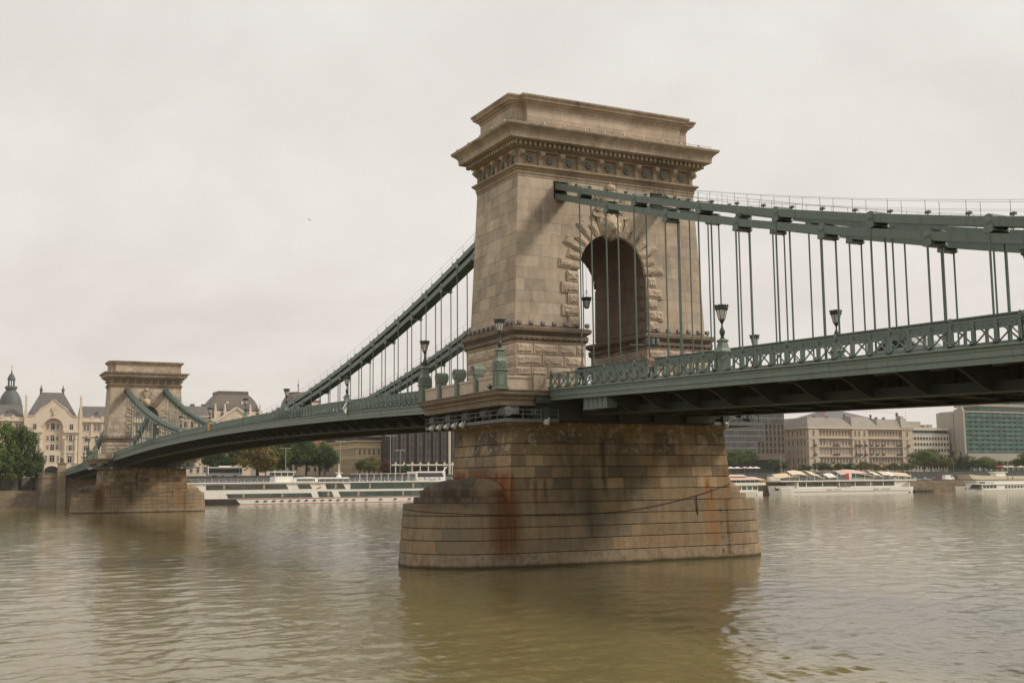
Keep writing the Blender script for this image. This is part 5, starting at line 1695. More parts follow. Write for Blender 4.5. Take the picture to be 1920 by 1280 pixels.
T = thing('red_roofed_house', 'small house with red tiled roof between trees and yellow corner house', 'building', (378, -99, 8.9))
part(T, 'wall', M['cream'], (0,12,-7,8,0,10)); m = MB(); m.prism([(0-0.5,10),(12.5,10),(6,15.2)],'y',-7.4,8.4); m.build('gabled_roof', M['roofred'], T)
wins(T, win_mesh(1.1,2.0,'plain','frame_w','pane'), [(-5+2.6*i,7) for i in range(5)]); wins(T, win_mesh(1.1,2.0,'plain','frame_w','pane'), [(-5+2.6*i,3.2) for i in range(5)])
T = thing('cream_house', 'tall cream house front showing between the tree crowns', 'building', (385, -84, 8.9))
part(T, 'wall', M['cream2'], (0,12,-8,9,0,19)); hip(T, 'roof', M['slate'], -0.4, 12.4, -8.3, 9.3, 19, 22, 3, 3)
for z in (16,12,8,4): wins(T, win_mesh(1.1,2.2,'hood','frame_w','pane'), [(-6.4+2.6*i,z) for i in range(6)])

# ------------------------------------------------ yellow corner house
T = thing('corner_house', 'yellow corner house with dark attic cornice beside the brown hotel', 'building', (345, -102, 8.9))
part(T, 'wall', M['yellow'], (0,40,-14.5,0,0,13.2))
part(T, 'cornice', M['beige_trim'], (-0.5,40.2,-14.7,0.5,10.6,11.0)); part(T, 'cornice', M['beige'], (-0.9,40.4,-14.9,0.9,13.0,13.5)); part(T, 'cornice', M['beige_trim'], (-0.3,40.2,-14.7,0.3,6.6,6.9))
part(T, 'attic_storey', M['brown'], (0.6,39,-14.2,-0.6,13.5,14.9)); part(T, 'roof_slab', M['white_f'], (0.0,39.6,-14.6,0.0,14.9,15.8))
wins(T, win_mesh(0.8,1.7,'arch','beige_trim','pane'), [(-1.4-1.9*i, 8.9) for i in range(7)])
wins(T, win_mesh(0.9,2.1,'hood','beige_trim','pane'), [(-1.4-1.9*i, 4.9) for i in range(7)])
wins(T, win_mesh(0.9,1.9,'plain','beige_trim','pane'), [(-1.4-1.9*i, 1.9) for i in range(7)])
for z in (8.9,4.9,1.9): wins(T, win_mesh(0.9,1.9,'hood','beige_trim','pane'), [(1.6+2.6*i, z) for i in range(14)], 0.0, 'N')
part(T, 'balcony', M['frame_d'], (-0.9,-0.0,-2.4,-0.4,3.4,3.55), (-0.9,-0.84,-2.4,-0.4,3.55,4.4))

# ------------------------------------------------ brown ribbed hotel
T = thing('ribbed_hotel', 'dark brown hotel with vertical ribs behind the near pier', 'building', (335, -112, 8.9))
part(T, 'wall', M['brown'], (0,26,-62,0,4.6,30)); 
m = MB()
for i in range(37):
    y = -0.5-1.66*i
    if i % 2 == 0: part(T, 'rib', M['brown'], (-0.7,0,y-0.75,y,4.8,29.5))
    else:
        for k in range(8):
            o = part(T, 'window', M['pane_k'], (-0.08,0,y-0.8,y+0.06,5.2+3.0*k,7.0+3.0*k))
            o = part(T, 'spandrel', M['brown'], (-0.16,0,y-0.8,y+0.06,7.05+3.0*k,8.15+3.0*k))
m = MB()
for i in range(19):
    y = -1.6-3.32*i
    m.prism([(y-1.66,3.7),(y+1.66,3.7),(y+1.66,4.3),(y+0.6,4.2),(y,5.2),(y-0.6,4.2),(y-1.66,4.3)],'x',-1.6,-1.2)
m.build('zigzag_canopy', M['white_f'], T)
part(T, 'canopy_slab', M['white_f'], (-1.5,0,-62,0,3.6,4.0))
for i in range(19): part(T, 'column', M['white_f'], (-1.4,-1.0,-1.6-3.32*i-0.2,-1.6-3.32*i+0.2,0,3.6))
part(T, 'ground_floor', M['pane'], (0.6,25,-61,-1,0,4.6))

# ------------------------------------------------ dark glass office
T = thing('glass_office', 'dark office block, half curtain wall and half taupe cladding with small windows', 'building', (350, -290, 8.9))
part(T, 'wall', M['taupe'], (0,30,-23.5,25,6.2,29.6)); part(T, 'ground_storey', M['pane'], (1.6,29,-20,24,0,6.2)); part(T, 'corner_leg', M['taupe'], (0,4,-23.5,-20,0,6.2))
for k in range(7):
    z0 = 9.2+2.75*k
    y1 = -6.6 if k < 2 else (-11.3 if k < 5 else -23.2)
    ya = 24.8
    n = int((ya-y1)/1.95); st = (ya-y1)/n
    part(T, 'floor_band', M['concrete'], (-0.2,0,y1,ya,z0+2.22,z0+2.38))
    part(T, 'floor_band', M['taupe'], (-0.14,0,y1,ya,z0-0.35,z0))
    for i in range(n): part(T, 'glass_pane', M['pane_k'], (-0.1,0,y1+st*i+0.05,y1+st*(i+1)-0.05,z0,z0+2.14))
wm = win_mesh(0.85,1.7,'square','frame_d','pane')
for k in range(5):
    ys = [-8.3,-10.6,-12.9,-15.2,-17.6,-20,-22.3] if k < 2 else [-12.9,-15.2,-17.6,-20,-22.3]
    wins(T, wm, [(y, 10.4+2.75*k) for y in ys])
# ------------------------------------------------ long beige palace block
T = thing('riverside_block', 'long five-storey beige block with balconies and pale metal roof', 'building', (350, -327, 8.9))
L = 66.5
part(T, 'wall', M['beige'], (0,26,-L,0,0,21.6))
for a, b in ((0,-6.2),(-27,-37),(-L+7,-L)): part(T, 'corner_bay', M['beige'], (-0.9,0,b,a,0,21.6))
part(T, 'cornice', M['beige_trim'], (-1.3,26.4,-L-0.6,0.8,20.9,21.7)); part(T, 'string_course', M['beige_trim'], (-1.05,0,-L,0,16.3,16.65),(-1.05,0,-L,0,7.6,8.0),(-1.0,0,-L,0,12.2,12.4))
part(T, 'string_course', M['beige_trim'], (0,26,0,0.25,16.3,16.65),(0,26,0,0.25,7.6,8.0))
hip(T, 'roof', M['roofmetal'], -1.1, 26, -28, 0.6, 21.7, 26.4, 4.5, 4); hip(T, 'roof', M['roofmetal'], -1.3, 26, -44, -26.5, 21.7, 26.9, 4, 3.5); hip(T, 'roof', M['roofmetal'], -1.1, 26, -L-0.4, -43, 21.7, 26.2, 4.5, 4)
hip(T, 'corner_roof', M['roofmetal'], -1.5, 8, -L-0.6, -L+8, 21.7, 28.0, 4, 3.6)
m = MB(); m.lathe([(0.8,27.6),(0.5,28.4),(0.9,29),(0.1,30)],6,(5,-L+4,0)); m.lathe([(0.6,26),(0.4,27.2),(0.7,27.8),(0.1,28.6)],6,(4,-44,0)); m.lathe([(0.6,26),(0.4,27.2),(0.7,27.8),(0.1,28.6)],6,(4,-27,0)); m.build('roof_finials', M['slate'], T)
for y in (-12,-20,-33,-52,-57): part(T, 'chimney', M['roofbrown'], (8,9.0,y-0.55,y+0.55,25,27.5))
w1 = win_mesh(0.95,1.9,'arch','beige_trim','pane'); w2 = win_mesh(1.0,2.4,'hood','beige_trim','pane'); w2b = win_mesh(1.0,2.4,'hood','beige_trim','pane_b'); w3 = win_mesh(1.0,2.6,'plain','beige_trim','pane_b'); w3b = win_mesh(1.0,2.6,'plain','beige_trim','pane'); w4 = win_mesh(1.0,2.1,'plain','beige_trim','pane')
r = random.Random(9)
cols = [-3.1]+[-8.2-1.95*i for i in range(10)]+[-29.0,-31.5,-34.8]+[-39-1.95*i for i in range(11)]+[-62.8]
for y in cols:
    x = -0.9 if (y > -6.2 or -37 < y < -27 or y < -L+7) else 0.0
    obj('window', w1, T, (x,y,18.6)); obj('window', r.choice((w2,w2,w2b)), T, (x,y,14.3)); obj('window', r.choice((w3,w3b)), T, (x,y,10.2)); obj('window', w4, T, (x,y,5.8)); obj('window', w4, T, (x,y,2.3))
    if r.random() < 0.3 or y in (-3.1,-62.8,-31.5):
        for z in (12.5,8.2): part(T, 'balcony', M['frame_d'], (x-1.0,x,y-0.9,y+0.9,z,z+0.14),(x-1.0,x-0.94,y-0.9,y+0.9,z+0.14,z+1.0))
for xx in (1.8,4.3,6.8,10.2,13.2,16.2,19.2,22.2):
    obj('window', w1, T, (xx,0,18.6),(0,0,radians(-90))); obj('window', w2, T, (xx,0,14.3),(0,0,radians(-90))); obj('window', w3, T, (xx,0,10.2),(0,0,radians(-90))); obj('window', w4, T, (xx,0,5.8),(0,0,radians(-90))); obj('window', w4, T, (xx,0,2.3),(0,0,radians(-90)))
# ------------------------------------------------ roof and crane behind
T = thing('tented_hall', 'grey tent-shaped roof rising behind the long beige block', 'building', (480, -478, 8.9))
part(T, 'wall', M['concrete'], (0,40,-24,24,0,33.5)); hip(T, 'roof', M['slate'], -1, 41, -26, 26, 33.5, 40.6, 18, 19)
T = thing('tower_crane', 'red and white crane mast with a long thin jib behind the beige block', 'crane', (480, -453.8, 8.9))
m = MB()
for a, b in ((-0.9,-0.9),(0.9,-0.9),(-0.9,0.9),(0.9,0.9)): m.beam((a,b,0),(a,b,50),0.22,0.22)
for i in range(25): m.beam((-0.9,-0.9,2*i),(-0.9,0.9,2*i+2),0.14,0.14); m.beam((-0.9,0.9,2*i),(0.9,0.9,2*i+2),0.14,0.14)
m.build('mast', mk('crane red', (0.45,0.12,0.06), 0.6), T)
m = MB(); m.beam((0,6,39.6),(0,-60,39.0),0.12,0.12); m.beam((0,6,40.6),(0,-58,39.8),0.10,0.10)
for i in range(22): m.beam((0,4-3*i,39.5),(0,2.5-3*i,40.3),0.06,0.06)
m.build('jib', M['steel'], T)
# ------------------------------------------------ white office
T = thing('white_office', 'white office block with rows of square dark windows', 'building', (352, -394.5, 8.9))
part(T, 'wall', M['white_f'], (0,24,-27,0,0,18.8)); part(T, 'top_storey', M['pane_k'], (1.2,23,-27,-0.8,18.8,21.0)); part(T, 'roof_slab', M['white_f'], (-0.2,24,-27.2,0.2,21.0,22.4)); part(T, 'parapet', M['steel'], (-0.15,-0.05,-27,0,18.8,19.5))
part(T, 'roof_cabin', M['concrete'], (5,12,-13,-4,22.4,25.6)); part(T, 'roof_unit', M['concrete'], (4,7,-16.5,-14.5,22.4,24)); part(T, 'roof_unit', M['concrete'], (4,7,-20,-17.5,22.4,24.2))
m = MB(); m.lathe([(0.12,25.6),(0.05,31)],5,(8,-6,0)); m.build('aerial', M['steel'], T)
wq = win_mesh(1.25,1.45,'square','white_f','pane')
for k in range(6): wins(T, wq, [(-1.5-2.75*0.92*i*0.8, 16.9-2.95*k) for i in range(13)])
# ------------------------------------------------ green glass hotel
T = thing('green_hotel', 'hotel with green glass balconies and blank concrete end wall', 'building', (345, -423, 8.9))
part(T, 'end_wall', M['concrete'], (-1.5,4.6,-1.2,0,4,30.8)); part(T, 'end_wall', M['concrete'], (5.0,16,-1.2,0,4,30.2)); part(T, 'joint', M['frame_d'], (4.6,5.0,-1.1,-0.4,4,30))
m = MB(); m.prism([(-1.5,30.8),(4.6,30.8),(4.6,31.2),(-0.5,32.6)],'y',-1.2,0); m.build('end_gable', M['concrete'], T)
part(T, 'core', M['concrete'], (0.4,15,-75,-1.2,9.4,29.8))
for k in range(9):
    z0 = 9.7+2.28*k
    part(T, 'balcony_slab', M['copper'], (-1.4,0.4,-75,-1.2,z0-0.18,z0))
    for i in range(18):
        y = -1.4-4.1*i
        part(T, 'balustrade_glass', M['pane_g'], (-1.42,-1.36,y-4.0,y,z0,z0+1.35)); part(T, 'window_bay', M['pane_g'], (-0.75,-0.65,y-3.9,y-0.1,z0+0.05,z0+2.08))
        if k == 0: part(T, 'divider', M['copper'], (-1.3,0.3,y-4.12,y-3.98,9.5,29.8))
part(T, 'roof_slab', M['concrete'], (-1.6,15,-75,-1.2,30.0,30.7)); part(T, 'penthouse', M['pane_g'], (0.5,14,-75,-14,30.7,33.3)); part(T, 'penthouse_roof', M['concrete'], (-1.2,15,-75,-12,33.3,34.6)); part(T, 'roof_plant', M['concrete'], (3,9,-24,-17,34.6,38.2)); part(T, 'upper_storey', M['pane_g'], (3,14,-75,-40,34.6,37.4)); part(T, 'upper_roof', M['concrete'], (2,15,-75,-38,37.4,38.2))
part(T, 'podium', M['concrete'], (-3,15,-75,-0.5,5.2,9.3)); part(T, 'podium_base', M['pane_g'], (-1,15,-75,-4,0,5.2)); part(T, 'terrace', M['white_f'], (-14,-3,-60,-32,1.6,2.6))
for i in range(18): part(T, 'podium_post', M['white_f'], (-1.6,-1.0,-6-4*i,-5.4-4*i,0,5.2))

# ================================================================== trees
def leaf_mat(name, c1, c2):
    m, nt, bs = _start(name)
    ge = nt.nodes.new('ShaderNodeNewGeometry'); oi = nt.nodes.new('ShaderNodeObjectInfo')
    n = _noise(nt, ge.outputs['Position'], 0.9, 3, 0.6)
    c = _ramp(nt, n, [(0.35, c1), (0.65, c2)])
    hs = nt.nodes.new('ShaderNodeHueSaturation'); nt.links.new(c, hs.inputs['Color'])
    nt.links.new(_math(nt, 'ADD', 0.8, _math(nt, 'MULTIPLY', oi.outputs['Random'], 0.4)), hs.inputs['Value'])
    nt.links.new(hs.outputs[0], bs.inputs['Base Color']); bs.inputs['Roughness'].default_value = 0.7; bs.inputs['Specular IOR Level'].default_value = 0.2
    tr = nt.nodes.new('ShaderNodeBsdfTranslucent'); nt.links.new(hs.outputs[0], tr.inputs[0])
    mx = nt.nodes.new('ShaderNodeMixShader'); mx.inputs[0].default_value = 0.32
    nt.links.new(bs.outputs[0], mx.inputs[1]); nt.links.new(tr.outputs[0], mx.inputs[2])
    nt.links.new(mx.outputs[0], nt.nodes['Material Output'].inputs['Surface'])
    return m
LEAF = {'green': leaf_mat('green leaves', (0.066,0.109,0.030), (0.140,0.198,0.056)),
        'dark': leaf_mat('dark green leaves', (0.048,0.086,0.034), (0.094,0.150,0.056)),
        'autumn': leaf_mat('turning leaves', (0.160,0.109,0.045), (0.198,0.179,0.053)),
        'olive': leaf_mat('olive leaves', (0.094,0.104,0.034), (0.160,0.160,0.056)),
        'red': leaf_mat('dull red leaves', (0.112,0.056,0.041), (0.160,0.094,0.056)),
        'fir': leaf_mat('fir needles', (0.041,0.068,0.045), (0.068,0.104,0.068))}
M['bark'] = mk('bark', (0.07,0.055,0.042), 0.95, grain=(3,0.2))

def crown_mesh(seed, nclump, nleaf, leaf, shape='round'):
    r = random.Random(seed); m = MB()
    cl = []
    for i in range(nclump):
        while True:
            p = Vector((r.uniform(-1,1), r.uniform(-1,1), r.uniform(-1,1)))
            if p.length <= 1: break
        p = p.normalized()*(p.length**0.45)*0.78
        if shape == 'cone':
            h = r.random(); a = r.uniform(0,2*pi); rr = (1-h)*0.85*sqrt(r.random()); p = Vector((rr*cos(a), rr*sin(a), -0.95+1.9*h))
            cl.append((p, 0.10+0.16*(1-h)))
        else:
            if p.z < -0.45: p.z *= 0.7
            cl.append((p, r.uniform(0.20,0.36)))
    for i in range(nleaf):
        c, cr = r.choice(cl)
        d = Vector((r.gauss(0,1), r.gauss(0,1), r.gauss(0,1))).normalized()
        p = c+d*cr*(r.random()**0.33)*Vector((1,1,1)).length/1.732
        nrm = (d+Vector((r.uniform(-.7,.7), r.uniform(-.7,.7), r.uniform(-.2,.9)))).normalized()
        a = nrm.orthogonal().normalized(); b = nrm.cross(a)
        t = r.uniform(0, 2*pi); u = a*cos(t)+b*sin(t); v = nrm.cross(u)
        s = leaf*r.uniform(0.6,1.3)
        m.add([p-u*s*0.5, p+v*s*0.33, p+u*s*0.5, p-v*s*0.33], [(0,1,2,3)])
    return m
CROWNS = {}
def crown(kind, mat):
    k = (kind, mat)
    if k not in CROWNS:
        spec = {0:(11,46,5200,0.095,'round'),1:(23,34,3400,0.11,'round'),2:(37,40,3400,0.11,'round'),3:(41,26,2200,0.13,'round'),4:(53,40,2600,0.10,'cone')}[kind]
        base = ('b', kind)
        if base not in CROWNS: CROWNS[base] = crown_mesh(*spec).mesh('crown', LEAF[mat], recalc=False)
        me = CROWNS[base].copy(); me.materials.clear(); me.materials.append(LEAF[mat]); CROWNS[k] = me
    return CROWNS[k]
def trunk_mesh(seed):
    r = random.Random(seed); m = MB()
    m.tube((0,0,-0.3),(0.1,0,0.45),0.06,8,0.045); m.tube((0.1,0,0.43),(0.05,0.06,0.75),0.045,7,0.03)
    for i in range(6):
        a = i*1.05+r.uniform(-.3,.3); z = 0.32+0.07*i
        m.tube((0.07,0.02,z),(0.45*cos(a),0.45*sin(a),z+0.34),0.028,5,0.008)
    return m.mesh('trunk', M['bark'])
TRUNKS = [trunk_mesh(i) for i in range(3)]
def tree(loc, rx, h, kind, mat, label, group, clear=0.22, rot=None):
    """h = full height, rx = crown radius, clear = part of the height left to the bare trunk"""
    T = thing('tree' if kind != 4 else 'fir_tree', label, 'tree', loc, 0, group)
    h *= 1.14; rx *= 1.22
    rz = h*(1-clear)/2
    obj('crown', crown(kind, mat), T, (0,0,h-rz), (0,0,rot if rot is not None else RNG.uniform(0,6)), (rx,rx,rz))
    obj('trunk', TRUNKS[int(RNG.random()*3)], T, (0,0,0), (0,0,RNG.uniform(0,6)), (h*0.5,h*0.5,h*0.9))
    return T
G1, G2, G3 = 'trees on the left quay', 'trees behind the cruise ship', 'trees on the right promenade'
tree((309,24.5,4.9), 5.6, 18.8, 0, 'green', 'big leafy tree at the left edge of the picture', G1, 0.10)
tree((311,17.6,4.9), 4.9, 18.2, 0, 'green', 'tall leafy tree in the middle of the left quay clump', G1, 0.10)
tree((307,14.8,4.9), 3.0, 12.6, 1, 'dark', 'lower dark tree at the right end of the left quay clump', G1, 0.12)
tree((307,20.8,4.9), 3.8, 11.5, 2, 'green', 'low bushy tree in front of the left quay clump', G1, 0.08)
tree((315,33.0,4.9), 6.0, 18, 1, 'green', 'leafy tree just outside the left edge', G1, 0.1)
tree((330,-46.0,8.9), 5.4, 9.4, 1, 'dark', 'dark green tree right of the far pier above the bus', G2, 0.15)
tree((322,-58.0,8.9), 6.9, 11.2, 0, 'autumn', 'broad tree with browning leaves behind the wheelhouse', G2, 0.04)
tree((319,-60.5,8.9), 3.6, 6.2, 2, 'olive', 'yellow-green bush in front of the browning tree', G2, 0.04)
tree((327,-72.0,8.9), 7.2, 13.0, 0, 'dark', 'dark green tree behind the ship funnel and mast', G2, 0.12)
tree((334,-79.0,8.9), 5.6, 12.5, 1, 'olive', 'olive tree between the dark tree and the red roof', G2, 0.12)
tree((329,-84.5,8.9), 4.6, 10.0, 2, 'dark', 'dark tree in front of the red-roofed house', G2, 0.14)
tree((345,-52.0,8.9), 6.5, 13.0, 2, 'dark', 'dark tree filling the gap between the bus and the browning tree', G2, 0.08)
tree((342,-64.0,8.9), 6.5, 14.0, 1, 'green', 'tall green tree behind the browning tree', G2, 0.08)
tree((345,-88.0,8.9), 6.0, 12.0, 2, 'green', 'green tree behind the lamp mast before the red roof', G2, 0.08)
tree((324,-66.5,8.9), 5.0, 10.0, 2, 'green', 'green tree directly behind the wheelhouse roof', G2, 0.06)
tree((320,-98.1,8.9), 4.4, 6.4, 1, 'olive', 'round clipped tree below the yellow corner house', G2, 0.06)
tree((321,-104.6,8.9), 2.3, 5.4, 3, 'red', 'dull red leaved tree right of the round tree', G2, 0.08)
tree((321,-112.0,8.9), 2.2, 3.6, 3, 'dark', 'low dark shrub before the ribbed hotel', G2, 0.05)
tree((329,-262,8.9), 5.2, 7.6, 1, 'dark', 'dark tree beside the near pier, left of the right bank row', G3, 0.2)
tree((330,-273,8.9), 6.6, 9.2, 0, 'green', 'wide umbrella-shaped tree before the glass office', G3, 0.3)
tree((330,-288,8.9), 3.2, 5.6, 3, 'dark', 'small tree before the dark ground storey of the glass office', G3, 0.2)
tree((331,-296,8.9), 2.4, 5.2, 3, 'green', 'slim small tree at the corner of the beige block', G3, 0.2)
for i, (y, rx, h, mt, lb) in enumerate(((-307,3.4,3.6,'olive','low olive bush under the first windows of the beige block'),(-316,4.2,4.4,'dark','dark low tree, second before the beige block'),
        (-325,4.0,4.4,'green','green low tree, third before the beige block'),(-334,3.6,4.2,'dark','dark low tree, fourth before the beige block'),(-343,4.0,4.8,'olive','olive low tree, fifth before the beige block'),
        (-352,3.6,4.0,'autumn','brownish low tree, sixth before the beige block'),(-361,3.8,4.2,'olive','olive low tree, seventh before the beige block'),(-369,3.4,4.0,'green','green low tree, last before the beige block'))):
    tree((330,y,8.9), rx, h, (1,2,3)[i%3], mt, lb, G3, 0.06)
tree((330,-380,8.9), 6.6, 9.4, 0, 'green', 'large spreading green tree before the white office', G3, 0.08)
tree((326,-388,8.9), 4.8, 7.4, 1, 'olive', 'olive tree in front of the large spreading tree', G3, 0.08)
tree((336,-391,8.9), 5.5, 10.2, 2, 'olive', 'paler tree behind the firs before the white office', G3, 0.1)
tree((329,-397.5,8.9), 2.6, 12.2, 4, 'fir', 'pointed dark fir before the concrete end wall', G3, 0.02)
tree((327,-401.5,8.9), 2.2, 8.4, 4, 'fir', 'shorter dark fir right of the pointed one', G3, 0.02)
tree((330,-409,8.9), 5.6, 7.4, 1, 'dark', 'dark green tree right of the firs', G3, 0.06)
tree((328,-418,8.9), 5.6, 6.6, 2, 'green', 'green tree below the hotel podium', G3, 0.06)
tree((329,-427,8.9), 4.2, 5.4, 3, 'olive', 'low olive tree at the end of the promenade group', G3, 0.06)
tree((330,-449,8.9), 5.6, 8.8, 1, 'green', 'green tree at the right edge of the picture', G3, 0.1)

# ================================================================== ships
M['ship'] = mk('white ship paint', (0.80,0.78,0.73), 0.35, grain=(0.4,0.05), streak=0.04, spec=0.5)
M['ship_grey'] = mk('grey ship deck', (0.38,0.38,0.37), 0.6, grain=(0.6,0.1))
M['hull_dark'] = mk('black hull paint', (0.03,0.03,0.03), 0.4)
M['hull_red'] = mk('red hull line', (0.35,0.05,0.04), 0.5)
M['shipglass'] = mk('ship window glass', (0.055,0.062,0.055), 0.1, grain=(1.2,0.35), spec=0.6, rnd=0.35)
M['shipglass_g'] = mk('ship window green glass', (0.05,0.085,0.07), 0.1, grain=(1.2,0.35), spec=0.6, rnd=0.35)
M['curtain'] = mk('curtain', (0.42,0.36,0.28), 0.8)
M['awning_c'] = mk('cream awning', (0.62,0.54,0.42), 0.8, grain=(0.8,0.06))
M['awning_o'] = mk('orange awning', (0.60,0.47,0.31), 0.8, grain=(0.8,0.06))
M['awning_p'] = mk('faded pink awning', (0.54,0.40,0.34), 0.8, grain=(0.8,0.06))
M['awning_w'] = mk('white awning', (0.70,0.66,0.60), 0.8, grain=(0.8,0.05))
M['blue'] = mk('blue canvas', (0.06,0.12,0.36), 0.7, rnd=0.2)
M['signred'] = mk('red sign', (0.5,0.04,0.04), 0.5)

def hull(mb, L, B, z0, z1, bow=0.16, stern=0.06, flare=0.12, n=18):
    """boat hull along y: stations from -L/2 (bow end, tapered) to L/2"""
    st = []
    for i in range(n+1):
        t = i/n
        w = min(1.0, sqrt(max(0.0, t/bow)) if t < bow else 1.0)
        if t > 1-stern: w = min(w, 0.55+0.45*sqrt((1-t)/stern))
        st.append((-L/2+L*t, max(0.02, w)))
    vs = []
    for y, w in st:
        for z, k in ((z0, 1-flare), (z1, 1.0)):
            yy = y*(1-0.02 if z == z0 else 1)
            vs += [(-B/2*w*k, yy, z), (B/2*w*k, yy, z)]
    fs = []
    for i in range(n):
        a, b = i*4, (i+1)*4
        fs += [(a,b,b+2,a+2),(a+1,a+3,b+3,b+1),(a,a+1,b+1,b),(a+2,b+2,b+3,a+3)]
    fs += [(0,2,3,1),(4*n,4*n+1,4*n+3,4*n+2)]
    mb.add(vs, fs)

# long river cruise ship; its west side faces us
S = thing('cruise_ship', 'long white river cruise ship with two window rows moored behind the bridge', 'ship', (289,-76,0))
X0 = -5.6
def sy(y): return y+76.0
m = MB(); hull(m, 116, 11.0, -0.8, 1.75, 0.05, 0.05, 0.03); m.build('hull', M['ship'], S)
part(S, 'hull_stripe', M['hull_red'], (X0-0.02,X0+0.3,sy(-125),sy(-28),1.66,1.78)); part(S, 'waterline', M['hull_red'], (X0+0.12,X0+0.5,sy(-125),sy(-30),-0.2,0.12))
m = MB(); m.prism([(sy(-24),0.12),(sy(-24),1.62),(sy(-41.6),1.62),(sy(-43),0.12)],'x',X0-0.03,X0+0.4); m.build('bow_patch', M['hull_dark'], S)
part(S, 'superstructure', M['ship'], (X0+0.05,5.5,sy(-122),sy(-26),1.75,6.4)); part(S, 'deck_edge', M['ship'], (X0-0.35,5.9,sy(-124),sy(-25),6.4,6.75))
def slant(name, mat, ya, yb, z0, z1, sa, sb, x=X0, d=0.0):
    m = MB(); m.prism([(sy(ya)+sa,z0),(sy(ya),z1),(sy(yb),z1),(sy(yb)+sb,z0)],'x',x-0.03-d,x+0.06); return m.build(name, mat, S)
def row(ya, yb, z0, z1, n, sa, sb, gm):
    slant('window_band', M['frame_d'], ya, yb, z0, z1, sa, sb)
    st = (yb-ya)/n
    for i in range(n):
        a, b = ya+st*i, ya+st*(i+1)
        o = slant('window', gm, a-0.12, b+0.12, z0+0.12, z1-0.12, sa if i == 0 else 0, sb if i == n-1 else 0, X0, 0.02)
        if i % 5 == 2: slant('curtain', M['curtain'], a-0.2, a-0.75, z0+0.15, z1-0.15, 0, 0, X0, 0.035)
row(-32.5,-57.3,4.55,6.05,10,0,-0.8,M['shipglass']); row(-61.0,-65.0,4.6,6.0,2,-0.6,-0.8,M['shipglass'])
row(-38.6,-65.4,1.95,3.25,11,-0.7,-0.6,M['shipglass_g'])
row(-70.2,-76.0,4.4,6.1,4,-0.5,-1.0,M['shipglass']); row(-67.6,-72.2,1.95,3.7,3,-0.6,-0.8,M['shipglass_g'])
row(-78.6,-121,4.35,6.2,14,0,0,M['shipglass_g']); row(-74.6,-121,1.95,3.6,15,-0.8,0,M['shipglass_g'])
wm = MB(); wm.box(-0.05,0.05,-0.5,0.5,-0.19,0.19); wme = wm.mesh('porthole', M['shipglass'])
for i in range(13): obj('porthole', wme, S, (X0,sy(-48.3-2.62*i),0.95))
for i in range(6): obj('porthole', wme, S, (X0,sy(-84-5.0*i),0.95))
# crescent logo: red sickle with a tail
lg = []
for i in range(13):
    t = pi*0.35+i/12*pi*1.25; lg.append((sy(-67.6)+1.0*cos(t)*0.9, 5.3+0.78*sin(t)))
for i in range(13):
    t = pi*0.35+(12-i)/12*pi*1.25; lg.append((sy(-67.85)+0.62*cos(t)*0.95, 5.42+0.55*sin(t)))
m = MB(); m.prism(lg, 'x', X0-0.06, X0-0.03); m.prism([(sy(-68.0),4.72),(sy(-67.0),4.55),(sy(-69.2),5.0),(sy(-68.4),5.05)],'x',X0-0.06,X0-0.031); m.build('red_emblem', M['signred'], S)
# wheelhouse, canopies, deck house
part(S, 'wheelhouse', M['ship'], (-3,3,sy(-60.2),sy(-54.6),6.75,8.6)); part(S, 'wheelhouse_glass', M['shipglass_g'], (-3.05,3.05,sy(-60.4),sy(-54.4),8.6,9.8)); part(S, 'wheelhouse_roof', M['ship'], (-3.6,3.6,sy(-61),sy(-53.8),9.8,10.1))
for y in (-60.35,-58.5,-56.5,-54.45): part(S, 'wheelhouse_post', M['ship'], (-3.12,-3.0,sy(y)-0.1,sy(y)+0.1,8.6,9.8))
m = MB(); m.prism([(sy(-60),6.8),(sy(-60.6),7.6),(sy(-62),8.15),(sy(-66),8.35),(sy(-67.6),8.1),(sy(-68.2),7.4),(sy(-68.2),6.8)],'x',-4,4); m.build('domed_canopy', M['ship'], S)
slant('canopy_glass', M['shipglass'], -61.2,-67.2,6.95,7.75,0,0,-4)
part(S, 'deck_house', M['shipglass'], (-3.8,3.8,sy(-78),sy(-69),6.75,7.7)); part(S, 'deck_house_roof', M['ship'], (-4.1,4.1,sy(-78.6),sy(-68.6),7.7,8.15))
m = MB(); m.lathe([(0.9,8.15),(0.7,8.9),(0.2,9.3),(0.08,12.5)],8,(0,sy(-76.5),0)); m.box(-0.5,0.5,sy(-76.5)-1.2,sy(-76.5)+1.2,9.5,9.7); m.build('radar_mast', M['ship'], S)
m = MB(); m.box(-4.6,4.6,sy(-101.8),sy(-82),9.15,9.3)
m.build('awning_roof', M['awning_w'], S)
for i in range(9): part(S, 'awning_post', M['ship'], (-4.55,-4.4,sy(-82.1-2.45*i)-0.07,sy(-82.1-2.45*i)+0.07,6.75,9.15))
part(S, 'lounge_cabin', M['ship'], (-4.2,4.2,sy(-112.5),sy(-102),6.75,9.9)); slant('lounge_glass', M['shipglass'], -102.4,-111.4,8.0,9.4,0,-0.5,-4.2)
m = MB()
for z in (7.15,7.55,7.9): m.tube((X0,sy(-124),z),(X0,sy(-26),z),0.025,4)
for i in range(50): m.tube((X0,sy(-26.2-2*i),6.75),(X0,sy(-26.2-2*i),7.92),0.03,4)
m.build('deck_railing', M['ship'], S)
m = MB(); m.beam((-3.6,sy(-109.5),7.2),(-3.6,sy(-113.3),11.4),0.25,0.3); m.build('boom', M['ship'], S)
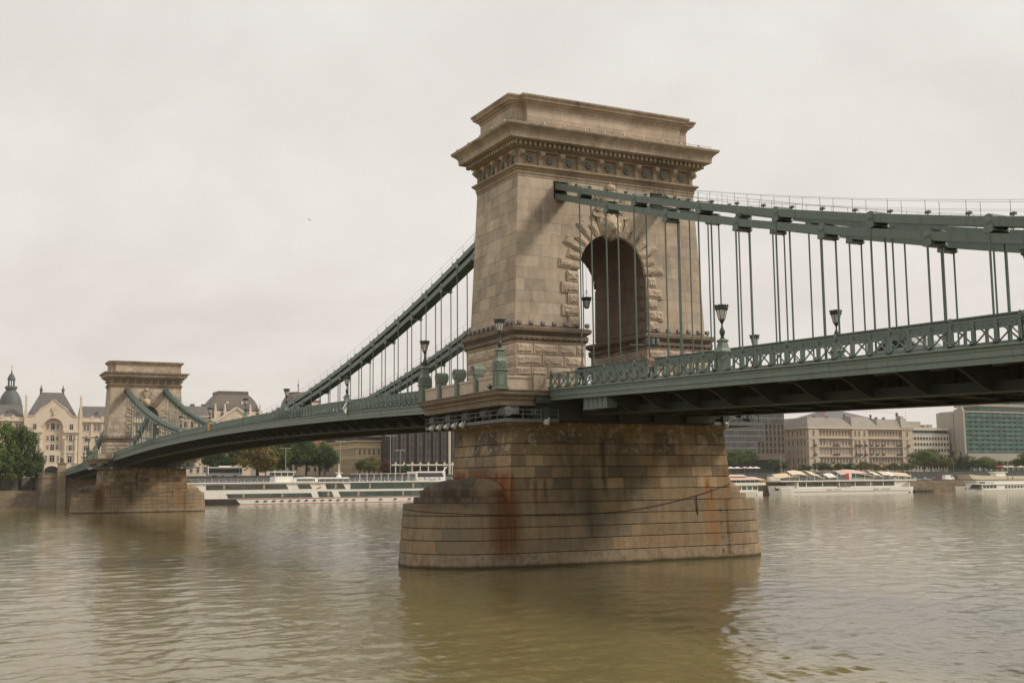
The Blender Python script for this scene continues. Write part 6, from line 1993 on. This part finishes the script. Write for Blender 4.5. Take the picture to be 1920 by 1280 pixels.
# deck chairs on the sun deck
cm = MB(); cm.box(-0.3,0.3,-0.9,0.9,0.32,0.40); cm.add([(-0.3,0.5,0.4),(0.3,0.5,0.4),(0.3,1.0,0.95),(-0.3,1.0,0.95)],[(0,1,2,3)]); 
cs = cm.mesh('seat', M['blue']); cm = MB()
for a, b in ((-0.28,-0.8),(0.28,-0.8),(-0.28,0.6),(0.28,0.6)): cm.box(a-0.03,a+0.03,b-0.03,b+0.03,0,0.32)
cl = cm.mesh('leg_frame', M['ship'])
def chair(y, x, lb, gp):
    t = thing('deck_chair', lb, 'deck chair', (289+x, y, 6.75), RNG.uniform(-.25,.25), gp); obj('seat', cs, t, None, None, (1.1,1.0,1.25)); obj('leg_frame', cl, t, None, None, (1.1,1,1.25))
for i in range(20): chair(-31.5-1.12*i, -4.5, 'blue deck chair in the row on the foredeck of the cruise ship', 'blue chairs on the cruise ship foredeck')
for i in range(15): chair(-79.5-1.5*i, -4.3, 'blue deck chair under the awning frame of the cruise ship', 'blue chairs under the cruise ship awning')
for i in range(5): chair(-103.5-1.8*i, -5.0, 'blue deck chair beside the aft lounge of the cruise ship', 'blue chairs beside the cruise ship lounge')

# floating restaurant ship
S = thing('restaurant_ship', 'white restaurant ship with cream awnings moored at the right quay', 'ship', (295.3,-296.5,0))
def sy(y): return y+296.5
X0 = -3.6
m = MB(); hull(m, 77, 7.2, -0.8, 2.5, 0.10, 0.05, 0.06); hm = m.build('hull', M['ship'], S, loc=None); hm.rotation_euler = (0,0,pi)
part(S, 'bow_bulwark', M['ship'], (-2.6,2.6,sy(-272),sy(-260),2.5,3.5))
part(S, 'waterline', M['hull_dark'], (X0+0.22,X0+0.4,sy(-332),sy(-268),-0.3,0.25)); part(S, 'rubbing_strake', M['ship_grey'], (X0-0.06,X0+0.2,sy(-333),sy(-268),0.95,1.1))
part(S, 'saloon', M['ship'], (X0+0.15,3.4,sy(-331.5),sy(-270),2.5,5.1)); part(S, 'upper_deck', M['ship'], (X0-0.5,4.0,sy(-334.8),sy(-261),5.1,5.55))
slant('window_band', M['frame_d'], -270.8,-322.5,3.05,4.85,0,0,X0+0.15)
n = 26
for i in range(n):
    a = -271-51.2*i/n; slant('window', M['pane_b'] if 9 < i < 14 or 17 < i < 20 else M['shipglass'], a-0.1, a-51.2/n+0.1, 3.15 if not 9 < i < 14 else 2.7, 4.75, 0, 0, X0+0.15, 0.02)
for y in (-274.5,-283,-292,-300.5,-309,-316): slant('mullion', M['ship'], y, y-0.35, 3.0, 4.9, 0, 0, X0+0.15, 0.04)
m = MB(); m.prism([(sy(-331),2.6),(sy(-326),2.6),(sy(-331),5.0)],'x',X0+0.02,X0+0.12); m.build('side_stairs', M['ship_grey'], S)
m = MB(); m.box(-0.1,0.0,-0.9,0.9,-0.35,0.35); m.prism([(0.9,0.35),(0.9,0.9),(0.3,0.35)],'x',-0.1,0); m.build('bow_mark', M['hull_dark'], S, loc=(-2.1,sy(-260.7),2.1))
def letters(s, size, y, z, mat, x):
    me = text_mesh(s, size, 'LEFT', mat); o = obj('lettering', me, S, (x, sy(y), z), (radians(90),0,radians(-90))); return o
M['letter'] = mk('hull lettering', (0.20,0.17,0.14), 0.6)
letters('Spoon', 1.15, -285.2, 1.35, M['letter'], X0-0.05); letters('C A F E', 1.0, -289.6, 1.35, M['letter'], X0-0.05)
letters('Spoon', 1.15, -310.6, 1.35, M['letter'], X0-0.05); letters('L O U N G E', 0.95, -314.8, 1.35, M['letter'], X0-0.05)
m = MB()
for z in (5.95,6.35,6.6): m.tube((X0-0.4,sy(-334),z),(X0-0.4,sy(-262),z),0.03,4)
for i in range(36): m.tube((X0-0.4,sy(-262.5-2*i),5.5),(X0-0.4,sy(-262.5-2*i),6.6),0.03,4)
m.build('deck_railing', M['ship_grey'], S)
def awn(name, mat, ya, yb, zs, x0=-3.8, x1=3.4):
    m = MB(); n = len(zs)
    ys = [sy(ya)+(sy(yb)-sy(ya))*i/(n-1) for i in range(n)]
    top = [(y, z) for y, z in zip(ys, zs)]
    vs = []
    for y, z in zip(ys, zs): vs += [(x0, y, z-1.55), (x0, y, z-1.67), ((x0+x1)/2, y, z+0.05), ((x0+x1)/2, y, z-0.05), (x1, y, z-0.3), (x1, y, z-0.4)]
    fs = []
    for i in range(n-1):
        a, b = i*6, i*6+6
        fs += [(a,a+2,b+2,b),(a+2,a+4,b+4,b+2),(a+1,b+1,b+3,a+3),(a+3,b+3,b+5,a+5),(a,b,b+1,a+1),(a+4,a+5,b+5,b+4)]
    fs += [(0,1,3,2),(2,3,5,4),(6*n-6,6*n-4,6*n-3,6*n-5),(6*n-4,6*n-2,6*n-1,6*n-3)]
    m.add(vs, fs); return m.build(name, mat, S)
awn('awning', M['awning_o'], -259.8,-270.5,(8.0,8.5,8.7)); awn('awning', M['awning_c'], -267.5,-278.5,(9.3,9.7,9.2,7.6)); awn('awning', M['awning_c'], -277,-284,(9.6,8.9,7.6))
awn('awning', M['awning_w'], -286.5,-291,(8.1,8.4,8.3)); awn('awning', M['awning_p'], -293,-312.5,(9.2,9.9,9.7,9.0,8.2),-3.9,3.4); awn('awning', M['awning_c'], -311,-317,(9.2,8.8,8.0)); awn('awning', M['awning_c'], -316.5,-322,(9.0,9.0,8.3)); awn('awning', M['awning_w'], -320,-325,(8.6,8.9,8.4)); awn('awning', M['awning_o'], -324.5,-332.5,(8.7,8.5,8.2))
for y in (-261,-266,-271,-275,-279,-284,-287,-291,-296,-301,-306,-311,-316,-320,-325,-329,-332): part(S, 'awning_post', M['ship'], (X0-0.1,X0,sy(y)-0.07,sy(y)+0.07,5.5,8.1))
slant('glazed_bar', M['shipglass_g'], -297,-311,6.5,8.1,0,0,X0+0.4); part(S, 'bar_front', M['ship_grey'], (X0+0.5,2.8,sy(-311),sy(-297),5.5,8.4)); part(S, 'red_menu_board', M['signred'], (X0-0.5,X0-0.42,sy(-297),sy(-295.4),5.9,8.2)); part(S, 'white_board', M['ship'], (X0-0.3,X0+0.3,sy(-298.6),sy(-297.2),5.6,8.3))
part(S, 'tables', M['frame_d'], *[(X0+0.8,X0+1.6,sy(-272-2.4*i)-0.4,sy(-272-2.4*i)+0.4,6.2,6.3) for i in range(9)], *[(X0+1.1,X0+1.25,sy(-272-2.4*i)-0.07,sy(-272-2.4*i)+0.07,5.55,6.2) for i in range(9)])

# excursion boat beside the near pier
S = thing('excursion_boat', 'white excursion boat with faded pink awnings beside the near pier', 'boat', (292.5,-239,0))
def sy(y): return y+239.0
X0 = -3.0
m = MB(); hull(m, 28, 6, -0.6, 1.5, 0.2, 0.06, 0.15); m.build('hull', M['ship'], S); part(S, 'waterline', M['hull_dark'], (X0+0.4,X0+0.6,-9,13,-0.2,0.2))
part(S, 'cabin', M['ship'], (X0+0.3,2.7,-9.5,13,1.5,3.9)); part(S, 'upper_deck', M['ship'], (X0-0.2,3.2,-13,14,3.9,4.9))
for i in range(6): slant('window', M['shipglass_g'], -232.5-2.7*i,-234.7-2.7*i,2.1,3.5,0,0,X0+0.3)
part(S, 'guests_bench', M['frame_d'], (X0+0.3,2.6,-11,13,4.9,5.6)); m = MB()
for i in range(12): m.tube((X0,-12+2.2*i,4.9),(X0,-12+2.2*i,6.2),0.05,4)
m.build('awning_posts', M['ship'], S)
m = MB(); m.add([(X0-0.4,-13,6.0),(3.4,-13,6.0),(3.4,14,6.0),(X0-0.4,14,6.0),(-1.2,-9,7.2),(1.2,-9,7.2),(1.2,14,7.2),(-1.2,14,7.2)],[(3,2,1,0),(4,5,6,7),(0,1,5,4),(1,2,6,5),(2,3,7,6),(3,0,4,7)]); m.build('awning', M['awning_p'], S)
m = MB(); m.add([(-2.0,-5,7.3),(2.0,-5,7.3),(2.0,14,7.3),(-2,14,7.3),(-0.6,-4,8.1),(0.6,-4,8.1),(0.6,14,8.1),(-0.6,14,8.1)],[(3,2,1,0),(4,5,6,7),(0,1,5,4),(1,2,6,5),(2,3,7,6),(3,0,4,7)]); m.build('upper_awning', M['awning_p'], S)

# sightseeing boats at the right edge
S = thing('sightseeing_boat', 'low white sightseeing boat with dark square windows in front at the right edge', 'boat', (241,-331,0))
def sy(y): return y+331.0
X0 = -2.6
m = MB(); hull(m, 44, 5.2, -0.6, 1.5, 0.14, 0.06, 0.2); h_ = m.build('hull', M['ship'], S); h_.rotation_euler = (0,0,pi)
part(S, 'keel_band', mk('brown hull band', (0.16,0.11,0.08), 0.6), (X0+0.55,X0+0.8,-20,12,-0.2,0.55))
part(S, 'cabin', M['ship'], (X0+0.25,2.3,-20,17,1.5,3.3)); part(S, 'roof', M['ship'], (X0-0.1,2.7,-21,18.5,3.3,3.6)); part(S, 'roof_deck', M['ship'], (X0+0.3,2.3,-21,10,3.6,4.3))
m = MB(); m.prism([(17,1.5),(19.6,1.5),(17,3.3)],'x',X0+0.3,2.3); m.build('windscreen', M['shipglass'], S)
for i in range(4): slant('window', M['shipglass'], -314.6-1.9*i,-316.2-1.9*i,1.9,3.0,0.2,0.2,X0+0.25)
for i in range(9): slant('window', M['shipglass'], -326.5-1.7*i,-327.7-1.7*i,1.8,2.75,0,0,X0+0.25)
S = thing('awning_boat', 'tall white tour boat with cream awning behind the low boat at right', 'boat', (290,-388,0))
def sy(y): return y+388.0
X0 = -3.5
m = MB(); hull(m, 64, 7, -0.6, 2.3, 0.12, 0.06, 0.18); h_ = m.build('hull', M['ship'], S); h_.rotation_euler = (0,0,pi)
part(S, 'cabin', M['ship'], (X0+0.3,3.2,-30,22,2.3,4.6)); part(S, 'deck_edge', M['ship'], (X0-0.1,3.6,-31,23,4.2,4.6))
for i in range(12): slant('window', M['shipglass_g'], -367.5-2.3*i,-369.4-2.3*i,2.7,4.0,0,0,X0+0.3)
m = MB(); m.prism([(27,7.4),(20,6.9),(10,6.6),(-31,6.6),(-31,5.1),(20,5.1),(25,5.4)],'x',X0,3.4); m.build('awning', M['awning_c'], S)
for y in (3,0,-9,-12): 
    m = MB(); m.prism([(y,6.4),(y+0.35,5.6),(y,5.2),(y-0.35,5.6)],'x',X0-0.08,X0-0.02); m.build('awning_tassel', M['frame_d'], S)
part(S, 'wheelhouse', M['ship'], (-1.6,1.6,2,8,6.6,8.2)); part(S, 'wheelhouse_roof', M['ship'], (-2,2,1,9,8.2,8.5)); m = MB(); m.box(-0.06,0,-0.7,0.7,-0.7,0.7); o = m.build('bow_emblem', mk('navy emblem', (0.03,0.03,0.10), 0.5), S, loc=(-2.3,27.6,1.55)); o.rotation_euler = (radians(45),0,0)
S = thing('pontoon', 'low dark pontoon with railing and tyres right of the restaurant ship', 'pontoon', (297,-342.5,0))
part(S, 'float', M['hull_dark'], (-2.5,2.5,-5.5,5.5,-0.5,0.9)); m = MB()
for i in range(9): m.tube((-2.4,-5.4+1.35*i,0.9),(-2.4,-5.4+1.35*i,2.0),0.05,4)
m.tube((-2.4,-5.4,2.0),(-2.4,5.4,2.0),0.05,4); m.tube((-2.4,-5.4,1.5),(-2.4,5.4,1.5),0.04,4); m.build('rail', M['frame_d'], S)
for y in (-4,-1,2,5):
    m = MB(); m.lathe([(0.2,-0.12),(0.42,-0.12),(0.46,0),(0.42,0.12),(0.2,0.12)],12,(-2.65,y,0.4),'x'); m.build('tyre_fender', M['hull_dark'], S)

# ================================================================== vehicles
M['paint'] = mk('car paint', (0.3,0.3,0.3), 0.3, spec=0.6, tints=[(0.03,0.03,0.035),(0.5,0.5,0.5),(0.10,0.10,0.11),(0.25,0.03,0.03),(0.62,0.62,0.60),(0.05,0.08,0.16),(0.2,0.2,0.21)])
M['tyre'] = mk('tyre rubber', (0.02,0.02,0.02), 0.9)
def car_parts(prof, glass, L, w):
    b = MB(); b.prism(prof, 'x', -w/2, w/2)
    g = MB(); g.prism(glass, 'x', -w/2-0.01, w/2+0.01)
    wh = MB(); wh.lathe([(0.0,-0.11),(0.30,-0.11),(0.33,-0.07),(0.33,0.07),(0.30,0.11),(0,0.11)], 12, (0,0,0), 'x')
    return b, g.mesh('side_windows', M['pane']), wh.mesh('wheel', M['tyre'])
prof = [(-2.1,0.3),(-2.15,0.75),(-1.3,0.9),(-0.6,1.42),(0.9,1.45),(1.6,0.98),(2.1,0.9),(2.15,0.35)]
cb_, cg_, cw_ = car_parts(prof, [(-1.15,0.95),(-0.55,1.36),(0.85,1.38),(1.4,0.98)], 4.2, 1.7)
cb_m = cb_.mesh('body', M['paint'])
def car(x, y, z, lb, rot=0.0, gp='cars parked on the quay', body=None, sc=1.0):
    t = thing('parked_car', lb, 'car', (x,y,z), rot, gp)
    obj('body', body or cb_m, t, None, None, (sc,sc,sc)); obj('side_windows', cg_, t, None, None, (sc,sc,sc))
    for a in (-1,1):
        for b in (-1.3,1.35): obj('wheel', cw_, t, (a*0.76*sc,b*sc,0.33*sc), None, (sc,sc,sc))
for y, lb in ((-337,'first parked car right of the restaurant ship'),(-343,'second parked car right of the restaurant ship'),(-349,'third parked car, above the pontoon end'),(-355,'fourth parked car, above the bare quay wall'),(-360.5,'parked car just left of the white van'),(-377,'parked car just right of the white van'),(-383,'parked car by the bow of the awning boat')):
    car(304.5, y, 4.9, lb)
yb = MB(); yb.prism(prof,'x',-0.85,0.85); car(304.5, -263.5, 4.9, 'orange yellow car between the excursion boat and the restaurant ship', 0, None, yb.mesh('body', mk('yellow paint', (0.6,0.33,0.05), 0.35, spec=0.6)))
vp = [(-2.7,0.35),(-2.75,1.2),(-2.2,1.35),(-1.4,2.35),(2.6,2.4),(2.7,0.4)]
for x, y, lb in ((305,-368.5,'white van parked on the right quay'),(305,-269.0,'white van partly hidden by the restaurant ship bow')):
    t = thing('van', lb, 'van', (x,y,4.9), 0, None)
    m = MB(); m.prism(vp,'x',-0.95,0.95); m.build('body', M['ship'], t); m = MB(); m.prism([(-2.0,1.45),(-1.35,2.15),(-0.6,2.15),(-0.6,1.45)],'x',-0.96,0.96); m.build('cab_window', M['pane'], t)
    for a in (-0.85,0.85):
        for b in (-1.8,1.8): obj('wheel', cw_, t, (a,b,0.36), None, (1,1.1,1.1))
t = thing('bus', 'long dark-windowed bus with white roof passing behind the cruise ship', 'bus', (320,-46.4,8.9))
m = MB(); m.cbox(-1.25,1.25,-5.8,5.8,0.35,3.05,0.12); m.build('body', mk('bus grey', (0.20,0.21,0.21), 0.4), t); part(t, 'side_glass', M['pane'], (-1.3,1.3,-5.6,5.6,1.2,2.6)); part(t, 'roof', M['ship'], (-1.2,1.2,-5.7,5.7,3.05,3.2)); part(t, 'roof_unit', M['ship'], (-0.9,0.9,-1.6,1.8,3.2,3.55)); part(t, 'end_frame', M['ship'], (-1.32,1.32,5.5,5.72,0.6,3.0))
for a in (-1.1,1.1):
    for b in (-3.6,3.4): obj('wheel', cw_, t, (a,b,0.45), None, (1.2,1.4,1.4))

# ================================================================== street furniture on the far bank
def mast(x, y, h, lb, r=0.10, arms_=True):
    t = thing('lamp_mast', lb, 'lamp post', (x,y,8.9), 0, 'lamp masts along the embankment road')
    m = MB(); m.tube((0,0,0),(0,0,h),r*1.3,8,r); m.build('pole', M['steel'], t)
    if arms_:
        m = MB(); m.tube((0,-1.6,h),(0,1.6,h),0.06,5); m.build('cross_arm', M['steel'], t)
        for s in (-1,1): part(t, 'lamp_head', M['steel'], (-0.25,0.25,*sorted((s*0.9,s*1.9)),h-0.08,h+0.12))
mast(318,-86.6,12.1,'tall two-armed lamp mast left of the yellow corner house'); mast(318,-105.5,14.2,'tallest two-armed lamp mast before the ribbed hotel'); mast(318,-109.2,9.0,'shorter two-armed lamp mast before the ribbed hotel')
mast(318,-67.0,9.5,'lamp mast among the trees behind the wheelhouse'); mast(318,-51,3.4,'slim lamp post in front of the bus',0.05,False)
mast(317.5,-283.5,7.5,'lamp post before the glass office',0.06,False); mast(317.5,-292.5,3.8,'lamp post above the restaurant ship awnings',0.06,False); mast(317.5,-386,4.5,'lamp post before the big green tree',0.06,False)
t = thing('flagpole', 'thick white flagpole beside the near pier before the ribbed hotel', 'pole', (318,-128.7,8.9)); m = MB(); m.lathe([(0.42,0),(0.42,19.5),(0.2,20)],12); m.build('pole', M['white_f'], t); m = MB(); m.lathe([(0.7,0),(0.7,0.4),(0.45,0.6)],12); m.build('foot', M['concrete'], t)
def parasol(x, y, mt, lb, gp, z=8.9):
    t = thing('parasol', lb, 'parasol', (x,y,z), 0, gp); m = MB(); m.lathe([(1.9,1.9),(1.85,2.1),(0.1,2.7)],8); m.build('canopy', M[mt], t); m = MB(); m.tube((0,0,0),(0,0,2.4),0.05,5); m.build('pole', M['frame_w'], t)
for i, y in enumerate((-255,-258.5,-262,-266,-269,-272)): parasol(320, y, 'awning_w' if i % 3 else 'awning_p', ('first','second','third','fourth','fifth','sixth')[i]+(' parasol, white,' if i % 3 else ' parasol, pink,')+' counted from the near pier in the row under the trees', 'parasols under the promenade trees')
parasol(320,-419.5,'signred','red parasol above the tour boat wheelhouse',None)
for y, w in ((-423,'first'),(-427,'second'),(-434,'third'),(-438,'fourth')): parasol(320, y, 'awning_c', w+' cream parasol to the right of the red one on the promenade', 'cream parasols near the right edge')

# ================================================================== people on the bridge
def person_mesh(pose, cols, seed=0):
    J = {'pel':(0,0,0.95),'chest':(0,0,1.32),'neck':(0,0,1.50),'head':(0,0,1.60),'top':(0,0,1.74),
         'hl':(0,0.10,0.92),'kl':(0.02,0.11,0.50),'al':(-0.02,0.11,0.09),'tl':(0.13,0.12,0.04),'hr':(0,-0.10,0.92),'kr':(0.02,-0.11,0.50),'ar':(-0.02,-0.11,0.09),'tr':(0.13,-0.12,0.04),
         'sl':(0,0.19,1.42),'el':(-0.03,0.25,1.14),'wl':(0.06,0.26,0.90),'fl':(0.09,0.25,0.80),'sr':(0,-0.19,1.42),'er':(-0.03,-0.25,1.14),'wr':(0.06,-0.26,0.90),'fr':(0.09,-0.25,0.80)}
    if pose == 'walk':
        J['kl']=(0.18,0.10,0.52); J['al']=(0.22,0.10,0.10); J['tl']=(0.36,0.11,0.07); J['kr']=(-0.06,-0.10,0.50); J['ar']=(-0.30,-0.10,0.14); J['tr']=(-0.20,-0.11,0.05)
        J['wl']=(-0.16,0.26,0.94); J['fl']=(-0.18,0.25,0.84); J['wr']=(0.20,-0.26,0.96); J['fr']=(0.25,-0.25,0.87)
    if pose == 'lean':
        for k, (dx, dz) in {'chest':(0.20,-0.06),'neck':(0.32,-0.10),'head':(0.40,-0.09),'top':(0.48,-0.06),'sl':(0.26,-0.08),'sr':(0.26,-0.08)}.items(): J[k]=(J[k][0]+dx,J[k][1],J[k][2]+dz)
        for s, q in (('l',1),('r',-1)): J['e'+s]=(0.42,q*0.27,1.10); J['w'+s]=(0.58,q*0.16,1.08); J['f'+s]=(0.64,q*0.08,1.08)
    R = {'pel':.15,'chest':.155,'neck':.06,'head':.095,'top':.075,'hl':.10,'hr':.10,'kl':.062,'kr':.062,'al':.042,'ar':.042,'tl':.04,'tr':.04,'sl':.07,'sr':.07,'el':.045,'er':.045,'wl':.034,'wr':.034,'fl':.035,'fr':.035}
    E_ = [('pel','chest'),('chest','neck'),('neck','head'),('head','top'),('pel','hl'),('hl','kl'),('kl','al'),('al','tl'),('pel','hr'),('hr','kr'),('kr','ar'),('ar','tr'),('chest','sl'),('sl','el'),('el','wl'),('wl','fl'),('chest','sr'),('sr','er'),('er','wr'),('wr','fr')]
    ks = list(J)
    me = bpy.data.meshes.new('person'); me.from_pydata([J[k] for k in ks], [(ks.index(a), ks.index(b)) for a, b in E_], [])
    o = bpy.data.objects.new('person', me); COL.objects.link(o)
    md = o.modifiers.new('skin', 'SKIN')
    for i, k in enumerate(ks):
        me.skin_vertices[0].data[i].radius = (R[k], R[k]); me.skin_vertices[0].data[i].use_root = k == 'pel'
    o.modifiers.new('sub', 'SUBSURF').levels = 1
    dg = bpy.context.evaluated_depsgraph_get()
    nm = bpy.data.meshes.new_from_object(o.evaluated_get(dg)); bpy.data.objects.remove(o)
    nm.materials.clear()
    for c in cols: nm.materials.append(c)
    top = J['top']
    for p in nm.polygons:
        c = p.center; hz = c.z
        d = (Vector(J['head'])-c).length
        if d < 0.20 and hz > J['neck'][2]+0.0: p.material_index = 3 if (hz > J['head'][2]+0.07 or c.x < J['head'][0]-0.04) else 2
        elif min((Vector(J['fl'])-c).length, (Vector(J['fr'])-c).length) < 0.09: p.material_index = 2
        elif hz < 0.95 and min((Vector(J['wl'])-c).length, (Vector(J['wr'])-c).length) > 0.12: p.material_index = 1
        p.use_smooth = True
    return nm
skin_m = mk('skin', (0.42,0.26,0.18), 0.6); hair_m = mk('dark hair', (0.03,0.02,0.015), 0.7); jeans = mk('jeans', (0.05,0.06,0.10), 0.9); darkc = mk('dark coat', (0.03,0.03,0.035), 0.9); bluec = mk('light blue shirt', (0.30,0.36,0.55), 0.9); redc = mk('salmon shirt', (0.50,0.25,0.20), 0.9); whitec = mk('white shirt', (0.65,0.63,0.60), 0.9)
for x, y, rot, pose, cols, lb in ((37.5,6.65,radians(90),'lean',[darkc,jeans,skin_m,hair_m],'person in dark clothes leaning over the main span railing by the lamp'),
        (56.2,6.3,0,'walk',[bluec,jeans,skin_m,hair_m],'person in light blue shirt walking on the main span footway'),
        (-8.6,5.7,pi,'walk',[darkc,jeans,skin_m,hair_m],'person in dark top walking near the tower end of the side span'),
        (-17.0,5.6,pi,'walk',[redc,jeans,skin_m,hair_m],'person in salmon shirt behind the railing below the arch')):
    o = obj('person', person_mesh(pose, cols)); o.location = (x, y, zf(x)-0.03); o.rotation_euler = (0,0,rot); tag(o, lb, 'person')

# navigation boards on the railing
t = thing('navigation_board', 'folded green and white navigation board on the main span railing', 'sign', (35.3,7.55,zf(35.3)-0.35))
m = MB(); m.add([(0,0,0),(-0.35,0.55,0.65),(0,0,1.35),(0.03,0,0),(-0.32,0.58,0.65),(0.03,0,1.35)],[(0,1,2),(5,4,3),(0,3,4,1),(1,4,5,2),(2,5,3,0)]); m.build('white_leaf', M['ship'], t)
part(t, 'green_leaf', mk('sign green', (0.02,0.22,0.12), 0.5), (0.05,0.85,0.0,0.04,0.1,1.3)); part(t, 'post', M['steel'], (0.0,0.05,-0.05,0.0,-0.3,1.4))
t = thing('yellow_board', 'orange yellow board hung on the main span railing far out', 'sign', (98.3,7.55,zf(98.3)+0.1)); part(t, 'board', mk('sign orange', (0.62,0.28,0.02), 0.5), (-0.7,0.7,0,0.05,0,1.15)); part(t, 'bracket_bar', M['steel'], (-0.6,0.6,-0.1,0,0.5,0.56))

# gulls
def gull_mesh():
    m = MB(); m.lathe([(0.0,-0.28),(0.05,-0.22),(0.085,-0.05),(0.08,0.08),(0.05,0.18),(0.055,0.22),(0.02,0.28),(0,0.30)],8,(0,0,0),'x')
    for s in (-1,1):
        m.add([(0.1,s*0.06,0.03),(-0.1,s*0.06,0.03),(-0.12,s*0.38,0.20),(0.08,s*0.38,0.20),(-0.2,s*0.75,0.12),(-0.12,s*0.75,0.12)],[(0,1,2,3),(3,2,4,5)])
    m.add([(-0.25,0.05,0),(-0.25,-0.05,0),(-0.42,-0.1,0),(-0.42,0.1,0)],[(0,1,2,3)])
    return m.mesh('gull', mk('gull grey', (0.25,0.25,0.25), 0.8), True, False)
gm_ = gull_mesh()
for l, r, lb in (((-10.55,25.6,21.6),0.6,'gull flying in the open sky, the larger and higher one'),((20.0,9.6,27.3),2.2,'gull flying in the open sky, the smaller and lower one')):
    o = obj('gull', gm_, None, l, (0.2,0.1,r), (0.2,0.2,0.2)); tag(o, lb, 'bird', 'gulls in the sky')

# traffic on the bridge
for x, y, lb in ((-43.5,-1.4,'car on the bridge roadway glimpsed through the railing at right'),(-34.0,1.5,'car on the bridge roadway left of the one at the right edge'),(20.0,-1.4,'car on the main span just beyond the near tower'),(70.0,1.5,'car far out on the main span')):
    car(x, y, zf(x)-0.11, lb, radians(90), 'cars on the bridge')

# ================================================================== river haze
hz = MB(); hz.box(-950, 2700, -2600, 1700, -4, 95)
hm = bpy.data.materials.new('haze air'); hm.use_nodes = True
_nt = hm.node_tree; _nt.nodes.clear()
_o = _nt.nodes.new('ShaderNodeOutputMaterial'); _v = _nt.nodes.new('ShaderNodeVolumePrincipled')
_v.inputs['Color'].default_value = (0.92, 0.90, 0.88, 1); _v.inputs['Density'].default_value = 0.00008; _v.inputs['Anisotropy'].default_value = 0.2
_nt.links.new(_v.outputs[0], _o.inputs['Volume'])
tag(hz.build('haze', hm), kind='stuff')
SC.cycles.volume_bounces = 1
